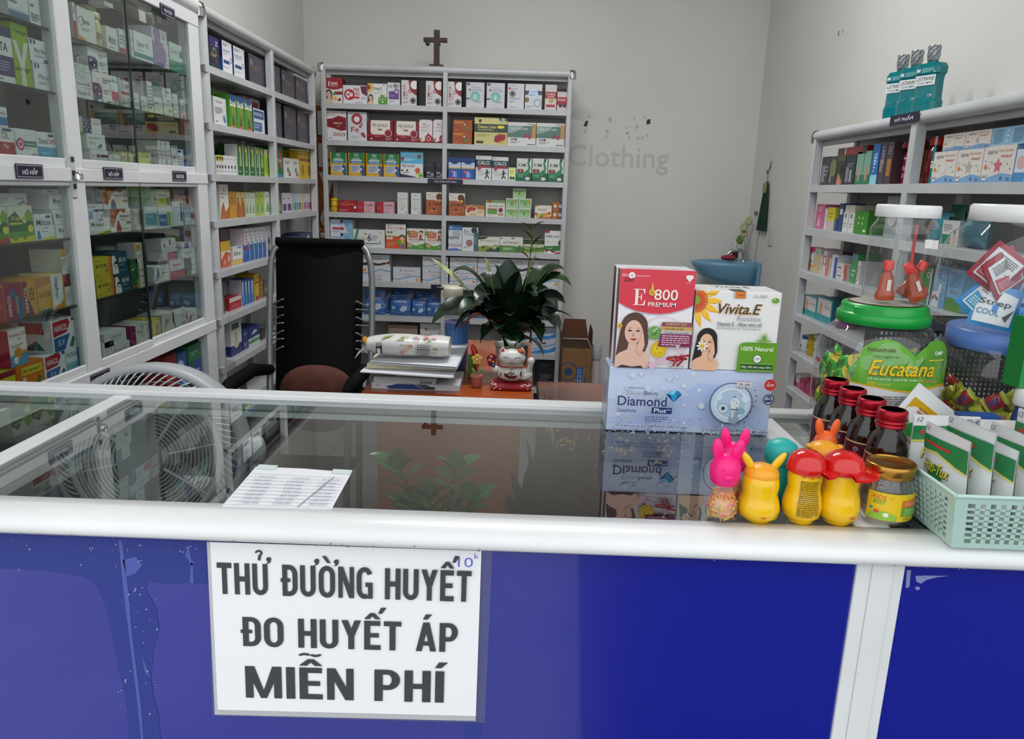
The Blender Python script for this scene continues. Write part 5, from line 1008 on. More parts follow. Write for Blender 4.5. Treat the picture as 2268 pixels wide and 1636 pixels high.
row(UC, 1.254, CT('top', 'far lower'), [
 (197, 245, 484, 'dedede', 'pd0d03a .3 .0 1 .3 1 .0;p3a7a38 .5 .0 1 .16 1 .06;T.14 .5 .6 .28 333338 Molukat;t.78 .46 .1 .34 c8a83a 4;r.5 .86 .2 .1 3a5a90', 'white and yellow box'), (194, 233, 447, 'd4d6dc', 'r0 .88 1 .12 8a7088;p6a98c8 .14 0 .4 0 .36 .5 .2 .4;r.46 .42 .54 .12 2c3458;l.16 .66 .6 .1 1 888890;c.9 .12 .12 a87090', 'white box with blue haze', {'st': 1}),
 (247, 292, 462, 'e4e0da', ZEN % ('8a3a30', 'b03848'), 'white box with autumn leaves'), (236, 289, 411, 'e4e0da', ZEN % ('4a4a50', '2a4a88'), 'white box with autumn leaves', {'st': 1, 'side': 'V.3 .1 .3 .7 55555a ZENSALBU'}),
 (294, 318, 463, 'd4d0c8', 'T.1 .66 .6 .16 a89878 Zaren;c.3 .2 .05 c8a050;c.5 .2 .05 c8a050;c.7 .2 .05 c8a050', 'pale cream box'), (322, 351, 458, 'd0d4d4', 'r.06 .1 .9 .6 5a98a8;T.2 .5 .5 .12 c8dce0 Terpin', 'white and dull teal box'),
 (353, 383, 458, 'dcdedc', 'r.02 .04 .6 .6 2a6aa8;T.1 .3 .44 .16 e4ecf4 Aticef;r.64 .04 .24 .7 8aaa4a', 'white box with blue square'), (351, 380, 415, 'd4d8cc', 'r0 .06 .8 .44 a8b83a;r.8 .06 .2 .5 3a3e38;T.2 .58 .6 .12 44463c RAFEREX', 'white and lime box', {'st': 1}),
 (384, 407, 446, 'd4d6d8', 'r.74 .2 .2 .76 2a5aa0;l.1 .6 .5 .2 2 888890', 'white box with blue stripe'), (409, 424, 465, 'a8b4c4', 'l.2 .3 .6 .4 3 d0d8e0', 'dull blue packet'), (426, 437, 455, 'd0ccd0', 'r0 .2 1 .4 b03a48', 'white and red packet'), (404, 434, 414, 'b8a8b8', 'l.2 .6 .5 .2 2 a85058;p7a6a88 0 0 1 0 1 .4 0 .3', 'clear mauve bag', {'kind': 'bag', 'st': 1, 'd': .03, 'name': 'sachet_bag', 'cat': 'bag'})])
MET = 'l.1 .8 .4 .1 1 8a7a20;T.1 .5 .56 .18 6a5a18 METOPRIM;r.86 0 .14 1 d8742a;pd87a4a .7 .2 .78 .7 .84 .7 .82 .3 .76 .4;l.6 .2 .2 .2 3 9a8a30;l.1 .08 .3 .08 1 8a7a20'
BEH = 'pe0e0dc 0 0 .4 0 .36 .4 .2 .84 0 .84;T.46 .5 .46 .26 e4ecec BÉ HO;l.46 .34 .44 .08 1 8ab0b8;r.46 .1 .5 .05 4a8a98;c.24 .34 .15 e8d0c0;p1c1c20 .12 .34 .12 .5 .24 .6 .36 .5 .36 .34 .3 .46 .18 .46;c.19 .32 .03 222222;c.29 .32 .03 222222'
row(UC, 1.0715, CT('middle', 'far lower'), [
 (203, 212, 575, 'c8ccc8', PLN, 'thin white box'), (216, 255, 614, 'c8b636', MET, 'yellow box with orange end'), (214, 253, 570, 'c8b636', MET, 'yellow box with orange end', {'st': 1}),
 (257, 291, 604, '1f4a5c', BEH, 'dark teal cough box'), (254, 287, 557, '1f4a5c', BEH, 'dark teal cough box', {'st': 1}),
 (263, 293, 523, 'dcdedc', 'r0 .7 1 .2 2a5a3a;l.1 .2 .7 .4 3 8a9a90', 'white supplement jar', {'kind': 'bottle', 'cap': 'e4e4e2', 'neck': .8, 'back': .06, 'name': 'supplement_jar', 'cat': 'jar', 'h': .13}),
 (292.5, 309, 574, '245a34', 'l.1 .6 .6 .12 1 b8d0b8;o.2 .3 .5 5aa060 .02;r.1 .06 .6 .05 b84a3a;r.8 0 .2 .3 c8c03a', 'tall dark green box'), (311, 328, 580, 'd8d6d2', 'l.1 .4 .8 .08 1 b84040;T.1 .64 .6 .12 a86a6a Esome;l.3 .14 .5 .06 1 b84040;r0 0 .1 1 c8bc38', 'white box with red lines'), (305, 322, 538, 'd8d4cc', 'r.2 .6 .5 .34 d8903a;l.3 .2 .5 .2 2 888888', 'white and amber box', {'st': 1}),
 (343, 376, 588, 'd8d8d4', 'p3a6a98 .06 .1 .2 .9 .3 .9 .36 .5 .24 .1;pc8b84a .1 .1 .2 .4 .26 .1;r.5 .5 .4 .05 555555;l.5 .3 .3 .06 1 888888', 'white box with blue flame'), (340, 360, 552, 'c4c8c0', PLN, 'grey-white box', {'back': .06, 'd': .05}),
 (378, 410, 574, 'd4d2d2', 'r0 0 1 .42 b02038;r.2 .66 .5 .1 b85058;l.2 .5 .4 .08 1 888888', 'white and crimson box'), (365, 397, 553, 'd8d6d8', 'r.3 .1 .5 .7 b83868;r.8 .1 .2 .7 3a4a88;r0 0 1 .08 b83040', 'white and magenta box', {'st': 1}), (363, 394, 528, 'd4d0d0', 'c.2 .4 .14 4a2a30;c.6 .6 .2 5a2a34 1.4;c.84 .5 .1 4a2a30', 'pink and brown box', {'st': 1}),
 (413, 443, 570, '24583a', 'pd8dcd8 .5 0 1 0 1 1 .56 1 .6 .5;l.62 .5 .34 .1 1 4a5a50', 'green and white box'), (404, 436, 549, 'd8dad8', 'l.3 .3 .5 .3 2 4a6a78', 'low white box', {'st': 1}), (405, 428, 537, 'd0ccd8', 'r.36 0 .4 1 5a3a90', 'small violet-banded box', {'st': 1})])
row(UC, .8795, CT('bottom', 'far lower'), [
 (229, 255, 757, 'd2d2d0', 'o.6 .36 .3 b86a40 .04;r.6 .8 .3 .1 555558', 'white box with copper ring'), (257, 289, 758, 'd0c8c8', 'l.1 .3 .7 .3 2 a87878', 'low pinkish box'), (235, 283, 733, 'd4d4d4', 'T.3 .5 .5 .2 55555a NOROVALIS;l.3 .3 .6 .1 1 888888', 'white box', {'st': 1}),
 (291, 303, 724, '7a1f4a', 'l.3 .1 .2 .6 5 a85080', 'magenta upright box', {'scol': '8a2a58'}), (304, 337, 716, 'd0cdc4', 'T.1 .6 .3 .14 8a8478 MONTE;l.5 .5 .4 .05 1 6a645a', 'broad cream box'), (340, 357, 706, 'c8b83c', 'r.4 .2 .5 .6 a87a2a', 'yellow box'), (361, 388, 694, 'd2cfc8', 'p a89a88 .1 .2 .3 .8 .7 .7 .4 .5;l.4 .1 .5 .06 1 777777'.replace('p a8', 'pa8'), 'white sketched box'),
 (391, 416, 709, 'd2d4d6', 'r0 0 1 .5 2a5a9a;T.5 .6 .4 .26 4a4a50 NET', 'white and blue box'), (418, 438, 684, 'd0d2d0', 'p9a2a38 .1 .3 .3 .7 .4 .6 .2 .2;l.4 .6 .4 .2 2 999999', 'white box with red mark'), (385, 412, 682, 'd8d8d6', 'r.8 .2 .05 .6 888888;c.7 .8 .05 333333', 'white box with black edge', {'st': 1, 'tcol': '33333a'})])
row(UC, .6645, CT('low', 'far open'), [
 (372, 396, 786, '8a2a2a', 'r0 .4 1 .3 c04030;l.1 .1 .6 .2 2 d8c8b8', 'red box'), (398, 417, 780, '3a5a90', 'c.3 .6 .2 a8c0e0;c.7 .3 .2 a8c0e0', 'blue dotted box'), (421, 458, 797, '2a4a88', 'r0 0 .4 1 2a5a40;l.5 .3 .3 .3 2 a8c0e0', 'blue and green box'), (420, 455, 762, '2a6a4a', 'l.2 .3 .5 .3 2 8ab89a', 'green box', {'st': 1})])

# ================================================================== goods on the cosmetics rack
def RT(n, b): return '%s tier, %s bay, cosmetics rack' % (n, b)
MOD = 'pb88868 .1 .0 .5 .0 .4 .36 .2 .46;l.1 .7 .6 .2 2 8a8a80;p d8d0c8 .4 .2 .8 .5 .7 .1'.replace('p d8', 'pd8')
GIRL = 'r0 0 1 .3 2a7a58;pc08a70 .3 .1 .36 .5 .6 .66 .7 .4 .6 .14;l.1 .84 .6 .06 1 8ab0a0'
STAR = 'p7aa0c4 0 0 1 0 1 .2 .8 .24 .6 .26 .4 .2 .2 .14 0 .16;T.12 .78 .3 .1 3a3a5a ADANT AN;t.46 .8 .46 .1 c8843a Old Family;J.54 .66 .36 .1 c85a4a sleepyl;s.5 .46 .22 %s;c.1 .6 .02 555555;c.24 .4 .02 555555;c.8 .5 .02 555555;c.9 .36 .02 555555;c.3 .56 .02 555555;pe0823a .06 .44 .12 .52 .18 .44 .12 .36;r.06 .08 .14 .05 e8e8f0;l.04 .14 .22 .08 2 b08a7a;o.66 .12 .05 3a4a78 .02;T.82 .06 .1 .08 3a4a78 CE'
row(UR, ZR[0], RT('top', 'far'), [
 (1815, 1831.5, 347, '4a4248', 'r.1 .1 .4 .6 8a848c;l.5 .3 .4 .4 3 9a9298', 'dark pictured box'), (1832, 1847, 346, '44443c', 'c.6 .6 .3 7a7a58;pc8c0b0 .2 .1 .3 .5 .36 .1', 'dark olive box'), (1848, 1866, 343, '3c3a36', 'p c08068 .1 .05 .3 .4 .5 .3 .8 .1 .7 .0 .2 .0;c.7 .5 .16 1c1c20;r0 .8 1 .2 5a5638'.replace('p c0', 'pc0'), 'black and olive box'), (1867, 1889, 343, '34363a', 'r.1 .1 .3 .5 7a7e84;r.5 .1 .2 .4 9aa0a8;l.2 .6 .6 .14 2 8a8e94', 'charcoal box'),
 (1847, 1910, 328, '8a1c22', 'r0 0 .26 1 3a3028;r.26 0 .03 1 e8dcc8;r.86 0 .14 1 2a1c1c;l.4 .4 .3 .2 1 c04048', 'flat red and black box', {'st': 1, 'rough': .25}), (1847, 1911, 315, '8a1c22', 'r0 0 .26 1 3a3028;r.26 0 .03 1 e8dcc8;r.86 0 .14 1 2a1c1c;l.4 .4 .3 .2 1 c04048', 'topmost red and black box', {'st': 1, 'rough': .25}),
 (1891, 1906, 336, '7aa894', GIRL, 'green hair removal box'), (1907, 1922, 334, '7aa894', GIRL, 'green hair removal box'), (1924, 1939, 313, '2a68a8', 'r0 0 1 .24 8ad0d8;l.3 .3 .3 .4 5 c8dcf0;V.3 .5 .4 .3 d0e4f4 GEL', 'blue tube box'),
 (1941, 1954, 294, '4a4254', 'r.1 .3 .5 .3 8a7a6a;V.3 .5 .4 .4 a8a0b0 SHAM', 'dull purple tall box'), (1955, 1969, 291, '4a3a3e', 'r.2 .2 .6 .4 a8743a;l.2 .7 .6 .2 4 9a8a88', 'dull brown tall box'),
 (1971, 1998, 290, '8a1030', 'J.2 .4 .6 .16 e8b8c8 TRESemmé;l.2 .1 .4 .2 5 d890a0;r.3 .8 .5 .08 c8a0a8', 'crimson shampoo bottle', {'kind': 'bottle', 'cap': '7a0c28', 'neck': .72, 'name': 'shampoo_bottle', 'sy': .55, 'lab': (.08, .7)}),
 (2000, 2018, 300, 'a8501c', 'c.5 .7 .2 d8b890;r.2 .1 .6 .46 c8a890;l.3 .2 .4 .3 6 6a3a1c', 'amber bottle, red cap', {'kind': 'bottle', 'cap': 'c8281c', 'neck': .5, 'name': 'tonic_bottle'})])
row(UR, ZR[0], RT('top', 'near'), [
 (2030, 2052, 298, '6a1410', 'l.2 .2 .5 .5 5 a85048', 'dark red bottle, red cap', {'kind': 'bottle', 'cap': 'c8281c', 'neck': .6, 'name': 'tonic_bottle'}),
 (2037, 2056, 293, '0f7a84', 'r0 .42 1 .3 e0e4e2;T.2 .56 .66 .1 22262a STERINE;t.3 .46 .4 .07 44606a MINT', 'small teal mouthwash bottle', {'kind': 'bottle', 'cap': 'b0b4b6', 'neck': .5, 'name': 'mouthwash_bottle', 'd': .05}),
 (2060, 2111, 335, 'd6d0c8', STAR % 'd8d4d4', 'white star-printed box', {'name': 'diaper_box', 'd': .12}), (2112, 2168, 330, 'd6d0c8', STAR % 'b8a8a4', 'white star-printed box', {'name': 'diaper_box', 'd': .12}), (2169, 2239, 322, 'd6d0c8', STAR % 'c8687a', 'white box with pink star', {'name': 'diaper_box', 'd': .12, 'scol': '7aa0c4'}),
 (2075, 2121, 270, 'd6d0c8', STAR % 'd8d4d4', 'white star-printed box', {'name': 'diaper_box', 'st': 1, 'd': .12}), (2122, 2178, 262, 'd6d0c8', STAR % 'b8a8a4', 'white star-printed box', {'name': 'diaper_box', 'st': 1, 'd': .12}), (2180, 2252, 254, '8ab4d0', 'r0 .0 1 .02 e0e4e8;l.06 .1 .3 .8 10 4a6a8a;l.66 .1 .3 .8 10 4a6a8a;c.5 .8 .06 e8f0f4;c.5 .5 .06 e8f0f4;c.5 .2 .06 e8f0f4', 'pale blue box with lines', {'st': 1, 'd': .12, 'name': 'diaper_box'}),
 (2241, 2266, 330, 'c8d4e0', 'r0 0 1 .3 4a88b8;c.5 .6 .2 d0a8a8', 'white and blue box', {'d': .1})])
CRM = 'l.2 .3 .6 .4 3 aaaaaa'
row(UR, ZR[1], RT('second', 'far'), [
 (1804, 1822, 452, 'c86a90', 'p d8b0c4 .2 .1 .6 .1 .4 .6;l.3 .7 .4 .2 2 f0d0e0'.replace('p d8', 'pd8'), 'pink box'), (1823, 1828, 461, 'd8d4d0', CRM, 'white tube box'), (1829, 1845, 459, 'd0c43a', 'l.2 .5 .6 .3 2 8a8420;r0 0 1 .4 c8b8b0', 'yellow box'), (1846, 1851, 485, '3a5a90', '', 'small blue box'),
 (1853, 1863, 450, '25457a', 'r.2 .6 .6 .2 c8d4e0', 'navy box'), (1864, 1875, 469, 'd6d6d2', 'r.3 .7 .3 .2 3a8a68;l.2 .2 .6 .3 2 aaaaaa', 'white box with green square'), (1876, 1888, 470, 'd6d6d2', 'r.3 .7 .3 .2 3a8a68;l.2 .2 .6 .3 2 aaaaaa', 'white box with green square'), (1866, 1887, 454, 'd0c8b0', CRM, 'flat cream box', {'st': 1}), (1890, 1918, 467, '3a8a2a', 'c.3 .7 .06 a8d890;c.6 .7 .06 a8d890;c.3 .45 .06 a8d890;c.6 .45 .06 a8d890;r.7 .1 .2 .1 d8e8d0', 'bright green box'),
 (1940, 1976, 434, 'a8b0b0', 'c.5 .5 .24 d8d8d4;c.44 .56 .04 3a3a3a;c.58 .56 .04 3a3a3a;r0 .1 1 .1 8a9494', 'silver face mask pouch', {'kind': 'bag', 'd': .012, 'name': 'face_mask_pouch'})])
row(UR, ZR[1], RT('second', 'near'), [
 (2041, 2076, 470, '2a8a98', 'l.2 .3 .5 .4 4 b83a30', 'teal toothbrush bag', {'kind': 'bag', 'd': .06, 'name': 'toothbrush_bag', 'cat': 'bag'}), (2081, 2118, 488, 'c8ccc8', 'r.04 .04 .56 .4 2a7a68;pc8a090 .66 .02 .7 .5 .8 .56 .9 .4 .9 .02;c.78 .56 .09 5a3a30;l.1 .56 .5 .3 4 888888', 'white and teal baby box'), (2078, 2110, 452, '2f6a58', 'p b83a30 0 0 1 .2 1 .3 0 .14;c.5 .6 .2 3a9a58;l.3 .5 .4 .3 2 c8d8d8'.replace('p b8', 'pb8'), 'green and red filled bag', {'kind': 'bag', 'd': .06, 'back': .06, 'name': 'toothbrush_bag', 'cat': 'bag'}), (2120, 2165, 448, '1f6a7a', 'l.2 .3 .5 .3 2 4a98a8', 'dark teal bag', {'kind': 'bag', 'd': .08, 'name': 'toothbrush_bag', 'cat': 'bag'})])
row(UR, ZR[2], RT('third', 'far'), [
 (1777, 1786, 546, 'd8d0cc', 'r0 .0 1 .3 d0387a;c.5 .6 .2 7a8a5a', 'slim white and pink bottle', {'kind': 'bottle', 'cap': 'd83a80', 'neck': .8}), (1787, 1797, 547, 'd8d0cc', 'r0 .0 1 .3 d8823a;c.5 .6 .2 7a8a5a', 'slim white and orange bottle', {'kind': 'bottle', 'cap': 'd83a80', 'neck': .8}),
 (1798, 1811, 565, 'c8b890', CRM, 'beige box'), (1812, 1818, 566, 'd0c8a0', CRM, 'slim cream box'), (1800, 1812, 550, 'c8c0b8', 'r.3 .2 .4 .5 5ac83a', 'white box, green dot', {'st': 1}), (1819, 1826, 555, 'd8c8d4', 'o.5 .6 .2 6a4a70 .05', 'slim lilac box'),
 (1827, 1832, 570, 'd8823a', CRM, 'slim orange box'), (1833, 1836, 571, 'd8d0c8', CRM, 'thin white box'), (1826, 1866, 557, '7a2a6a', 'l.2 .4 .5 .2 2 a8609a', 'large purple box', {'back': .07, 'd': .05}), (1838, 1850, 564, 'd4d6da', 'r.5 0 .5 .9 3a5aa8', 'white box with blue side'),
 (1851, 1874, 603, 'd4d0cc', 'l.1 .3 .5 .4 1 555555;r.7 0 .3 1 b85a4a', 'flat white and red box'), (1850, 1873, 584, 'd4d0cc', 'l.1 .3 .5 .4 1 555555;r.7 0 .3 1 b85a4a', 'flat white and red box', {'st': 1}), (1881, 1893, 562, '4a9a58', 'r0 .8 1 .2 5a98a8;l.2 .2 .6 .3 2 c8e0c8', 'green and blue box'), (1894, 1901, 578, 'd8d4d4', 'l.1 .1 .7 .7 7 b04050', 'white red-striped box')])
row(UR, ZR[2], RT('third', 'near'), [
 (2016, 2024, 597, '7a1f2c', 'l.2 .2 .6 .6 5 e0d8d8', 'maroon box'), (2026, 2055, 591, '3f7a2c', 'c.74 .8 .08 d8d8c8;c.74 .8 .05 3a3020;r.9 0 .1 1 d8dcd8', 'grass green box'), (2058, 2088, 588, '7aa8cc', 'r.16 .76 .4 .18 3a6aa8;r0 0 .6 .36 dfe3e6;c.14 .2 .05 3a6a3a;c.3 .24 .06 b83a30;c.46 .2 .05 444444;pd8e0e8 .4 .36 .5 .56 .7 .56 .7 .36', 'pale blue picture box'), (2090, 2123, 596, '7ab4d4', 'l.1 .56 .8 .36 8 3a6a8a;T.2 .42 .5 .07 b87a3a SoftFlo;r0 0 1 .3 5a8a3a', 'blue box with green foot')])
row(UR, ZR[3], RT('fourth', 'far'), [
 (1777, 1805, 656, '3a98a0', 'r.04 .3 .9 .66 d4d0cc;pc8a090 .1 .3 .16 .7 .3 .86 .4 .6 .36 .3;t.5 .56 .4 .2 6a8a8a Aniv', 'teal box with face'), (1806, 1838, 661, '3a98a0', 'r.04 .3 .9 .66 d4d0cc;pc8a090 .1 .3 .16 .7 .3 .86 .4 .6 .36 .3;t.5 .56 .4 .2 6a8a8a Aniv', 'teal box with face', {'scol': '3a7a88'}), (1840, 1858, 674, '7a2a6a', 'c.5 .5 .24 d8c0d4', 'plum bottle', {'kind': 'bottle', 'cap': '8a3a7a', 'neck': .7})])
row(UR, ZR[4], RT('fifth', 'far'), [
 (1766, 1777, 742, 'd8dcde', 'c.5 .5 .16 2a2a30', 'white bottle, blue cap', {'kind': 'bottle', 'cap': '2f68a8', 'neck': .75}), (1779, 1791, 741, 'c8a81f', 'c.5 .5 .12 b83a2a;l.3 .6 .4 .2 2 7a6a10', 'yellow tube', {'kind': 'bottle', 'cap': 'b8981c', 'neck': .85}), (1793, 1805, 740, 'd4d8d4', 'l.2 .3 .5 .3 3 3a7a4a', 'white tube', {'kind': 'bottle', 'cap': 'd8d8d8', 'neck': .85}), (1807, 1815, 768, 'd0d0d0', 'r0 0 1 .3 b84040', 'small white red-footed box')])
row(UR, ZR[5], RT('sixth', 'far'), [
 (1750, 1768, 830, 'd0b8c4', 'pb83a7a 0 0 1 0 1 .4 0 .6;l.4 .7 .4 .2 2 888888', 'white and pink box'), (1770, 1782, 840, 'a81f58', 'l.2 .3 .4 .4 4 d880a8', 'magenta box'), (1783, 1794, 838, 'a81f58', 'l.2 .3 .4 .4 4 d880a8', 'magenta box')])

# three mouthwash bottles standing on the rack
for i, (px, pb, pt, w) in enumerate(((1983, 262, 122, .085), (2013, 255, 112, .085), (2050, 246, 101, .085))):
    p = at(px, pb, 0, 1.292); z0 = 1.7035
    y = p[1] if i else p[1]
    h = ztop(1.292, p[1], pt) - z0
    t = thing('mouthwash_bottle', ('teal mouthwash bottle on the cosmetics rack, %s' % ('farthest of the three', 'middle one of the three', 'nearest of the three')[i]), 'bottle', (1.292, p[1], z0), -math.pi / 2 + .42, 'mouthwash bottles on the rack')
    TEAL = M('0a8a92', .08, trans=.35)
    hw, hd = w / 2, .021
    def oct_(sx, sy, z): 
        c = .3; q = [(-1, -1 + c), (-1 + c, -1), (1 - c, -1), (1, -1 + c), (1, 1 - c), (1 - c, 1), (-1 + c, 1), (-1, 1 - c)]
        return [(a * sx, b * sy, z) for a, b in q]
    k = MB(); H = h
    k.loft([oct_(hw * 1.02, hd * 1.1, 0), oct_(hw * 1.03, hd * 1.12, .16 * H), oct_(hw * .98, hd * 1.05, .185 * H), oct_(hw * .93, hd, .2 * H), oct_(hw * .9, hd * .97, .5 * H), oct_(hw * .96, hd, .56 * H), oct_(hw * 1.06, hd * 1.1, .585 * H), oct_(hw * 1.07, hd * 1.12, .68 * H), oct_(hw * .9, hd, .735 * H), oct_(hw * .34, hd * .6, .745 * H), oct_(hw * .3, hd * .6, .79 * H)], TEAL)
    k.build('bottle_body', t)
    k = MB(); k.lathe([(hw * .36, .775 * H), (hw * .42, .79 * H), (hw * .42, .985 * H), (hw * .38, H)], M('a8adb0', .3, .4), 20)
    for j in range(4):
        for a in range(6):
            t0 = a * 1.047 + j * .5
            k.loft([[(hw * (.42 + e) * math.cos(t0 + d), hw * (.42 + e) * math.sin(t0 + d), (.815 + j * .045) * H + zz + d * .01) for e, zz in ((0, 0), (.03, .001), (.03, .004), (0, .005))] for d in (0, .25, .5, .75)], M('6f7578', .35), True)
    k.build('cap', t)
    k = MB()
    decal(k, 'r0 .0 1 1 e4e8e6;T.06 .48 .88 .36 1f2428 LISTERINE;T.1 .14 .8 .22 3f6a74 COOL MINT', lambda u, v, q: ((u - .5) * hw * 1.72, -hd * 1.02 - .001 - q, (.405 + v * .15) * H), 2.6, 1)
    k.build('front_label', t)
    k = MB()
    decal(k, 'r.02 .2 .2 .5 c8dcdc;l.3 .1 .6 .7 4 9adada;r.9 .0 .07 .2 c8e4e4', lambda u, v, q: ((u - .5) * hw * 1.7, -hd * 1.12 - .001 - q, (.59 + v * .09) * H), 4, 1)
    decal(k, 'c.8 .5 .3 d8e8e8;c.8 .5 .2 20343a;r.88 .3 .05 .4 c8e4e4;l.1 .1 .4 .6 3 3aa4aa', lambda u, v, q: ((u - .5) * hw * 1.7, -hd * 1.05 - .001 - q, (.215 + v * .07) * H), 5, 1)
    k.build('small_print', t)
# ================================================================== things standing on the counter
BZ = 1.0650
def stand(px, py, r=0.0):
    p = at(px, py, 2, BZ); return (p[0], p[1] + r, BZ)

# --- three cartons
pl = at(1341.5, 952, 2, BZ); pr_ = at(1699.7, 966, 2, BZ)
YF = 1.112; dw = pr_[0] - pl[0]; dx = (pl[0] + pr_[0]) / 2; dh = .0995
rg = random.Random(21)
bok = ''
for i in range(26): bok += ';c%.3f %.3f %.3f %s' % (rg.uniform(.03, .6), rg.uniform(.1, .95), rg.uniform(.012, .05), rg.choice(['ccd6ea', 'd3dcee', 'dde3f0']))
for i in range(150): bok += ';c%.3f %.3f %.4f %s' % (rg.uniform(.01, .99), .26 * rg.random() ** 1.6, rg.uniform(.006, .016), rg.choice(['7f93c6', '93a6d2', 'e2e8f4', 'a9b8dc']))
DIA = ('p b4c6e8 0 .2 .3 .35 .55 .8 .8 .75 1 .3 1 .12 0 .12;p c9d6ee 0 .85 .3 .9 .5 .6 .3 .45 0 .5'.replace('p b', 'pb').replace('p c', 'pc') + bok +
 ';o.735 .545 .325 3a4a5a .012;c.735 .545 .30 c4d8ea;c.735 .545 .235 b4cee4;o.735 .545 .24 e8f0f6 .02;c.69 .47 .085 d4e2ec;o.69 .47 .085 8aa4b8 .012;c.69 .47 .03 44525e;c.66 .64 .05 d8e8f2;c.80 .44 .05 8cb4d4;c.82 .62 .06 d8ecf6'
 ';r.735 .31 .046 .25 dfe9f0;c.758 .56 .075 e2eaf0;c.758 .31 .075 9aacba;r.735 .33 .046 .1 aebcc8;r.745 .33 .006 .17 f4f8fa;r.768 .33 .006 .17 8496a4;r.733 .45 .05 .02 6a7c8c;c.752 .66 .01 3a4654;c.766 .56 .008 3a4654;c.748 .6 .007 3a4654'
 ';r.757 .805 .083 .095 f0eef0;o.8 .85 .0 888888 .0;r.757 .805 .083 .008 b87a8a;r.757 .892 .083 .008 b87a8a;t.764 .825 .07 .05 333338 295.000'
 ';l.105 .735 .14 .022 1 4a5680;T.098 .635 .1 .06 a2a4ac Skin;T.205 .625 .088 .075 44506a Beauty;T.05 .468 .296 .15 2c3a68 Diamond'
 ';p2a86b8 .336 .665 .358 .72 .412 .72 .434 .665 .386 .545;p6ac4e0 .336 .665 .362 .665 .374 .72 .358 .72;p1c5a94 .434 .665 .41 .665 .386 .545;p8adcec .374 .72 .362 .665 .386 .665 .396 .72;p2f9ccc .362 .665 .41 .665 .386 .545;p134a80 .336 .665 .362 .665 .386 .545'
 ';r.258 .362 .122 .095 1f3374;T.272 .378 .072 .064 f0f2f6 Plus;t.346 .41 .028 .03 f0f2f6 ++;T.048 .368 .116 .062 2f427a Glutathione;l.056 .225 .11 .1 3 b4b8bc;l.222 .225 .14 .1 3 55648c'
 ';t.042 .135 .44 .05 3a4a7a Hỗ trợ chống oxy hóa, giúp cải thiện độ ẩm, độ đàn hồi cho da;t.042 .075 .44 .05 3a4a7a Hỗ trợ giảm các triệu chứng nhăn da, khô da, giúp da sáng đẹp;t.6 .105 .22 .07 2a3050 L-cystin nhập khẩu Pháp;t.872 .165 .09 .025 444c66 Viên nang mềm;T.872 .1 .035 .05 2a3458 45;t.912 .1 .055 .06 2a3458 viên'
 ';c.952 .865 .085 c03434;o.952 .865 .092 d86a60 .01;T.93 .84 .044 .04 f4e4e0 GMP;l.935 .89 .034 .02 1 f0d0c8;c.95 .645 .085 26345c;o.95 .645 .07 c8d0e0 .008;T.93 .635 .042 .045 f0f2f6 ISO;pf0f2f6 .938 .61 .95 .585 .966 .61 .95 .6')
for i in range(7): DIA += ';c%.3f %.3f .011 38465a' % (.845 + .03 * math.sin(i * .6 + .6), .78 - i * .083)
carton('supplement_box', dw, dh, .068, 'c3d0e8', DIA, 'r0 0 1 1 a8b0be;r.1 .06 .8 .88 b8bfca;l.2 .3 .5 .4 6 8088a0;r0 .0 .03 1 d4d8de', 'aab2c0', 'ccd6ea', None, (dx, YF, BZ), 0, .0012, .3, res=3)
tag(bpy.data.objects['supplement_box'], 'pale blue sparkling diamond carton on the counter carrying two boxes', 'supplement box')
zt = BZ + dh + .0006
def serifE(x, y, w, h, c):
    q = [(0, 0, 1, .045), (0, .955, 1, .045), (.16, 0, .26, 1), (.4, .48, .32, .045)]
    s = ''.join(';r%.4f %.4f %.4f %.4f %s' % (x + w * a, y + h * b, w * cc, h * d, c) for a, b, cc, d in q)
    P = lambda *n: ' '.join('%.4f' % (x + w * n[i] if i % 2 == 0 else y + h * n[i]) for i in range(len(n)))
    return s + ';p%s %s;p%s %s;p%s %s' % (c, P(.6, 0, 1, 0, 1.04, .3, .96, .3, .86, .1), c, P(.6, 1, .98, 1, 1.0, .72, .92, .72, .84, .92), c, P(.72, .3, .72, .7, .66, .7, .62, .52, .62, .48, .66, .3))
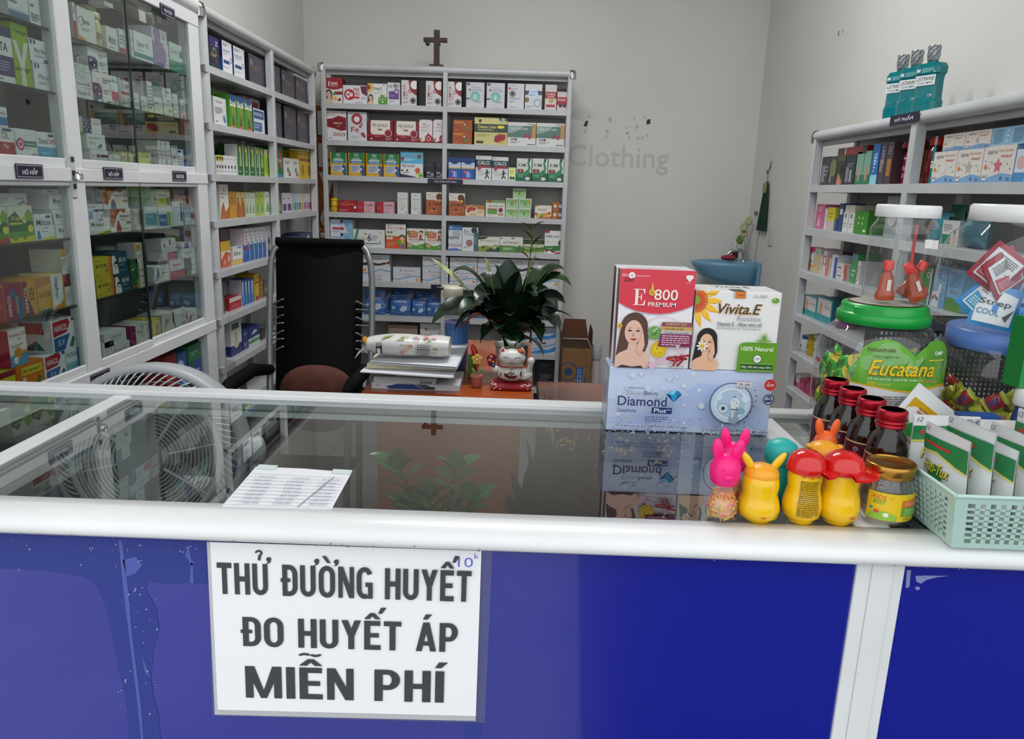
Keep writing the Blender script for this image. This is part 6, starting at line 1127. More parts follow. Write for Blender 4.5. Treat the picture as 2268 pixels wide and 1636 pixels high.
E8 = ('pd8394a 0 1 0 .66 .1 .62 .25 .58 .42 .56 .55 .557 .7 .572 .85 .605 1 .655 1 1;pb9b4bc 0 .66 .1 .62 .25 .58 .42 .56 .55 .557 .7 .572 .85 .605 1 .655 1 .64 .85 .59 .7 .555 .55 .54 .42 .543 .25 .563 .1 .605 0 .65'
 ';T.03 .925 .07 .025 f4dcdc ISO;c.155 .935 .033 f0e8ea;T.135 .928 .04 .014 b04a60 GMP;l.21 .925 .27 .016 1 f0c0c0;c.9 .935 .022 f4e4e4;c.94 .935 .022 f4e4e4;pf4e4e4 .875 .93 .965 .93 .92 .885;l.87 .87 .1 .01 1 f0c0c0;i.04 .876 .14 .036 4a1c24 220'
 + serifE(.19, .642, .155, .162, 'f6e6d6') + ';pe0a044 .40 .78 .435 .885 .47 .78;c.435 .775 .035 e0a044;t.415 .765 .04 .016 8a5a1c DHA;T.465 .7 .315 .108 f6e6d6 800;T.39 .633 .37 .043 f8ecec PREMIUM'
 ';o.62 .29 .25 e4c8d0 .006;f0 0 .575 5a3f36 e2b9a4 3a3432;w.03 .43 .035 e8b040 c88a28 6;c.5 .37 .07 6f9f5a;p4f8444 .46 .34 .5 .42 .54 .4 .52 .34;pa8c88a .47 .39 .53 .43 .54 .41 .49 .37;c.57 .2 .083 d8b428'
 ';w.55 .21 .04 ecd02c c8a018 5;w.6 .17 .035 ecd02c c8a018 5;w.53 .16 .03 ecd02c c8a018 5;p8c4a5a .6 .485 1 .485 1 .44 .585 .44 .585 .47;rd .4;'.replace(';rd .4;', ';') + 'r.585 .40 .415 .04 c8a25c;r.585 .365 .415 .035 c4bfc0;p7c2a50 .585 .365 1 .365 1 .235 .555 .235 .575 .3'
 ';T.64 .45 .28 .028 e8c888 COENZYM Q10;i.63 .405 .26 .028 5a3a1c Tinh dầu lô hội;i.63 .369 .33 .026 55505a Tinh dầu hoa anh thảo;l.6 .245 .37 .112 5 e0b8c8;c.6 .09 .03 dcb0c4;c.5 .04 .036 e0b4c8;c.84 .2 .018 dcb8c8;c.82 .24 .016 dcb8c8;o.72 .02 .0 dcb0c0 0'
 ';t.71 .018 .22 .026 444448 Hộp x 30 Viên')
for i, (x, y, a) in enumerate(((.76, .13, .15), (.86, .135, .0), (.9, .12, -.1), (.74, .105, -.2), (.84, .105, .5), (.8, .085, 1.2), (.87, .08, .9), (.92, .15, .1))):
    l, w = .055, .016
    P = [(-l, -w), (l, -w), (l + .012, 0), (l, w), (-l, w), (-l - .012, 0)]
    E8 += ';p%s %s' % ('a8182c' if i % 2 else '8c1024', ' '.join('%.4f %.4f' % (x + (p * math.cos(a) - q * math.sin(a)), y + (p * math.sin(a) + q * math.cos(a)) * .76) for p, q in P))
    E8 += ';p%s %s' % ('e4a0a8', ' '.join('%.4f %.4f' % (x + (p * math.cos(a) - q * math.sin(a)), y + (p * math.sin(a) + q * math.cos(a)) * .76) for p, q in [(-l * .7, w * .3), (l * .5, w * .3), (l * .5, w * .6), (-l * .7, w * .6)]))
ew = .1105; eh = 1.3125 - zt; ex = (.1445 + .2555) / 2 - .0005
carton('supplement_box', ew, eh, .031, 'eae7ea', E8, '', '54141f', 'a8606c', None, (ex, YF + .001, zt), 0, .001, .25, res=3, top='l.1 .2 .7 .5 2 c88a94')
tag(bpy.data.objects['supplement_box.001'], 'red-topped carton with long-haired woman, standing on the pale blue carton', 'supplement box')
carton('supplement_box', ew, eh, .031, 'eae7ea', '', '', '54141f', 'a8606c', None, (ex - .002, YF + .0335, zt), 0, .001, .25)
tag(bpy.data.objects['supplement_box.002'], 'dark-sided carton standing directly behind the red-topped woman carton', 'supplement box')
VV = ('p4a8a2a 0 .8 .05 .84 .05 .92 0 .95;w-.02 .87 .36 eda81c d2662c 15;w.0 .88 .33 f4bf2c d2662c 14;c0 .87 .15 d2662c;c0 .87 .11 c2521f;c0 .88 .055 8a9a2a;r-.45 .5 .4499 .6 e6e6e4;'.replace('r-.45 .5 .4499 .6 e6e6e4;', '') +
 'l.1 .955 .2 .012 1 7a4a20;pd8772c .45 .918 .575 .918 .575 1 .45 1;re 0;'.replace('re 0;', '') + 'r.44 .92 .015 .07 b8b0a8;t.48 .945 .07 .025 5a2a10 UAV;i.66 .93 .16 .035 9a9a9c 15.000;c.925 .905 .05 e0c85a .72;c.925 .905 .043 4a9a3a .7;l.9 .905 .05 .02 1 e8f0e0'
 ';J.272 .716 .51 .134 e8a83c Vivita.E;J.268 .722 .505 .13 3d3630 Vivita.E;t.5 .638 .28 .068 a9a9ab Rostex;t.268 .572 .52 .05 3a3a44 Vitamin E - Aloe vera oil;r.268 .562 .52 .003 888888;i.268 .525 .52 .032 6a6a6c Hỗ trợ chống oxy hóa - Giúp da sáng, mịn'
 ';f.015 0 .545 1d1814 e6b794 0;w.115 .31 .075 f2f2ee d8b02c 8;p5f9a1c .54 0 1 0 1 .378 .63 .378 .575 .365 .55 .33;o.0 .0 .0 ffffff 0;T.575 .27 .375 .055 eef4e4 100% Natural;c.775 .17 .058 3a6a2a;c.775 .17 .048 e8eae4;t.742 .155 .06 .028 555c50 GMP;r.585 .03 .375 .072 245a1c;T.595 .043 .35 .045 dce8d0 Hộp 100 viên nang mềm;r.585 .018 .375 .004 e0ecd4;r.585 .108 .375 .003 e0ecd4')
for i in range(11):
    a = math.radians(14 + i * 15.2); l = .1 + .03 * math.sin(i * 2.1) + (.035 if i == 5 else 0)
    VV += ';p%s %.4f %.4f %.4f %.4f %.4f %.4f' % (['6a9a2a', '8ab83a', '4a7a24'][i % 3], .825 - .012 * math.sin(a), .405 + .004, .825 + l * math.cos(a) * .95, .405 + l * math.sin(a), .825 + .012 * math.sin(a), .403)
VV += ';c.825 .402 .1 7aa83a .12'
vw = .1265; vh = 1.2845 - zt; vx = (.2565 + .383) / 2 + .0008
v = carton('supplement_box', vw, vh, .078, 'e6e5e3', VV, '', 'd8d8d6', 'e2e2e0', None, (vx, YF + .001, zt), 0, .0015, .35, res=3, top='T.28 .55 .45 .3 3d3630 Vivita.E;r.42 0 .16 .35 2f3a22')
tag(v, 'white sunflower carton with dark-haired woman, standing on the pale blue carton', 'supplement box')

# --- candy bottles
YEL = M('e8b80c', .16, coat=.3)
def cand(name, label, px, py, r, group='candy bottles'):
    p = at(px, py, 2, BZ)
    return thing(name, label, 'candy bottle', (p[0], p[1] + r, BZ), 0, group), p[1] + r
def ear(k, x, z, l, w, tilt, m, d=.006, y=0):
    R = Matrix.Rotation(tilt, 3, 'Y'); c = Vector((x, y, z)) + R @ Vector((0, 0, l * .45))
    k.ell(c, (w, d, l * .56), m, 14, 10, R)
PINK = M('f0107c', .4, sss=.2); ORA = M('f26a2c', .4, sss=.1); TEA = M('18a8a0', .4); YO = M('eba01c', .35); RED = M('cc1414', .18, coat=.3)
def sticks(t, prof, n, seed, cols):
    rg = random.Random(seed); k = MB()
    for i in range(n):
        z = rg.uniform(prof[0][1] + .003, prof[-1][1] - .002)
        r = np.interp(z, [q[1] for q in prof], [q[0] for q in prof]) - .0028
        a = rg.uniform(0, 6.283); rr = r * (1 - .35 * rg.random() ** 2); c = Vector((rr * math.cos(a), rr * math.sin(a), z))
        d = Vector((-math.sin(a) * rg.uniform(-1, 1), math.cos(a) * rg.uniform(-1, 1), rg.uniform(-.8, .8))).normalized() * .0038
        k.tube([c - d, c + d], .0009, M(rg.choice(cols), .5), 5, False)
    k.lathe([(max(q[0] - .0045, .002), q[1]) for q in prof if q[1] > .001], M('d8a078', .6), 14)
    o = k.build('candy_sticks', t); o['kind'] = 'stuff'
def rabbit(label, px, py, h, w, cap, seed, tilt=0.0, clear=True):
    r = w / 2; t, _ = cand('candy_bottle', label, px, py, r * .8)
    zb = h * .5
    prof = [(r * .72, 0), (r * .95, .004), (r, zb * .28), (r * .93, zb * .5), (r * .74, zb * .64), (r * .82, zb * .76), (r * .8, zb * .9), (r * .62, zb * .98)]
    k = MB(); k.lathe(prof, CLEAR, 28, cap=True); k.build('bottle_body', t)
    sticks(t, [q for q in prof if q[1] < zb * .88], 230, seed, ['e8a03c', 'e87a58', 'd8c84a', 'e05a68', 'a8c058', 'ecb45c', 'e89078'])
    k = MB(); k.lathe([(r * .66, zb * .92), (r * .84, zb), (r * .93, zb + .1 * h), (r * .92, zb + .2 * h), (r * .76, zb + .29 * h), (r * .42, zb + .345 * h), (r * .05, zb + .36 * h)], cap, 26)
    l = h * .27
    for sx in (-1, 1): ear(k, sx * r * .5, zb + .29 * h, l, r * .36, sx * .2 + tilt, cap, r * .2)
    for sx in (-1, 1): k.ell((sx * r * .34, -r * .8, zb + .2 * h), (r * .1, r * .1, r * .12), cap, 10, 6)
    k.ell((0, -r * .86, zb + .1 * h), (r * .3, r * .16, r * .2), cap, 12, 8)
    k.build('cap', t); return t
rabbit('clear candy stick bottle with pink rabbit cap, in the front row beside yellow bottles', 1603, 1157, .0885, .0365, PINK, 4, .08)
rabbit('clear candy stick bottle with pink rabbit cap, hidden behind the front pink one', 1620, 1122, .0875, .0345, PINK, 5)
def tubby(label, px, py, w, h, cols, top, ears=None, print_=''):
    r = w / 2; t, _ = cand('candy_bottle', label, px, py, r)
    k = MB(); k.lathe([(r * .62, 0), (r * .7, .002), (r * .72, h * .06), (r * .95, h * .1), (r * 1.0, h * .24), (r * .93, h * .36), (r * .8, h * .5), (r * .86, h * .62), (r * .84, h * .72), (r * .74, h * .82), (r * .5, h * .86)], cols, 30)
    k.build('bottle_body', t)
    if print_:
        k = MB()
        zz = [0, .06, .1, .24, .36, .5, .62, .72, .82]; rr = [.7, .72, .95, 1.0, .93, .8, .86, .84, .74]
        def Fm(u, v, q):
            z = h * (.1 + v * .66); a = -math.pi / 2 + (u - .5) * 1.9; R = r * float(np.interp(z / h, zz, rr)) + .0009 + q
            return (R * math.cos(a), R * math.sin(a), z)
        decal(k, print_, Fm, 1.0, 10, rough=.3); k.build('printed_text', t)
    k = MB()
    if top == 'dome':
        k.lathe([(r * .76, h * .78), (r * .8, h * .84), (r * .7, h * .93), (r * .4, h * .985), (.002, h)], YO if cols is YEL else cols, 26)
        for sx in (-1, 1): ear(k, sx * r * .4, h * .88, h * .4, r * .2, sx * .6, YEL, r * .14)
    elif top == 'cap':
        k.lathe([(r * .9, h * .71), (r * 1.0, h * .73), (r * .98, h * .8), (r * .84, h * .92), (r * .5, h * .985), (.002, h)], RED, 28)
        a0 = ears
        vs = [[(r * (1 + .62 * s * math.cos((a - 6) * .16) ** .5) * math.cos(a0 + (a - 6) * .16), r * (1 + .62 * s * math.cos((a - 6) * .16) ** .5) * math.sin(a0 + (a - 6) * .16), h * (.735 - .02 * s) + dz) for a in range(13)] for s, dz in ((-.1, 0), (1, 0), (1, .003), (-.1, .003))]
        k.loft(vs, RED, True, False, False)
    elif top == 'duck':
        k.lathe([(r * .86, h * .62), (r * 1.05, h * .7), (r * 1.12, h * .82), (r * .98, h * .93), (r * .5, h * .99), (.002, h)], cols, 26); k.ell((r * 1.0, -r * .4, h * .83), (r * .7, r * .4, h * .05), cols, 14, 8)
    elif top == 'blob':
        k.lathe([(r * .86, h * .62), (r * 1.02, h * .72), (r * 1.0, h * .88), (r * .8, h * .96), (r * .4, h)], cols, 26)
        for sx in (-1, 1): k.ell((sx * r * .9, 0, h * .93), (r * .24, r * .24, h * .035), cols, 10, 6)
    k.build('cap', t)
GMP = 'T.42 .06 .14 .05 c03018 GMP'
tubby('yellow candy bottle with eared yellow cap, first of the yellow ones from the pink', 1690, 1167, .0475, .0655, YEL, 'dome', None, GMP)
tubby('yellow candy bottle with red cap and printed red and black text on its back', 1786, 1169, .0435, .0835, YEL, 'cap', -.15, 'J.2 .86 .6 .1 c03018 Sữa Ong Chúa;l.2 .06 .6 .76 20 4a3a10')
tubby('yellow candy bottle with red peaked cap, beside the gold-lidded glass jar', 1870, 1172, .0465, .083, YEL, 'cap', -.6, 'T.6 .04 .2 .06 c03018 GMP')
tubby('teal candy bottle with round beaked cap, behind the eared yellow one', 1727, 1128, .034, .081, TEA, 'duck')
tubby('orange yellow candy bottle with bump-cornered cap, behind the two red caps', 1823, 1128, .039, .077, YO, 'blob')
rabbit('candy bottle with orange rabbit cap, behind the orange yellow bottle', 1824, 1080, .083, .031, ORA, 6)

# --- small glass jar with gold lid
p = at(1981, 1172, 2, BZ); r = .0285
t = thing('candy_jar', 'small glass jar with gold lid and yellow children label beside the green basket', 'jar', (p[0], p[1] + r, BZ), .1)
k = MB(); k.lathe([(r * .74, .0), (r * .84, .003), (r * .97, .011), (r, .018), (r, .041), (r * .95, .048), (r * .87, .053), (r * .87, .06)], CLEAR2, 32); k.lathe([(r * .7, .002), (r * .9, .012), (r * .94, .02)], M('a89c88', .3), 24, cap=False); k.build('glass_body', t)
GOLD = M('b8883c', .22, .9)
k = MB(); k.lathe([(r * .9, .055), (r * .93, .0555), (r * .93, .0685), (r * .9, .07), (r * .86, .0692), (r * .84, .0675), (.001, .0675)], GOLD, 32); k.build('gold_lid', t)
k = MB()
def Fj(u, v, q):
    a = -math.pi / 2 + (u - .5) * 2.5; R = r + .0004 + q; return (R * math.cos(a), R * math.sin(a), .009 + v * .032)
decal(k, 'r0 0 1 1 e0bc18;T.08 .74 .2 .16 d84a38 KIDS;T.1 .58 .18 .14 4a9a48 BEST;s.36 .84 .07 e8a028;p8aba3a .02 .05 .1 .3 .3 .34 .46 .2 .46 .02 .02 .02;c.16 .3 .07 c84a3a;c.3 .22 .08 e8e0c8;c.08 .4 .05 4a78b8;r.52 .54 .44 .24 d8642a;l.56 .58 .36 .16 3 e8b088;r.52 .2 .44 .34 5a9a2a;l.56 .24 .36 .26 5 a8cc80;l.56 .06 .36 .08 2 5a4a10', Fj, 1.9, 14); k.build('label', t)

# --- four syrup bottles
SYR_ = M('160806', .1, coat=.4); SCAP = M('a81228', .28, .55)
for i, (px, py) in enumerate(((1977, 908), (1932, 885), (1893, 862), (1863, 842))):
    h = .117; p = at(px, py, 2, BZ + h); y = .866 + i * .0485; x = .444 - .003 * i
    t = thing('syrup_bottle', 'dark syrup bottle with red cap, %s' % ('nearest of the four by the gold-lidded jar', 'second of the four counting from the gold-lidded jar', 'third of the four counting from the gold-lidded jar', 'farthest of the four, before the green-lidded jar')[i], 'syrup bottle', (x, y, BZ), -.25, 'syrup bottles')
    r = .0238
    k = MB(); k.lathe([(r * .9, 0), (r, .003), (r, .068), (r * .96, .075), (r * .8, .085), (r * .58, .092), (r * .52, .095), (r * .52, .1)], SYR_, 28); k.build('bottle_body', t)
    k = MB(); R = .0165
    k.lathe([(R * .96, .096), (R, .0965), (R, .0985), (R * .93, .0992), (R * .93, .1002), (R, .101), (R, .1035), (R * .93, .104), (R * .93, .105), (R * 1.02, .1058), (R * 1.02, .1145), (R * .96, .1168), (R * .8, .117)], SCAP, 30); k.lathe([(R * .8, .1171), (.001, .1171)], M('8a5a4a', .5, .3), 24); k.build('cap', t)
    k = MB()
    def Fs(u, v, q, r=r):
        a = -math.pi / 2 + (u - .5) * 4.6; R = r + .0003 + q; return (R * math.cos(a), R * math.sin(a), .008 + v * .056)
    decal(k, 'r0 0 1 1 4a101c;r0 .965 1 .035 c8b088;r.06 0 .14 .96 a02440;l.08 .1 .1 .8 14 d8a0a8;c.36 .84 .05 b8a8c0;c.36 .84 .035 5a4a7a;o.44 .44 .24 e0cdb4 .02;i.38 .3 .14 .3 e8dcc8 le;r.36 .14 .04 .5 e8dcc8;c.44 .44 .08 4a101c;o.44 .5 .1 e8dcc8 .03;T.34 .05 .2 .05 c8b088 SIRO;r.66 .1 .28 .8 a02440;l.68 .15 .24 .7 10 d8a0a8', Fs, 1.75, 22, rough=.35)
    k.build('label', t)

# --- large jar of eucalyptus sweets with green lid
JX, JY, JR, JH = .537, 1.118, .0815, .2115
jar = thing('candy_jar', 'large clear jar of green wrapped sweets with bright green lid', 'jar', (JX, JY, BZ), .0)
SQ = 3.0
def sqr(a, r):
    ca, sa = math.cos(a), math.sin(a); q = (abs(ca) ** SQ + abs(sa) ** SQ) ** (-1 / SQ); return r * q * ca, r * q * sa
k = MB(); prof = [(JR * .86, 0), (JR * .94, .006), (JR * .97, .03), (JR * 1.0, .07), (JR * 1.0, .14), (JR * .95, .162), (JR * .82, .176), (JR * .72, .18), (JR * .72, .188)]
rs = []
for rr, z in prof:
    f = min(1, max(0, (z - .145) / .03)); rs.append([tuple(np.array(sqr(a * .19635 + .5, rr)) * (1 - f) + np.array((rr * math.cos(a * .19635 + .5), rr * math.sin(a * .19635 + .5))) * f) + (z,) for a in range(32)])
k.loft(rs, CLEAR, True, True); k.build('jar_body', jar)
GRE = M('0f9a3a', .3, sss=.1)
k = MB(); k.lathe([(JR * .76, .181), (JR * .79, .182), (JR * .79, .1955), (JR * .775, .1965), (JR * .725, .197), (JR * .725, .2065), (JR * .7, .2095), (JR * .3, .2108), (.001, .211)], GRE, 48)
k.lathe([(JR * .62, .2109), (.001, .2113)], M('7a2a2c', .4), 40); k.lathe([(JR * .58, .2112), (.001, .2115)], M('b8b0a8', .4), 40)
k.loft([[(JR * .76 * math.cos(a) * s, JR * .76 * math.sin(a) * s, z) for a in [-2.7 + j * .06 for j in range(12)]] for s, z in ((.97, .196), (1.0, .196), (1.0, .206), (.97, .2075))], GRE, True, False, False)
k.build('green_lid', jar)
k = MB()
def zr(z): return float(np.interp(z, [q[1] for q in prof], [q[0] for q in prof]))
def Fe(u, v, q):
    z = .052 + v * .118; a = -math.pi / 2 - .78 + u * 1.72; x, y = sqr(a, zr(z) + .0008 + q); return (x, y, z)
decal(k, 'pe0e0e2 0 .06 0 .44 .2 .41 .4 .37 .55 .36 .7 .4 .85 .43 1 .42 1 .1 .93 .0 .03 .0;p62a82c 0 .44 .05 .72 .07 .88 .14 .95 .26 .99 .38 .96 .48 .88 .55 .8 .62 .88 .72 .97 .82 .99 .92 .95 .98 .86 1 .7 1 .42 .85 .43 .7 .4 .55 .36 .4 .37 .2 .41;pe0b020 0 .44 .2 .41 .4 .37 .55 .36 .7 .4 .85 .43 1 .42 1 .455 .85 .46 .7 .43 .55 .385 .4 .39 .2 .43 0 .455'
 ';T.1 .84 .26 .04 5a2a24 TANAPHAR;t.16 .76 .24 .045 2a5a1c Viên ngậm ho;p8ac06a .44 .62 .5 .74 .58 .66 .56 .58;p4f8f2a .56 .6 .66 .78 .72 .62;J.145 .55 .61 .185 8a5a10 Eucatana;J.14 .56 .61 .185 ecc61c Eucatana;T.14 .5 .5 .035 e8f0dc HỖ TRỢ BỔ PHẾ - GIẢM ĐỜM - GIẢM HO;J.64 .475 .16 .055 d88a5a Candy;T.14 .435 .07 .045 ecd030 300;T.22 .438 .12 .03 ecd030 VIÊN NGẬM;T.74 .82 .1 .045 e8f0e0 GMP;l.68 .75 .24 .025 1 ecd030;l.06 .1 .46 .22 8 6a6a70;l.58 .16 .34 .16 6 6a6a70;l.74 .06 .2 .07 3 333338;p8a1a30 .9 .02 1 .02 1 .14', Fe, 1.15, 24, rough=.4)
k.build('jar_label', jar)
# wrapped sweets
def sweet(name, cols, label, group):
    k = MB(); a, b, c = .0155, .0105, .0062; m = M(cols[0], .25)
    rs = []
    for x, f, g in ((-1, 1, .1), (-.8, .96, .12), (-.66, .86, .6), (-.3, 1, 1), (.3, 1, 1), (.66, .86, .6), (.8, .96, .12), (1, 1, .1)):
        rs.append([(x * a, b * f * math.cos(t * .5236), c * g * math.sin(t * .5236)) for t in range(12)])
    k.loft(rs[:3], M(cols[1], .3), True); k.loft(rs[2:6], m, False, True); k.loft(rs[5:], M(cols[1], .3), True)
    for i in range(3): k.poly([(-.009 + i * .005, -.004, c * 1.01), (-.006 + i * .005, -.004, c * 1.01), (-.003 + i * .005, .004, c * 1.01), (-.006 + i * .005, .004, c * 1.01)], M(cols[2], .3))
    o = k.build(name); tag(o, label, 'sweet', group); return o
def fill(proto, center, rmax, z0, z1, n, seed, sq=True, gap=.0155):
    rg = random.Random(seed); pts = []; tries = 0
    while len(pts) < n and tries < 30000:
        tries += 1
        a = rg.uniform(0, 6.283); rr = rmax * (1 - .5 * rg.random() ** 2.2); z = rg.uniform(z0, z1)
        x, y = sqr(a, rr) if sq else (rr * math.cos(a), rr * math.sin(a))
        if y > rmax * .45: continue
        P = Vector((x, y, z))
        if all((P - q[0]).length > gap for q in pts): pts.append((P, a))
    for i, (P, a) in enumerate(pts):
        o = proto if i == 0 else proto.copy()
        if i: COL.objects.link(o)
        o.location = Vector(center) + P
        o.rotation_euler = (math.pi / 2 + rg.uniform(-.5, .5), rg.uniform(-1.2, 1.2), a + math.pi / 2)
fill(sweet('wrapped_sweet', ('38a828', 'e0c82c', '145a1c'), 'green wrapped sweet with yellow crimped ends inside the green-lidded jar', 'green sweets in the jar'), (JX, JY, BZ), JR * .86, .012, .13, 170, 3, True, .0125)

# --- small jar standing on the green lid, with little medicated-oil bottles inside
SX, SY, SZ = JX + .012, JY - .004, BZ + .2118
sj = thing('oil_jar', 'clear plastic jar with white lid standing on the green jar lid', 'jar', (SX, SY, SZ), 0)
r = .0465
k = MB(); k.lathe([(r * .9, 0), (r * .97, .004), (r, .02), (r * .985, .094), (r, .1), (r * 1.0, .106), (r * .9, .114), (r * .84, .118), (r * .84, .126)], CLEAR, 36); k.build('jar_body', sj)
WHC = M('e6e6e4', .4)
k = MB(); k.lathe([(r * .9, .122), (r * .92, .123), (r * .915, .137), (r * .88, .1395), (.001, .1395)], WHC, 40)
for i in range(5): k.box(-.006 + i * .003 - .0005, -.006 + i * .003 + .0005, -r * .925, -r * .9, .126, .135, WHC)
k.build('white_lid', sj)
k = MB(); k.box(.006, .0165, -r * 1.0 - .002, -r * .99, .082, .094, M('dcdad6', .5)); k.box(.018, .027, -r * .93, -r * .9, .081, .093, M('dcdad6', .5)); k.build('price_sticker', sj)
OIL = M('d8520c', .08, trans=.5)
def oil(label, x, y, rot, z=0.004):
    t = thing('oil_bottle', label, 'oil bottle', (SX + x, SY + y, SZ + z), 0, 'oil bottles in the white-lidded jar'); t.rotation_euler = rot
    k = MB(); k.lathe([(.0125, 0), (.014, .002), (.0138, .012), (.0112, .014), (.0095, .034), (.006, .04), (.0045, .042), (.0045, .045)], OIL, 16, sq=2.6, sy=.6); k.build('bottle_body', t)
    k = MB(); k.lathe([(.0068, .043), (.007, .0445), (.007, .056), (.0062, .057)], M('e01c1c', .35), 14); k.build('cap', t)
    k = MB(); k.box(-.003, .003, -.0079, -.0076, .014, .03, M('e0d0c8', .4)); k.build('paper_strip', t)
oil('small amber oil bottle with red cap standing upright inside white-lidded jar', -.022, -.012, (0, 0, .1))
oil('small amber oil bottle tilted inside white-lidded jar, cap towards the upright one', .026, -.018, (0, -.5, .2), .008)
oil('small amber oil bottle leaning at the rear inside white-lidded jar', .016, .014, (.3, .35, .6), .008)
t = thing('inhaler_tube', 'clear plastic tube with red stripe standing in the white-lidded jar', 'tube', (SX + .004, SY + .004, SZ + .004), 0)
k = MB(); k.lathe([(.0105, .02), (.0105, .108)], CLEAR, 18, cap=False, sx=1.3); k.build('tube_body', t)
k = MB(); k.box(.009, .013, -.006, -.004, .02, .108, M('d8301f', .35)); k.build('red_strip', t)

# --- jars at the right end
def lid_ribs(k, R, z0, z1, m, a0=-math.pi / 2 - .1):
    for i in range(6):
        a = a0 - .12 + i * .045; k.box(R * math.cos(a) - .0008, R * math.cos(a) + .0008, R * math.sin(a) - .001, R * math.sin(a) + .001, z0, z1, m)
KX, KY = .722, 1.10
bj = thing('candy_jar', 'wide faceted clear jar of mixed sweets with blue lid', 'jar', (KX, KY, BZ), 0)
r = .095
k = MB(); SQ = 5.0
rs = [[sqr(a * .19635 + .4, rr) + (z,) for a in range(32)] for rr, z in ((r * .95, 0), (r * 1.02, .006), (r * 1.0, .05), (r * .92, .1), (r * .97, .118), (r * .97, .128), (r * .88, .15), (r * .84, .153), (r * .84, .16))]
k.loft(rs, CLEAR, True, True); k.build('jar_body', bj)
BL = M('6a8fdc', .35, sss=.1); k = MB(); k.lathe([(r * .9, .153), (r * .92, .154), (r * .92, .178), (r * .89, .181), (.001, .181)], BL, 44); lid_ribs(k, r * .925, .156, .176, BL); k.build('blue_lid', bj)
SQ = 5.0
fill(sweet('wrapped_sweet', ('a8a82a', 'c0c83a', 'b02028'), 'lime wrapped sweet with red patch inside the blue-lidded jar', 'lime sweets in the blue-lidded jar'), (KX, KY, BZ), r * .86, .012, .09, 80, 8, True, .014)
fill(sweet('wrapped_sweet', ('a81c28', 'c0c83a', '1f3a8a'), 'red wrapped sweet with lime ends inside the blue-lidded jar', 'red sweets in the blue-lidded jar'), (KX, KY, BZ), r * .89, .03, .098, 24, 15)
SQ = 3.0
lz = BZ + .1815
lj = thing('lozenge_jar', 'clear jar of blue lozenge sachets with white lid, on the blue lid', 'jar', (KX - .01, KY - .004, lz), 0)
r = .1
k = MB(); k.lathe([(r * .9, 0), (r * .98, .006), (r, .02), (r * .98, .105), (r * .9, .13), (r * .74, .145), (r * .7, .15), (r * .7, .156)], CLEAR, 40, sq=2.6); k.build('jar_body', lj)
k = MB(); k.lathe([(r * .74, .151), (r * .76, .152), (r * .755, .172), (r * .72, .175), (.001, .175)], WHC, 44); lid_ribs(k, r * .765, .155, .17, WHC, -math.pi / 2 - .5); k.build('white_lid', lj)
def sachet(col, ds, label, x, y, z, rot, w=.052, h=.058):
    k = MB(); pouch(k, w, h, .006, col, ds, .05)
    o = k.build('lozenge_sachet', None, (KX - .01 + x, KY - .004 + y, lz + z)); o.rotation_euler = rot
    tag(o, label, 'sachet', 'sachets in the lozenge jar'); return o
STP = 'pe4e8ea .08 .1 .92 .1 .92 .8 .5 .9 .08 .8;T.12 .5 .7 .18 20242a Strep;T.12 .3 .5 .14 2a7ab8 COOL;p2a2a30 .7 .3 .9 .5 .8 .2'
BK = 'pe0e2e2 .1 .12 .9 .12 .9 .88 .1 .88;p%s .14 .16 .86 .16 .86 .5 .5 .44 .14 .52;l.2 .58 .6 .24 5 44484c;l.18 .2 .64 .22 4 %s'
sachet('9a1c34', BK % ('c04a58', 'e0b0b8'), 'crimson sachet standing on its corner inside the lozenge jar', -.080, -.044, .066, (.1, .62, -.25))
sachet('2a88c8', BK % ('3a98c0', 'c0e0ec'), 'blue sachet standing on its corner inside the lozenge jar', -.085, -.036, .024, (.05, .72, -.3))
sachet('2a8cd0', STP, 'blue and silver sachet lying low inside the lozenge jar', -.064, -.052, .008, (-.1, .15, -.5), .055)
sachet('2a8cd0', 'pe4e8ea .06 .12 .94 .12 .94 .86 .06 .86;c.45 .62 .2 8ab8d4;c.42 .6 .12 33383e;T.4 .2 .5 .2 20242a sils', 'blue sachet with dark swirl inside the lozenge jar', -.002, -.084, .044, (0, .02, .1), .085, .05)
sachet('2a8cd0', 'pe4e8ea .06 .3 .94 .3 .94 .86 .06 .86;T.2 .4 .5 .24 30343a epsils', 'blue sachet at the bottom inside the lozenge jar', -.004, -.08, .008, (-.06, 0, .12), .085, .034)
sachet('a02038', BK % ('c04a58', 'e0b0b8'), 'crimson sachet wedged behind the others inside the lozenge jar', -0.040, -.05, .06, (0, -.6, .2))
sachet('3a98d4', STP, 'blue and silver sachet at the back inside the lozenge jar', 0.002, -.03, .03, (0, .3, .1), .07, .07)

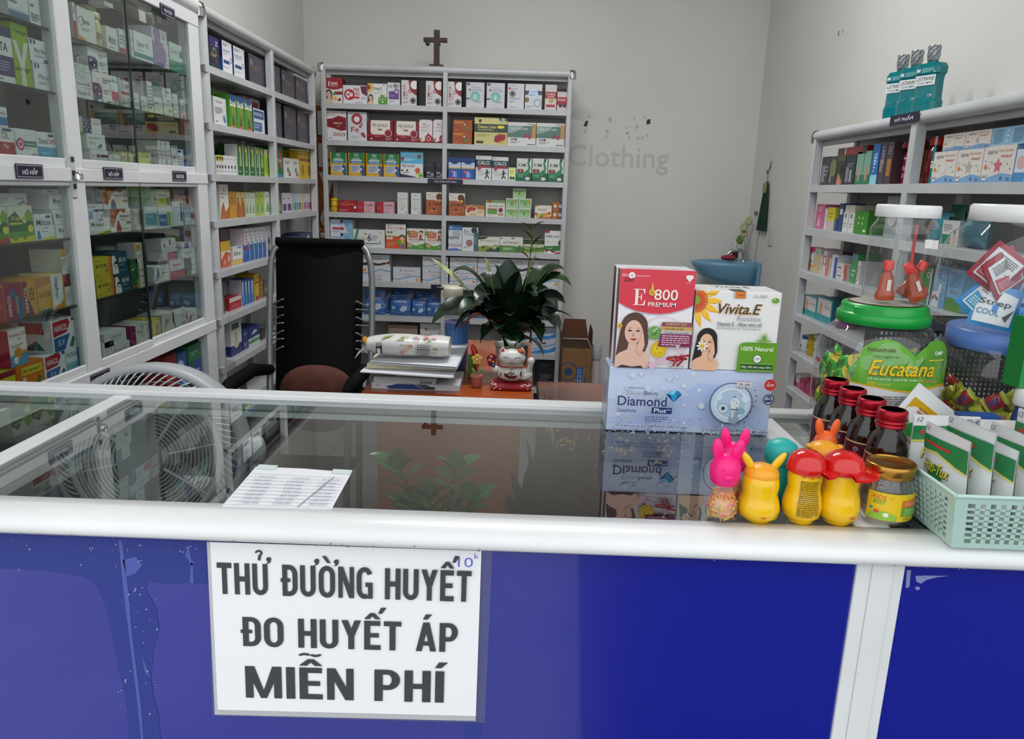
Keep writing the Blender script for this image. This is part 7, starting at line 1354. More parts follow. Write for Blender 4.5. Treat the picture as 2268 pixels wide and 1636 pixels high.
# --- pale green basket with candy pouches
BX0, BX1, BY0, BY1, BH, FL = .4655, .735, .7445, .872, .0625, .0125
MINT = M('b5d2c8', .38, sss=.1)
bk = thing('plastic_basket', 'pale mint plastic lattice basket full of candy pouches at the counter edge', 'basket', (.6, .81, .10662 * 10), 0)
def bpt(side, u, v, n=0.0):
    o = FL * v
    x0, x1, y0, y1 = BX0 - o - n - .6, BX1 + o + n - .6, BY0 - o - n - .81, BY1 + o + n - .81
    z = v * BH
    return {'f': (x0 + (x1 - x0) * u, y0, z), 'l': (x0, y1 + (y0 - y1) * u, z), 'b': (x1 + (x0 - x1) * u, y1, z), 'r': (x1, y0 + (y1 - y0) * u, z)}[side]
k = MB()
def strip(side, u0, u1, v0, v1):
    A = [bpt(side, u0, v0, .0009), bpt(side, u1, v0, .0009), bpt(side, u1, v1, .0009), bpt(side, u0, v1, .0009)]
    Bq = [bpt(side, u0, v0, -.0009), bpt(side, u1, v0, -.0009), bpt(side, u1, v1, -.0009), bpt(side, u0, v1, -.0009)]
    k.loft([Bq, A], MINT)
for side, n in (('f', 25), ('l', 12), ('b', 25), ('r', 12)):
    L = .27 if n == 25 else .128; mg = .012 / L
    strip(side, 0, mg, 0, 1); strip(side, 1 - mg, 1, 0, 1); strip(side, mg, 1 - mg, 0, .09); strip(side, mg, 1 - mg, .87, 1)
    for i in range(1, n):
        u = mg + (1 - 2 * mg) * i / n; strip(side, u - .22 / n, u + .22 / n, .09, .87)
    for j in range(1, 7): v = .09 + .78 * j / 7; strip(side, mg, 1 - mg, v - .018, v + .018)
k.box(BX0 - .6, BX1 - .6, BY0 - .81, BY1 - .81, 0, .002, MINT); k.build('basket_wall', bk)
k = MB(); rim = [bpt('f', 0, 1), bpt('f', 1, 1), bpt('b', 0, 1), bpt('b', 1, 1)]
for i in range(4): k.tube([rim[i], rim[(i + 1) % 4]], .0022, MINT, 8)
k.build('rim', bk)
HT = 'p1f7a44 0 .88 1 .9 1 .66 .7 .72 .4 .76 0 .72;pd8cf4a 0 .715 .4 .755 .7 .715 1 .655 1 .635 .7 .695 .4 .735 0 .695;r.08 .8 .6 .03 b83a2a;c.42 .53 .125 2a7a3a .75;J.14 .52 .6 .12 3a3a10 Hati-Tux;J.13 .53 .6 .12 ecd83a Hati-Tux;i.36 .42 .26 .06 e4ece0 Candy;l.08 .24 .7 .12 4 6a8a84;i.04 .93 .09 .05 3a3f80 12'
def candy_pouch(label, x, y, w, h, rz, lean, roll=0.0, ds=HT):
    k = MB(); pouch(k, w, h, .015, 'dedfdf', ds, .1)
    o = k.build('candy_pouch', None, (x, y, BZ + .006)); o.rotation_euler = (lean, roll, rz)
    tag(o, label, 'candy pouch', 'candy pouches in the basket'); return o
H = math.pi / 2
for i, (x, h, w, dy) in enumerate(((.486, .108, .086, 0), (.510, .118, .088, .0), (.533, .1, .086, -.002), (.556, .11, .088, 0), (.586, .126, .096, 0))):
    candy_pouch('white and green candy pouch facing the bottles, %s from the basket end' % ORD[i], x - .004, .797 + dy, w * .86, h, -H + .1, .10 - .012 * i)
for i, (x, h) in enumerate(((.507, .106), (.575, .103), (.655, .105))):
    candy_pouch('white and green candy pouch facing the street, %s along the back of the basket' % ORD[i], x, .858, .09 if i else .078, h, 0, -.05)
ob = carton('candy_carton', .06, .085, .05, 'e0905a', 'r0 0 1 1 d8c4a8;r0 .9 1 .1 d8702c;c.6 .45 .22 c87a4a;c.6 .45 .17 d8b898;T.06 .74 .3 .08 3a2a20 60g', '', 'd8702c', 'd8702c', None, (.625, .785, BZ + .0452), -.35, .0006)
tag(ob, 'orange and cream carton standing among the pouches in the basket', 'carton')
carton('candy_carton', .07, .038, .07, 'c8c0b8', '', '', None, None, None, (.628, .787, BZ + .0066), -.35)
tag(bpy.data.objects['candy_carton.001'], 'plain carton under the orange carton inside the basket', 'carton')
# triangular sachet between the bottles and the big jar
k = MB(); pouch(k, .072, .1, .014, 'e4e4e4', 'pd8a81c .1 .06 .9 .06 .9 .82 .1 .82;p3a8a3a .14 .1 .5 .1 .3 .5 .14 .6;c.42 .42 .11 2f8a3a;o.42 .42 .11 b8d8a0 .012;l.3 .66 .5 .1 2 b86a1a;l.5 .2 .3 .2 3 b87a10', .1)
o = k.build('cough_sachet', None, (.5225, 1.012, BZ + .012)); o.rotation_euler = (-.05, .62, .0); tag(o, 'yellow and white sachet standing on its corner before the green-lidded jar', 'sachet')
# green carton, white bottle and blue box at the frame edge
t = thing('supplement_bottle', 'navy bottle with white screw cap behind the basket', 'bottle', (.672, .962, BZ), 0)
bottle_parts(t, .021, .124, '1f3a7a', 'e4e4e2', 'r0 0 1 1 24468c;l.2 .2 .6 .5 5 a8b8d8', neck=.85, lab=(.1, .66))
bb = carton('lozenge_box', .05, .088, .02, '24509a', 'l.1 .7 .8 .2 2 d8dce4;r0 .6 .5 .06 c03040', '', None, None, None, (.604, .952, BZ), 0); tag(bb, 'blue box standing behind the basket beside the navy bottle', 'box')
gb = carton('medicine_carton', .085, .092, .03, '128a3a', 'o.0 .0 .0 ffffff 0;l.08 .84 .6 .1 2 b8e0c0;r.06 .2 .9 .008 b8e0c0;r.06 .78 .9 .008 b8e0c0;r.06 .2 .008 .58 b8e0c0;l.12 .3 .76 .44 8 b8e0c0;l.08 .06 .7 .1 2 b8e0c0', 'r0 0 1 1 0f7a34', '0f7a34', '2a9a4a', None, (.692, .966, BZ + .1246), 0, .0008)
gb.rotation_euler = (0, .0, .1); tag(gb, 'bright green carton balanced on the navy bottle cap', 'carton')

# --- handwritten price list lying under the counter glass edge
a = [at(567, 1034, 2, BZ), at(779, 1047, 2, BZ), at(735, 1127, 2, BZ), at(492, 1121, 2, BZ)]
cpt = np.mean([q[:2] for q in a], 0)
t = thing('price_list', 'sheet of handwritten figures taped on the counter glass', 'paper', (cpt[0], cpt[1], BZ), 0)
def Fp(u, v, q):
    p = (a[3] * (1 - u) + a[2] * u) * (1 - v) + (a[0] * (1 - u) + a[1] * u) * v; return (p[0] - cpt[0], p[1] - cpt[1], .0006 + q)
k = MB(); k.loft([[Fp(0, 0, -.0005), Fp(1, 0, -.0005), Fp(1, 1, -.0005), Fp(.5, 1.03, -.0005), Fp(0, 1, -.0005)], [Fp(0, 0, 0), Fp(1, 0, 0), Fp(1, 1, 0), Fp(.5, 1.03, 0), Fp(0, 1, 0)]], M('e6e6e8', .5))
ds = ''.join(';r.02 %.3f .96 .006 a8a8b4' % (.03 + i * .085) for i in range(10)) + ';p8a8a98 .68 0 .69 0 .86 .82 .85 .82'
rg = random.Random(2)
for i in range(8):
    for x in (.12, .45, .76):
        ds += ';i%.3f %.3f %.3f .045 5a6090 %s' % (x + rg.uniform(-.02, .02) + .02 * i * 0, .05 + i * .085, .17, rg.choice(['1.000.000', '500.000', '2.000.000', '200.000', '100.000', '50.000']))
decal(k, ds[1:], Fp, 2.4, res=1); k.build('paper', t)
k = MB()
for u in (.02, .8):
    k = MB(); k.loft([[Fp(u + .0, .93, .0006 + z), Fp(u + .2, .93, .0006 + z), Fp(u + .2, 1.05, .0006 + z), Fp(u, 1.05, .0006 + z)] for z in (0, .0005)], M('d4e0dc', .3)); k.build('tape', t)
# ================================================================== behind the counter
# --- floor fan
FC = at(335, 1008, 1, 1.75)
fan = thing('floor_fan', 'large grey white floor fan with round slatted guard behind the counter', 'fan', (FC[0], FC[1], 0), .16)
FG = M('b4b6b8', .4); FD = M('8e9294', .4); zc = FC[2]
TILT = Matrix.Rotation(-.14, 3, 'X')
def fx(p): v = TILT @ Vector(p); return (v.x, v.y, v.z + zc)
def fl(k, prof, m, n=56, cap=False):
    k.loft([[fx((r * math.cos(2 * math.pi * i / n), y, r * math.sin(2 * math.pi * i / n))) for i in range(n)] for r, y in prof], m, cap, True)
k = MB(); fl(k, [(.205, .10), (.222, .095), (.226, .06), (.226, .0), (.222, -.012), (.212, -.016), (.205, -.012), (.206, .02), (.205, .10)], FG); k.build('outer_ring', fan)
k = MB(); fl(k, [(.162, -.036), (.17, -.042), (.178, -.038), (.178, -.028), (.17, -.026), (.162, -.03), (.162, -.036)], FG)
for i in range(72):
    a = i * 2 * math.pi / 72; s = .05
    p = [fx((r * math.cos(a + s * q), y, r * math.sin(a + s * q))) for r, y, q in ((.212, -.006, 0), (.2, -.024, 1), (.186, -.034, 2.2), (.174, -.036, 3.4))]
    k.tube(p, .0022, FG, 4, False)
for j in range(13):
    r = .048 + j * .009; fl(k, [(r, -.036), (r + .0022, -.04), (r + .003, -.036), (r, -.034), (r, -.036)], FG, 40)
for i in range(8):
    a = i * math.pi / 4 + .2
    k.tube([fx((.04 * math.cos(a), -.036, .04 * math.sin(a))), fx((.168 * math.cos(a), -.036, .168 * math.sin(a)))], .004 if i % 2 else .0025, FG, 5, False)
k.build('front_guard', fan)
k = MB(); fl(k, [(.046, -.03), (.046, -.042), (.04, -.05), (.034, -.052), (.03, -.047), (.022, -.047), (.02, -.053), (.002, -.055)], FD, 32, True); k.build('hub_cap', fan)
k = MB(); fl(k, [(.05, .1), (.05, .17), (.03, .19)], FD, 24, True)
for j in range(7): r = .06 + j * .022; fl(k, [(r, .1), (r + .002, .098), (r + .003, .1), (r, .102), (r, .1)], FG, 36)
for i in range(6):
    a = i * 1.047; k.tube([fx((.05 * math.cos(a), .1, .05 * math.sin(a))), fx((.205 * math.cos(a), .1, .205 * math.sin(a)))], .003, FG, 5)
k.build('rear_guard', fan)
for i in range(5):
    k = MB(); a0 = i * 1.2566; rs = []
    for j in range(7):
        r = .03 + j * .0225; w = .32 + .2 * math.sin(j / 6 * 2.4); tw = .026 - .002 * j
        rs.append([(r, a0 - w, .03 + tw), (r, a0, .03 + .004), (r, a0 + w, .03 - tw), (r, a0, .03 + .001)])
    k.loft([[fx((r * math.cos(a), y, r * math.sin(a))) for r, a, y in q] for q in rs], M('6e7275', .4), True, True); k.build('blade', fan)
for sx in (-1, 1):
    k = MB(); k.tube([(sx * .237, .03, zc), (sx * .238, .03, zc - .3), (sx * .2, .03, .16), (sx * .1, .03, .06)], .014, FG, 10); k.build('bracket', fan)
    k = MB(); o = Matrix.Rotation(sx * math.pi / 2, 3, 'Y')
    k.loft([[tuple(o @ Vector((r * math.cos(i * .3142), r * math.sin(i * .3142), h)) + Vector((sx * .225, .03, zc))) for i in range(20)] for r, h in ((.03, 0), (.034, .01), (.034, .026), (.028, .036), (.012, .041))], FG, True, True); k.build('pivot_knob', fan)
k = MB(); k.lathe([(.2, 0), (.2, .02), (.16, .045), (.06, .06), (.04, .07)], FG, 32, (0, .03, 0)); k.build('base', fan)

# --- reclining mesh chair
BLK_ = M('060607', .75, spec=.12); TUB = M('7d8082', .35, .6)
ch = thing('recliner_chair', 'black mesh recliner chair with grey tubular frame and elastic lacing', 'chair', (-.80, 2.75, 0))
def cp(px, py, Y): p = at(px, py, 1, Y); return (p[0] + .80, p[1] - 2.75, p[2])
def yb(py): return 2.80 + (850 - py) / 310 * .26
L = [cp(x, y, yb(y)) for x, y in ((614, 546), (606, 556), (600, 580), (598, 620), (597, 700), (597, 780), (598, 860), (600, 930))]
R_ = [cp(x, y, yb(y)) for x, y in ((805, 548), (813, 558), (821, 585), (824, 620), (824, 700), (822, 790), (818, 860), (814, 930))]
k = MB(); k.tube(L, .0125, TUB, 10); k.build('frame_tube', ch)
k = MB(); k.tube(R_, .0125, TUB, 10); k.build('frame_tube', ch)
k = MB()
rows = [(612, 533, 803, 538), (611, 548, 804, 552), (612, 600, 803, 604), (613, 700, 801, 704), (612, 800, 799, 804), (611, 880, 795, 884), (612, 930, 792, 934)]
rs = [[cp(a, y0, yb(y0)), cp((a + b) / 2, (y0 + y1) / 2, yb(y0) + .02), cp(b, y1, yb(y1))] for a, y0, b, y1 in rows]
k.loft([[(x, y - .004, z) for x, y, z in r] + [(x, y + .006, z) for x, y, z in reversed(r)] for r in rs], BLK_, True, True); k.build('backrest', ch)
k = MB(); a = cp(612, 534, yb(534)); b = cp(805, 540, yb(540)); k.tube([a, b], .017, BLK_, 12); k.build('top_sleeve', ch)
for side, tube_, x0 in ((0, L, 626), (1, R_, 790)):
    for i in range(7):
        y = 662 + i * 17.5 + side * 5; p = cp(x0, y, yb(y) - .012); e = cp(600 if side == 0 else 822, y + (14 if i % 2 == 0 else 2), yb(y))
        k = MB(); k.tube([p, ((p[0] + e[0]) / 2, p[1] - .003, (p[2] + e[2]) / 2), e], .0032, M('5c5f62', .6), 6)
        k.lathe([(.006, -.002), (.0065, 0), (.003, .002)], M('8a8d90', .3, .8), 10, p); k.build('lacing', ch)
k = MB(); k.box(-.19, .19, -.42, .03, .36, .39, BLK_, .01); k.build('seat', ch)
for sx, X in ((-1, cp(524, 850, 2.55)), (1, cp(788, 850, 2.6))):
    k = MB(); k.tube([(X[0], X[1] - .15, X[2] - .005), (X[0], X[1] - .05, X[2] + .012), (X[0], X[1] + .16, X[2] + .012), (X[0] - sx * .03, X[1] + .27, X[2] - .01)], [.02, .026, .026, .02], BLK_, 10); k.build('armrest', ch)
    for dy in (-.1, .06):
        k = MB(); k.tube([(X[0], X[1] + dy, X[2]), (X[0] - sx * .02, X[1] + dy * 1.6, 0)], .012, TUB, 8); k.build('leg', ch)
cu = at(700, 892, 1, 2.62)
k = MB(); m = MN('brown_fabric', '4a2218', '5a2a1e', (30, 30, 30), .85, bump=.2)
k.ell((0, 0, 0), (.125, .07, .125), m, 24, 14)
o = k.build('seat_cushion', None, (cu[0] + .015, cu[1] - .03, cu[2] + .025)); o.scale = (1.1, .9, .98)
for v in o.data.vertices: v.co.x = math.copysign(abs(v.co.x / .125) ** .8 * .125, v.co.x); v.co.z = math.copysign(abs(v.co.z / .125) ** .85 * .125, v.co.z)
tag(o, 'brown padded cushion propped on the black recliner chair', 'cushion')

# --- desk and its load
def wood(name, a, b, rough=.3): return MN(name, a, b, (1.2, 1.2, 14), rough, 0, 6, 0, .35, .7, coat=.3, dist=.6)
WD = MN('desk_wood', '96400f', 'b4551c', (14, 1.6, 1.2), .28, 0, 6, 0, .3, .7, coat=.3, dist=.6); WDF = MN('desk_front_wood', '8c4018', '9f4f20', (16, 1, .9), .4, 0, 6, 0, .3, .7, dist=.4)
DZ = .76
dk = thing('desk', 'orange brown wooden desk standing end-on behind the counter', 'desk', (-.23, 2.85, 0))
def dbox(n, x0, x1, y0, y1, z0, z1, m, c=.002): k = MB(); k.box(x0 + .23, x1 + .23, y0 - 2.85, y1 - 2.85, z0, z1, m, c); return k.build(n, dk)
dbox('desk_top', -.515, .052, 2.385, 3.32, DZ - .028, DZ, WD, .006)
dbox('front_panel', -.47, .012, 2.42, 2.438, .02, DZ - .028, WDF); dbox('side_panel', -.47, -.45, 2.438, 3.28, .02, DZ - .028, WDF); dbox('side_panel', -.01, .012, 2.438, 3.28, .02, DZ - .028, WDF)
def dp(px, py, z=DZ): p = at(px, py, 2, z); return p
def stackbox(label, x0, x1, yf, z0, z1, d, col, ds='', name='book', cat='book', rz=0.0, grp=None, tcol=None):
    a = at(x0, 850, 1, yf)[0]; b = at(x1, 850, 1, yf)[0]
    o = carton(name, b - a, z1 - z0, d, col, ds, '', None, tcol, None, ((a + b) / 2, yf, z0), rz, .0006, .5); tag(o, label, cat, grp); return o
z = DZ + .0005
PG = 'l.01 .1 .98 .8 3 c8c8c4'
stackbox('thick white and blue magazine at the bottom of the desk pile', 823, 1018, 2.425, z, z + .021, .2, 'd4d6da', 'p2a4a80 .16 .5 .3 .95 .48 .95 .6 .1 .2 .1;p5a5058 .5 .95 .62 .95 .74 .1 .6 .1;r.62 .3 .1 .3 2a2c34;l.04 .5 .08 .3 2 8a8a94', 'magazine', 'magazine', tcol='9a9aa2'); z += .0215
stackbox('white book with grey spine corner, second from the bottom of the desk pile', 828, 965, 2.43, z, z + .019, .17, 'dcdcd8', 'r.74 0 .2 .5 8a8a94;' + PG, tcol='4a4448'); z += .0195
stackbox('thin cream notebook with brown cover, middle of the desk pile', 874, 1004, 2.44, z, z + .007, .15, 'd4cbb8', PG, 'notebook', 'notebook', tcol='8a4a34'); z += .0075
stackbox('slim red-brown ledger, above the cream notebook in the desk pile', 864, 990, 2.445, z, z + .009, .15, '9a5a48', 'r0 .5 1 .3 e0d4c4', 'ledger', 'notebook'); z += .0095
def sheets(label, pts, z, lift, col='dcdee2', n=5):
    k = MB(); P = [dp(a, b, z) for a, b in pts]; c = np.mean(P, 0)
    for i in range(n):
        q = [(p[0] - c[0] + .004 * math.sin(i * 3 + j), p[1] - c[1] + .006 * math.cos(i * 2 + j), i * .0022 + (lift[j] if lift else 0)) for j, p in enumerate(P)]
        k.loft([q, [(x, y, w + .0012) for x, y, w in q]], M(col, .6))
    o = k.build('paper_stack', None, (c[0], c[1], z)); tag(o, label, 'papers'); return o
sheets('spread of white sheets with curled corner in the middle of the desk pile', [(798, 826), (1003, 838), (1010, 800), (830, 796)], z, (0, 0, 0, 0), n=3); z += .008
stackbox('thick yellowed exercise book under the loose papers on the desk pile', 813, 1003, 2.44, z, z + .015, .17, 'd8d0b4', 'l0 .1 1 .8 4 b8ae90', 'exercise_book', 'notebook', tcol='b86a70'); z += .0155
sheets('loose printed papers curling off the desk pile beside the white bag', [(822, 806), (1010, 818), (1036, 770), (850, 780)], z, (0, 0, .009, 0), n=5); z += .0215
k = MB(); bw = .275; rs = []
for i in range(11):
    u = i / 10; f = (math.sin(math.pi * min(1, u * .9 + .12)) ** .45) if u < .78 else .97 - .12 * max(0, (u - .9) / .1)
    rs.append([(-.135 + u * bw, .062 * f * math.cos(t * .3927) ** 1 * 1.0, .034 + .036 * f * (abs(math.sin(t * .3927)) ** .75 * (1 if math.sin(t * .3927) > 0 else -1))) for t in range(16)])
k.loft(rs, M('d8d6d0', .35), True, True)
bag = thing('flour_bag', 'white printed plastic bag lying on the desk paper pile', 'bag', (at(905, 800, 1, 2.5)[0], 2.5, z), .0)
k.build('bag_body', bag)
k = MB(); k.tube([(-.128, 0, .034), (-.132, 0, .03)], .034, M('c8902a', .4), 14); k.build('orange_band', bag)
k = MB(); k.loft([[(-.13, -.012, .03), (-.13, .012, .03), (-.13, .012, .036), (-.13, -.012, .036)], [(-.15, -.022, .018), (-.15, .022, .018), (-.15, .022, .022), (-.15, -.022, .022)], [(-.175, -.035, -.012), (-.178, .03, -.006), (-.178, .03, -.003), (-.175, -.035, -.009)]], M('d4d2ce', .4)); k.build('twisted_neck', bag)
k = MB()
def Fb(u, v, q):
    t = -.62 + v * 1.1; return (-.1 + u * .22, -.0625 * math.cos(t) - .001 - q, .034 + .036 * math.copysign(abs(math.sin(t)) ** .75, math.sin(t)))
decal(k, 'r.0 .1 .09 .8 3a3a3e;r.02 .14 .05 .4 e4e2dc;l.0 .62 .1 .26 4 e0e0dc;l.62 .1 .2 .8 8 55555a;r.36 .12 .2 .7 e0d8c8;c.4 .3 .12 d8908a;c.52 .7 .12 d8908a;c.46 .5 .1 d8c080;r.84 .1 .004 .8 8a8a8a;r.6 .1 .004 .8 8a8a8a;l.86 .3 .08 .4 2 b8a050', Fb, 3.4, 20)
def Ft(u, v, q):
    t = .55 + v * .9; return (-.1 + u * .22, -.0625 * math.cos(t) - .001 - q, .034 + .0365 * abs(math.sin(t)) ** .75 + q)
decal(k, 'p8aa04a .06 .2 .2 .5 .24 .9 .12 .6;p9aac5a .3 .1 .4 .6 .42 .1;c.74 .6 .16 d8848a;c.86 .5 .14 e0a0a4;p8a9a5a .7 .2 .8 .4 .84 .2;T.54 .2 .1 .6 8a3a48 YẾN;l.36 .3 .12 .4 3 a89a70', Ft, 3.6, 20); k.build('bag_print', bag)
# tumbler with a clear bottle standing in it
p = dp(990, 792); tx, ty = p[0], 2.72
t = thing('striped_tumbler', 'blue ribbed tumbler standing behind the desk paper pile', 'tumbler', (at(1007, 760, 1, ty)[0] + .006, ty + .035, DZ))
hb = ztop(tx, ty, 716) - DZ
k = MB(); m1 = M('3f6ea8', .35)
n = 40; k.loft([[((r + (.0012 if i % 2 else 0)) * math.cos(i * 2 * math.pi / n), (r + (.0012 if i % 2 else 0)) * math.sin(i * 2 * math.pi / n), zz) for i in range(n)] for r, zz in ((.033, 0), (.036, .004), (.044, hb))], m1, True); k.build('tumbler_body', t)
k = MB(); k.lathe([(.045, hb - .004), (.046, hb), (.045, hb + .006), (.03, hb + .009), (.001, hb + .009)], M('6a6aa8', .4), 32); k.build('lid', t)
wb_y = 2.88; wx = at(1003, 700, 1, wb_y)[0]; wh = ztop(wx, wb_y, 632) - DZ
t2 = thing('water_bottle', 'clear drinking bottle with cream flip cap behind the blue tumbler', 'bottle', (wx, wb_y, DZ))
k = MB(); k.lathe([(.032, 0), (.036, .004), (.036, wh - .05), (.034, wh - .042)], CLEAR, 28); k.build('bottle_body', t2)
k = MB(); CR = M('cfc8b0', .4); k.lathe([(.036, wh - .046), (.0375, wh - .044), (.0375, wh - .012), (.035, wh - .006), (.012, wh - .004), (.001, wh - .004)], CR, 28); k.box(-.045, .022, -.006, .006, wh - .008, wh, CR, .002); k.box(.006, .024, -.007, .007, wh - .02, wh - .006, M('1c1c24', .5), .001); k.build('flip_cap', t2)
# green holder with red stapler
p = dp(1040, 818); q = (at(1046, 800, 1, 2.62)[0], 2.62)
k = MB(); k.box(-.016, .018, -.012, .012, 0, .085, M('5a8a24', .4), .003); o = k.build('card_holder', None, (q[0], q[1], DZ + .0003)); tag(o, 'lime green desk holder beside the blue tumbler', 'holder')
k = MB(); k.tube([(0, 0, .0), (.006, .002, .05), (-.002, .004, .085), (-.006, .006, .1)], [.006, .011, .010, .004], M('b01414', .3), 12); o = k.build('red_lighter', None, (q[0] + .017, q[1] - .028, DZ + .028)); o.rotation_euler = (.0, -.12, 0)
k = MB(); tag(o, 'glossy red case hooked on the lime green desk holder', 'case')
# lucky cat on its cushion
cx0 = (dp(1083, 866)[0] + dp(1180, 866)[0]) / 2; cy0 = 2.51
k = MB(); rs = []
for zz, s in ((0, .88), (.005, 1.0), (.013, 1.0), (.021, .8)):
    rs.append([(s * .073 * math.copysign(abs(math.cos(i * .2618)) ** .45, math.cos(i * .2618)), s * .055 * math.copysign(abs(math.sin(i * .2618)) ** .45, math.sin(i * .2618)), zz) for i in range(24)])
k.loft(rs, M('9a1020', .6), True, True); rg = random.Random(4)
for i in range(44):
    a = rg.uniform(-3.2, .1); f = rg.choice([.985, .93, .86]); zz = .0135 if f < .98 else rg.uniform(.004, .013); s = .0035
    x, y = f * .0735 * math.copysign(abs(math.cos(a)) ** .45, math.cos(a)), f * .0558 * math.copysign(abs(math.sin(a)) ** .45, math.sin(a))
    k.ell((x, y, zz + (1 - f) * .05), (s, s * .6, s * .6), M(rg.choice(['e4d8d8', 'e0a8b0', 'f0e8e4']), .6), 8, 5)
o = k.build('cat_cushion', None, (cx0, cy0, DZ + .0005)); tag(o, 'small red blossom-patterned cushion under the lucky cat', 'cushion')
cat = thing('lucky_cat', 'white ceramic lucky cat with closed smiling eyes and one raised paw', 'figurine', (cx0, cy0, DZ + .022))
cat.scale = (1.13, 1.06, 1.0)
CW = M('dcdad4', .12, coat=.4)
k = MB()
k.ell((0, 0, .030), (.047, .038, .031), CW, 26, 14); k.ell((0, .004, .052), (.036, .03, .026), CW, 22, 12); k.ell((0, -.006, .083), (.0405, .033, .0305), CW, 28, 16)
k.ell((-.049, -.016, .043), (.012, .012, .013), CW, 14, 9); k.ell((-.041, -.008, .04), (.014, .013, .013), CW, 12, 8); k.ell((.044, -.012, .022), (.022, .014, .013), CW, 14, 8, Matrix.Rotation(-.5, 3, 'Y'))
for sx in (-1, 1):
    k.loft([[(sx * .029 + .012 * math.cos(a) * s, -.006 + .007 * math.sin(a) * s, zz) for a in [i * .785 for i in range(8)]] for s, zz in ((1.0, .099), (.6, .112), (.1, .121))], CW, True, True)
body = k.build('cat_body', cat)
rm = body.modifiers.new('merge', 'REMESH'); rm.mode = 'VOXEL'; rm.voxel_size = .0016; rm.use_smooth_shade = True
sm_ = body.modifiers.new('soften', 'SMOOTH'); sm_.iterations = 6
k = MB(); k.tube([(.045, -.008, .03), (.054, -.012, .05), (.057, -.014, .068)], [.009, .0075, .0085], CW, 12); k.ell((.057, -.015, .076), (.0115, .0105, .0125), CW, 16, 10); k.build('raised_arm', cat)
k = MB()
def arc(cx_, cz, r, a0, a1, y, th=.0009, col='2a2422', ry=1.0):
    k.tube([(cx_ + r * math.cos(a0 + (a1 - a0) * i / 8), y(cx_ + r * math.cos(a0 + (a1 - a0) * i / 8), cz + ry * r * math.sin(a0 + (a1 - a0) * i / 8)), cz + ry * r * math.sin(a0 + (a1 - a0) * i / 8)) for i in range(9)], th, M(col, .4), 5)
yf = lambda x, zz: -.006 - .0333 * math.sqrt(max(.02, 1 - (x / .0405) ** 2 - ((zz - .083) / .0305) ** 2))
for sx in (-1, 1):
    arc(sx * .0165, .085, .0085, .3, 2.84, yf, ry=.7); arc(sx * .0055, .0735, .0055, 3.3, 6.1, yf, ry=.7)
    for j in range(2): k.tube([(sx * (.026 + j * .001), yf(.026, .078 - j * .004), .078 - j * .004), (sx * .033, yf(.033, .076 - j * .006), .076 - j * .006)], .0006, M('7a4a2a', .4), 4)
k.ell((0, yf(0, .078) - .0003, .078), (.0022, .0015, .0014), M('5a3a34', .4), 8, 5); k.build('painted_face', cat)
k = MB()
for sx in (-1, 1): k.poly([(sx * .035, -.0145, .103), (sx * .029, -.0128, .1185), (sx * .022, -.0165, .106)][::sx], M('c01c20', .4))
k.ell((.026, -.012, .108), (.013, .012, .006), M('c8561c', .4), 12, 6, Matrix.Rotation(.5, 3, 'Y')); k.build('ear_paint', cat)
k = MB(); k.tube([(.0365 * math.cos(a), -.004 + .033 * math.sin(a), .058 - .003 * abs(math.cos(a))) for a in [i * .2618 for i in range(25)]], .0023, M('a8321c', .4), 8, cap=False); k.ell((0, -.038, .054), (.004, .003, .004), M('c89a2a', .3, .6), 10, 6); k.build('collar', cat)
k = MB(); yb2 = lambda x, zz: -.0385 * math.sqrt(max(.05, 1 - (x / .047) ** 2 - ((zz - .03) / .031) ** 2)) - .0007
def bpoly(col, pts): k.poly([(x, yb2(x, zz) - .0008, zz) for x, zz in pts], M(col, .4))
bpoly('5a1c1c', [(-.024, .036), (-.02, .024), (-.006, .017), (.01, .018), (.018, .028), (.014, .03), (-.004, .026), (-.016, .034)])
for i in range(16): a = i * 1.7; x, zz = -.003 + .011 * math.cos(a) * (i / 16), .036 + .008 * math.sin(a) * (i / 16); k.ell((x, yb2(x, zz) - .0006, zz), (.0026, .001, .0022), M('6a5048' if i % 2 else 'b09a90', .4), 7, 4)
bpoly('2a2a1c', [(.026, .026), (.03, .026), (.0305, .042), (.0265, .042)][::1]); bpoly('2a5a58', [(-.034, .026), (-.031, .024), (-.031, .036), (-.034, .036)]); bpoly('7aa8b8', [(-.022, .014), (.02, .014), (.016, .016), (-.018, .016)]); k.build('painted_belly', cat)
k = MB(); k.poly([(.052, -.0245, .052), (.06, -.0245, .052), (.061, -.024, .07), (.054, -.024, .07)], M('e0dcd4', .4))
for j in range(3): k.box(.0555, .0585, -.0252, -.0246, .052 + j * .006, .0555 + j * .006, M('3a342c', .5))
k.build('arm_print', cat)
k = MB(); P = [(-.07, .058), (-.05, .05), (-.046, .092), (-.062, .1), (-.076, .086)]
k.loft([[(x, -.024 - dy, zz) for x, zz in P] for dy in (.004, 0)], M('8a1420', .4))
for x, zz, r, c in ((-.062, .09, .004, 'e8e0d8'), (-.066, .078, .005, 'e890a0'), (-.056, .084, .003, '2a2a2a'), (-.056, .072, .004, 'd8b040'), (-.064, .068, .003, '2a2a2a'), (-.054, .06, .006, '2a6a94')): k.ell((x, -.0284, zz), (r, .0006, r), M(c, .4), 10, 5)
k.build('fan_charm', cat)
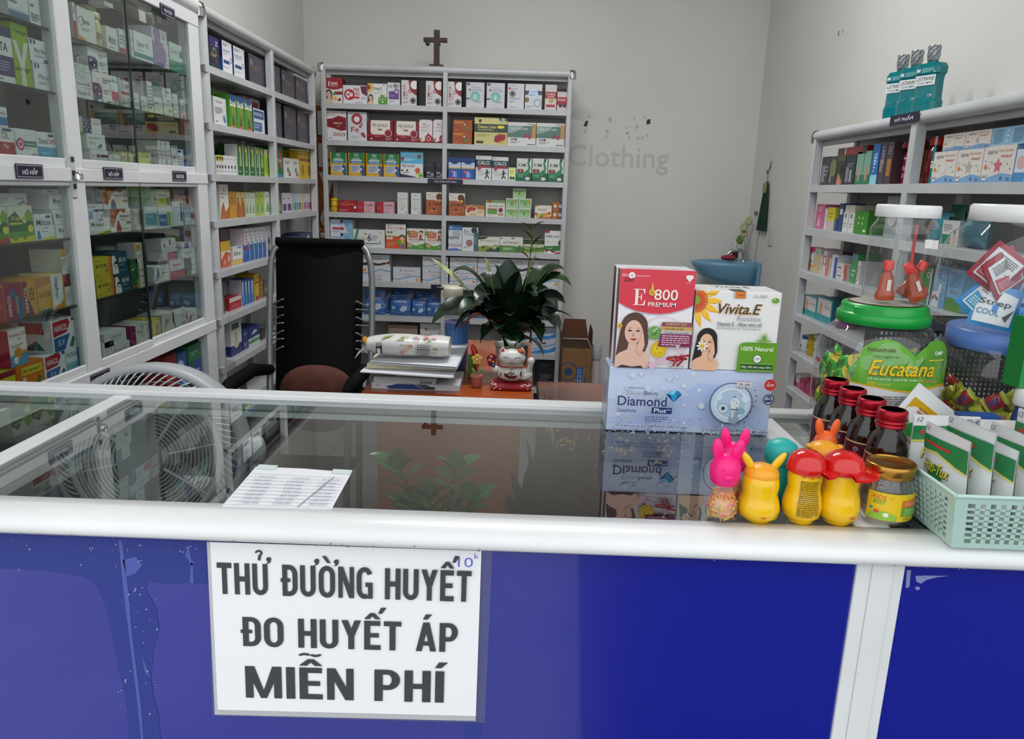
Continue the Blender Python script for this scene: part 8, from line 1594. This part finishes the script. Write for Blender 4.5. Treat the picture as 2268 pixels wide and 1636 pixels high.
# crochet flower pot
pp = (dp(1060, 848)[0] - .004, 2.50)
t = thing('crochet_plant', 'tiny pink crocheted pot with yellow knitted flower beside the lucky cat', 'ornament', (pp[0], pp[1], DZ))
k = MB(); k.lathe([(.014, 0), (.017, .003), (.018, .02), (.019, .031), (.021, .034), (.021, .042), (.017, .044)], M('b8685c', .8), 20)
for j in range(5): k.tube([(.0185 * math.cos(a), .0185 * math.sin(a), .005 + j * .006) for a in [i * .35 for i in range(19)]], .0013, M('b06054', .85), 5, cap=False)
k.build('pot', t)
k = MB(); k.tube([(0, 0, .04), (.002, 0, .062), (-.001, 0, .082)], .002, M('6a8a5a', .8), 6)
for sx in (-1, 1): k.ell((sx * .01, -.003, .055), (.005, .0025, .013), M('7a9a6a', .8), 10, 6, Matrix.Rotation(sx * .5, 3, 'Y'))
k.build('stem', t)
k = MB()
for i in range(5): k.ell((.011 * math.cos(i * 1.257 + .3), -.004, .096 + .011 * math.sin(i * 1.257 + .3)), (.0085, .004, .0085), M('d8b058', .8), 12, 7)
k.ell((0, -.008, .096), (.005, .003, .005), M('e0c890', .8), 10, 6); k.build('flower', t)

# --- peace lily in a white pot
LY = 2.70; lp = at(1128, 790, 1, LY)
lily = thing('peace_lily', 'dark green peace lily in a white pot on the desk behind the lucky cat', 'plant', (lp[0], LY, DZ))
k = MB(); hp = ztop(lp[0], LY, 764) - DZ
k.lathe([(.035, 0), (.04, .004), (.05, hp * .7), (.052, hp), (.058, hp + .003), (.057, hp + .006), (.048, hp + .002), (.046, hp - .01)], M('c8c8c4', .25), 32, cap=True); k.build('pot', lily)
LG_ = [MN('lily_leaf_a', '0f2010', '1b3318', (20, 20, 20), .28, spec=.5), MN('lily_leaf_b', '142a14', '22401c', (20, 20, 20), .3), MN('lily_leaf_c', '0a1810', '14281a', (20, 20, 20), .28)]
def leaf(par, base, tip, width, rise, m, stem=.35, twist=0.0, name='leaf', droop=.0, mid=True):
    k = MB(); base = Vector(base); tip = Vector(tip); n = 14; ctrl = base.lerp(tip, .55) + Vector((0, 0, rise))
    pts = [base * (1 - u) ** 2 + ctrl * 2 * u * (1 - u) + tip * u * u for u in [i / n for i in range(n + 1)]]
    i0 = max(1, int(stem * n)); k.tube(pts[:i0 + 1], .0022, m, 5)
    L = []; C = []; Rr = []
    for i in range(i0, n + 1):
        u = (i - i0) / (n - i0); w = width / 2 * (math.sin(math.pi * min(1, u ** .75 * .98 + .02)) ** .8) + .0004
        t = (pts[min(i + 1, n)] - pts[i - 1]).normalized(); s = t.cross(Vector((0, 0, 1)))
        if s.length < .1: s = Vector((1, 0, 0))
        s.normalize(); up = s.cross(t).normalized()
        s = (s * math.cos(twist) + up * math.sin(twist)).normalized(); up = s.cross(t).normalized()
        L.append(tuple(pts[i] - s * w + up * w * .3)); C.append(tuple(pts[i])); Rr.append(tuple(pts[i] + s * w + up * w * .3))
    vs = L + C + Rr; q = len(L); fs = []
    for i in range(q - 1): fs += [(i, i + 1, q + i + 1, q + i), (q + i, q + i + 1, 2 * q + i + 1, 2 * q + i)]
    k.add(vs, fs, m, True)
    return k.build(name, par)
def lpx(px, py, dy): p = at(px, py, 1, LY + dy); return (p[0] - lp[0], p[1] - LY, p[2] - DZ)
rg = random.Random(11)
LV = [((955, 719), .075, .10, -.10), ((1000, 606), .05, .10, -.05), ((1072, 632), .032, .05, -.02), ((1096, 585), .06, .06, .02), ((1128, 572), .07, .04, .03), ((1150, 600), .06, .05, .0), ((1251, 598), .055, .09, .02), ((1266, 634), .05, .11, -.03), ((1252, 672), .06, .08, -.06), ((1272, 708), .03, .07, -.05), ((1006, 731), .045, .09, -.12), ((1068, 752), .06, .06, -.14), ((1200, 752), .06, .07, -.14), ((1232, 728), .05, .08, -.1), ((1238, 690), .05, .08, .05), ((985, 690), .05, .1, .06), ((1040, 700), .06, .08, -.08), ((1105, 640), .07, .06, -.06), ((1160, 650), .07, .06, -.08), ((1190, 690), .07, .07, -.1), ((1080, 690), .07, .07, -.11), ((1130, 700), .07, .08, -.13), ((1170, 725), .06, .07, -.15), ((1100, 730), .06, .07, -.15), ((1215, 640), .055, .06, .03), ((1175, 592), .03, .02, -.03), ((1185, 625), .035, .04, -.05), ((1060, 610), .05, .07, .05), ((1150, 760), .05, .06, -.15), ((1205, 790), .04, .05, -.1), ((1046, 650), .05, .09, .02), ((1220, 600), .05, .08, .05)] + [((1128 + 118 * math.cos(i * .62 + .3), 712 + 62 * math.sin(i * .62 + .3)), .055, .085, -.1 + .07 * math.cos(i * 1.7)) for i in range(11)]
for i, ((a, b), w, rise, dy) in enumerate(LV):
    tip = lpx(a, b, dy); leaf(lily, (rg.uniform(-.02, .02), rg.uniform(-.02, .02), hp - .01), tip, w * 1.55, rise * (2.0 if abs(a - 1128) > 45 else 1.2), LG_[i % 3], .22 if b > 680 else .38, rg.uniform(-.35, .35))
for (a, b), (c, d) in (((955, 571), (1035, 640)), ((1188, 563), (1168, 612)), ((1074, 570), (1084, 608))):
    p0 = lpx(a, b, -.06); p1 = lpx(c, d, -.06); f = leaf(lily, p1, p0, .026, .004, MN('spathe', '8a9a52', 'b8bc88', (30, 30, 30), .45), 0, .4, 'flower_spathe')
    s = MB(); s.tube([(0, 0, hp), (p1[0] * .6, p1[1] * .6, p1[2] * .7), p1], .0018, M('6a8a3a', .5), 5); s.build('flower_stalk', f)
# thin bamboo-like sprig rising behind the lily
LBY = 2.86; sb = at(1150, 790, 1, LBY)
spr = thing('bamboo_sprig', 'slender light green leafy sprig rising behind the peace lily', 'plant', (sb[0], LBY, DZ))
def spx(px, py, dy=0.0): p = at(px, py, 1, LBY + dy); return (p[0] - sb[0], p[1] - LBY, p[2] - DZ)
GM = MN('sprig_leaf', '3f5a1c', '5a7a26', (30, 30, 30), .4)
k = MB(); k.tube([(0, 0, 0), spx(1165, 620), spx(1178, 545), spx(1179, 515), spx(1181, 500)], .0024, GM, 6)
k.lathe([(.03, 0), (.034, .05), (.034, .08)], M('5a5a58', .3), 20); k.build('stem', spr)
for (a, b), (c, d), w in (((1180, 512), (1153, 491), .02), ((1180, 505), (1207, 490), .022), ((1178, 530), (1157, 506), .018), ((1177, 545), (1202, 520), .018), ((1176, 550), (1150, 548), .016), ((1174, 555), (1208, 552), .016), ((1178, 540), (1198, 533), .012), ((1170, 570), (1148, 556), .016), ((1168, 575), (1198, 574), .018)):
    leaf(spr, spx(a, b), spx(c, d, -.03), w, .006, GM, .05)

# --- low wooden side table with household altar beneath
WT = MN('table_wood', '5a2414', '7a3a20', (1.4, 12, 1.2), .22, 0, 6, 0, .3, .7, coat=.4, dist=.5)
tb = thing('side_table', 'dark reddish wooden low table beside the desk', 'table', (.36, 2.66, 0))
k = MB(); k.box(-.29, .29, -.195, .19, .675, .70, WT, .006); k.build('table_top', tb)
for x in (-.272, .272):
    for y in (-.17, .165): k = MB(); k.box(x - .012, x + .012, y - .012, y + .012, 0, .675, M('17171a', .5)); k.build('leg', tb)
al = thing('altar_cabinet', 'burgundy household altar with gilded carving under the low wooden table', 'altar', (.36, 2.68, 0))
BUR = M('4a1018', .35); GLD = M('c8a040', .3, .8)
k = MB(); k.box(-.215, .215, -.14, .14, 0, .03, BUR, .004); k.box(-.215, -.195, -.14, .14, .03, .62, BUR); k.box(.195, .215, -.14, .14, .03, .62, BUR); k.box(-.2, .2, .12, .14, .03, .62, BUR); k.box(-.225, .225, -.15, .14, .62, .64, BUR, .004); k.build('cabinet_body', al)
k = MB(); rg = random.Random(8)
for x in (-.17, 0, .17):
    for i in range(26): k.ell((x + rg.gauss(0, .03), -.14 + rg.uniform(-.004, .004), .555 + rg.gauss(0, .022)), (.011 * rg.uniform(.5, 1), .004, .008 * rg.uniform(.5, 1.3)), GLD, 8, 5)
k.build('gilded_carving', al)
k = MB()
for i, x in enumerate((-.13, -.045, .045, .13)):
    for j in range(6):
        zz = .49 - j * .04
        for q in range(3): a = rg.uniform(-.6, .6) + q * 1.1; k.box(x - .009, x + .009, .1185, .1195, zz + q * .007, zz + q * .007 + .0022, GLD); 
        k.box(x - .0012 + rg.uniform(-.004, .004), x + .0012, .1185, .1195, zz - .004, zz + .02, GLD)
k.build('gilded_script', al)
k = MB()
for i in range(16): a = rg.uniform(0, 6.28); x, zz, rr = rg.uniform(-.1, .12), .06 + rg.uniform(0, .12), rg.uniform(.018, .035); k.tube([(x + rr * math.cos(t * .35 + a), -.1 + rg.uniform(-.002, .002), zz + rr * .6 * math.sin(t * .35 + a)) for t in range(18)], .0025, GLD, 5)
k.build('gold_coil', al)

# --- foliage plants on the floor in front of the desk
def zz_plant(name, label, base, stems, m, w, pairs=7):
    t = thing(name, label, 'plant', base)
    k = MB(); k.lathe([(.09, 0), (.1, .02), (.12, .2), (.125, .21), (.11, .2)], M('6a6460', .5), 28); k.build('pot', t)
    for i, (px, py, Y) in enumerate(stems):
        p = at(px, py, 1, Y); tip = Vector((p[0] - base[0], p[1] - base[1], p[2])); b = Vector((rg.uniform(-.03, .03), rg.uniform(-.03, .03), .19)); c = b.lerp(tip, .5) + Vector((-(tip.x) * .25, 0, .05))
        P = [b * (1 - u) ** 2 + c * 2 * u * (1 - u) + tip * u * u for u in [q / 12 for q in range(13)]]
        k = MB(); k.tube(P, [.008 - .005 * q / 12 for q in range(13)], m, 6); s = k.build('stem', t)
        for q in range(pairs):
            u = .35 + .62 * q / (pairs - 1); o = b * (1 - u) ** 2 + c * 2 * u * (1 - u) + tip * u * u
            for sx in (-1, 1):
                d = Vector((sx * .06 + (tip - b).x * .15, rg.uniform(-.03, .02), .045)); leaf(s, o, o + d, w, .012, m, .0, rg.uniform(-.3, .3))
        leaf(s, tip - Vector((0, 0, .01)), tip + Vector((.0, 0, .05)), w, 0, m, 0)
ZG = MN('zz_leaf', '1f4a1c', '346a28', (25, 25, 25), .22); DG = MN('dark_leaf', '14261a', '203a24', (25, 25, 25), .35)
zz_plant('zz_plant', 'glossy green leafy potted plant on the floor before the desk', (-.2, 1.9, 0), [(882, 1032, 1.85), (1010, 1037, 1.88), (950, 1100, 1.8), (1040, 1105, 1.84), (905, 1115, 1.95)], ZG, .052, 9)
t = thing('broad_leaf_plant', 'dark broad-leaved potted plant on the floor between desk and altar', 'plant', (.075, 1.95, 0))
k = MB(); k.lathe([(.08, 0), (.09, .02), (.11, .2), (.115, .21), (.1, .2)], M('4a4644', .5), 28); k.build('pot', t)
for i, (px, py) in enumerate(((1165, 965), (1215, 950), (1250, 985), (1130, 1040), (1120, 1095), (1275, 1055), (1290, 1095), (1180, 1020), (1220, 1060), (1150, 1130), (1240, 1130))):
    p = at(px, py, 1, 1.9 - .02 * (i % 3)); leaf(t, (rg.uniform(-.02, .02), rg.uniform(-.02, .02), .2), (p[0] - .075, p[1] - 1.95, p[2]), .085, .07, DG, .5, rg.uniform(-.4, .4))

# --- cardboard box and spray can by the back wall
a, b = at(1247, 768, 1, 4.52), at(1311, 768, 1, 4.52); w = b[0] - a[0]; h = a[2] * 1.0
CB = MN('cardboard', '7d5a38', '8a6540', (12, 12, 12), .85)
cb = thing('cardboard_box', 'open brown cardboard box with blue print beside the back shelf', 'box', ((a[0] + b[0]) / 2, 4.52, 0))
k = MB(); vs = [(-w / 2, 0), (w / 2, 0), (w / 2, .3), (-w / 2, .3)]
k.box(-w / 2, w / 2, 0, .3, 0, h * .985, CB); k.box(-w / 2 + .004, w / 2 - .004, .004, .296, h * .985, h * .986, M('3a2818', .9))
decal(k, 'r.5 .36 .34 .4 2a5a94;p8a6a3a .72 .36 .78 .6 .84 .76 .76 .76 .68 .5;o.22 .7 .12 2a4a78 .015;c.22 .7 .05 2a4a78;V.54 .4 .14 .34 a8b8c8 AVAZZO;r.56 .02 .26 .28 2a5a94;V.6 .04 .12 .24 a8b8c8 AVAZZO;l.1 .3 .3 .2 3 5a4028', lambda u, v, q: (-w / 2 + u * w, -q, v * h * .985), w / h); k.build('box_body', cb)
for nm, q in (('flap', [(-w / 2, .3, h), (w / 2, .3, h), (w / 2 - .02, .33, h + .12), (-w / 2 + .02, .33, h + .12)]), ('flap', [(-w / 2, 0, h), (-w / 2, .3, h), (-w / 2 - .02, .29, h + .1), (-w / 2 - .02, .02, h + .1)]), ('flap', [(w / 2, .3, h), (w / 2, .0, h), (w / 2 + .008, .1, h + .09), (w / 2 + .008, .29, h + .1)])):
    k = MB(); k.loft([q, [(x + .002, y - .003, zz + .001) for x, y, zz in q]], M('5a3420', .85)); k.build(nm, cb)
p = at(1319, 812, 1, 4.62); hs = at(1319, 762, 1, 4.62)[2]
t = thing('spray_can', 'red and white spray can standing beside the cardboard box', 'can', (p[0], 4.62, 0))
bottle_parts(t, .034, hs, 'c0b8b4', 'b0b0b0', 'r0 0 1 .5 a83a34;l.2 .6 .6 .2 2 a86058', neck=.8)

# --- corner basin
sk = thing('wash_basin', 'small blue ceramic wash basin on the wall in the back corner', 'basin', (1.475, 4.87, .9))
SB = M('6d9cb8', .2, coat=.3)
k = MB(); rs = []
for s, zz, ins in ((.35, -.05, 0), (.62, -.025, 0), (.86, .03, 0), (.97, .09, 0), (1.0, .112, 0), (.97, .118, 0), (.92, .112, 0), (.84, .07, 0), (.6, .035, 0), (.2, .03, 0)):
    rs.append([(-.004 - .40 * s * (max(0, math.cos(t)) ** .85), .16 * s ** .8 * math.sin(t), zz) for t in [-math.pi / 2 + i * math.pi / 16 for i in range(17)]])
k.loft(rs, SB, True, True); k.box(-.024, -.001, -.165, .165, -.02, .13, SB, .006); k.box(-.15, -.002, -.09, .09, .09, .122, SB, .006); k.build('bowl', sk)
k = MB(); k.tube([(-.07, 0, .12), (-.07, 0, .17), (-.09, 0, .19), (-.15, 0, .185), (-.17, 0, .165)], .011, CHROME, 10); k.lathe([(.02, .12), (.018, .13)], CHROME, 14, (-.07, 0, 0)); k.box(-.085, -.055, -.005, .005, .19, .2, CHROME, .002); k.build('tap', sk)
def onsink(x, y): return (1.475 + x, 4.87 + y * .85, 1.0226)
t = thing('soap_bottle', 'clear pump soap bottle with red label standing on the blue basin', 'bottle', onsink(-.115, .055))
bottle_parts(t, .022, .11, 'b0b4b4', 'c8c8c8', 'r0 0 1 .8 8a2030', neck=.4)
k = MB(); k.ell((0, 0, .0), (.05, .03, .018), M('8a3238', .9), 14, 8); o = k.build('sponge', None, (1.475 - .17, 4.87 - .02, 1.0415)); tag(o, 'dull red sponge lying on the edge of the blue basin', 'sponge')
t = thing('flower_vase', 'small vase with pale dried flowers on the basin corner', 'vase', onsink(-.045, .06))
k = MB(); k.lathe([(.015, 0), (.02, .02), (.012, .06), (.014, .07)], CLEAR, 16); k.build('vase_body', t)
for i, (x, y, zz) in enumerate(((-.03, 0, .21), (.0, .0, .25), (-.02, .01, .17), (-.045, 0, .13))):
    k = MB(); k.tube([(0, 0, .03), (x * .5, y, zz * .6), (x, y, zz)], .0015, M('6a7a3a', .6), 5)
    for j in range(6): k.ell((x + .012 * math.cos(j * 1.05), y + .006 * math.sin(j), zz + .014 * math.sin(j * 1.05)), (.012, .007, .016), M('b0ac88' if i < 3 else '5a7a3a', .7), 8, 5)
    k.build('flower', t)
t = thing('toothbrush', 'white toothbrush standing in the basin corner', 'toothbrush', onsink(-.02, -.04)); k = MB(); k.tube([(0, 0, 0), (.004, -.004, .09), (.012, -.008, .19)], .004, M('c8c4bc', .5), 7); k.build('handle', t); k = MB(); k.box(.006, .016, -.016, -.006, .165, .19, M('d8d8d4', .7)); k.build('bristles', t)

# --- striped towel on a wall hook
p = at(1707, 372, 0, 1.474)
t = thing('wall_hook', 'small wire hook fixed on the wall above the green towel', 'hook', (1.474, p[1], p[2])); k = MB(); k.tube([(0, 0, .03), (-.006, 0, .0), (-.014, 0, -.035), (-.02, 0, -.03), (-.018, 0, -.01)], .003, M('5a5450', .5), 6); k.box(-.003, 0.0, -.008, .008, .0, .04, M('8a8680', .5)); k.build('hook_wire', t)
k = MB(); n = 9; rs = []
ptop = at(1703, 402, 0, 1.45); pb_ = at(1690, 512, 0, 1.45)
for i in range(n + 1):
    u = i / n; hw = .018 + .062 * u ** .7; rs.append([(-.012 - .012 * (1 + math.sin(j * 1.9)) * (.4 + u) * .6, (j / 8 - .5) * 2 * hw, -(ptop[2] - pb_[2]) * u) for j in range(9)])
ms = [M('17382c', .9), M('4f8078', .9)]
for j in range(8): k.loft([[rs[i][j], rs[i][j + 1], (rs[i][j + 1][0] + .006, *rs[i][j + 1][1:]), (rs[i][j][0] + .006, *rs[i][j][1:])] for i in range(n + 1)], ms[0 if j in (0, 1, 3, 4, 6) else 1], True, True)
k.tube([(-.012, 0, .0), (-.014, 0, .06), (-.017, 0, p[2] - ptop[2] - .03)], .0025, M('4f8078', .9), 6)
tow = thing('hand_towel', 'dark and light green striped towel hanging from the wall hook', 'towel', (1.474, p[1], ptop[2])); k.build('cloth', tow)
k = MB(); k.box(-.03, -.012, -.02, .02, -.07, -.005, M('8a8a58', .9), .005); k.build('hanging_tab', tow)
p = at(1708, 525, 0, 1.474); k = MB(); k.box(1.466, 1.475, p[1] - .035, p[1] + .035, p[2] - .05, p[2] + .05, M('c4c2ba', .5), .003); tag(k.build('wall_switch'), 'small pale switch plate on the wall below the green towel', 'switch')
p = at(1676, 472, 0, 1.474); k = MB(); k.box(1.462, 1.4745, p[1] - .02, p[1] + .02, p[2] - .012, p[2] + .012, M('6a6a66', .5), .003); tag(k.build('wall_clip'), 'tiny grey wall fitting beside the green towel', 'fitting')

# --- mesh office chair at the right
mc = thing('office_chair', 'black mesh-backed office chair behind the glass sweet jars', 'chair', (1.0, 1.72, 0))
k = MB(); m = M('0a0a0c', .6)
k.box(-.19, .19, .0, .016, 1.13, 1.17, M('2a2a2e', .4), .006)
for i in range(34): x = -.185 + i * .0112; k.box(x - .0026, x + .0026, .004, .008, .66, 1.13, m)
for j in range(42): zz = .66 + j * .0112; k.box(-.19, .19, .005, .0085, zz - .0026, zz + .0026, m)
k.box(-.2, -.185, .0, .02, .64, 1.17, m); k.box(.185, .2, .0, .02, .64, 1.17, m); k.box(-.19, .19, .0, .016, .64, .67, m); k.build('mesh_back', mc)
k = MB(); k.box(-.22, .22, -.35, .04, .44, .5, m, .02); k.build('seat', mc)
k = MB(); k.tube([(0, -.12, .44), (0, -.12, .1)], .03, m, 12); k.box(-.02, .02, .016, .04, .46, .9, m); k.build('column', mc)
for i in range(5): a = i * 1.2566; k = MB(); k.tube([(0, -.12, .11), (.26 * math.cos(a), -.12 + .26 * math.sin(a), .06)], .018, m, 8); k.ell((.26 * math.cos(a), -.12 + .26 * math.sin(a), .03), (.02, .02, .03), m, 10, 6); k.build('leg', mc)
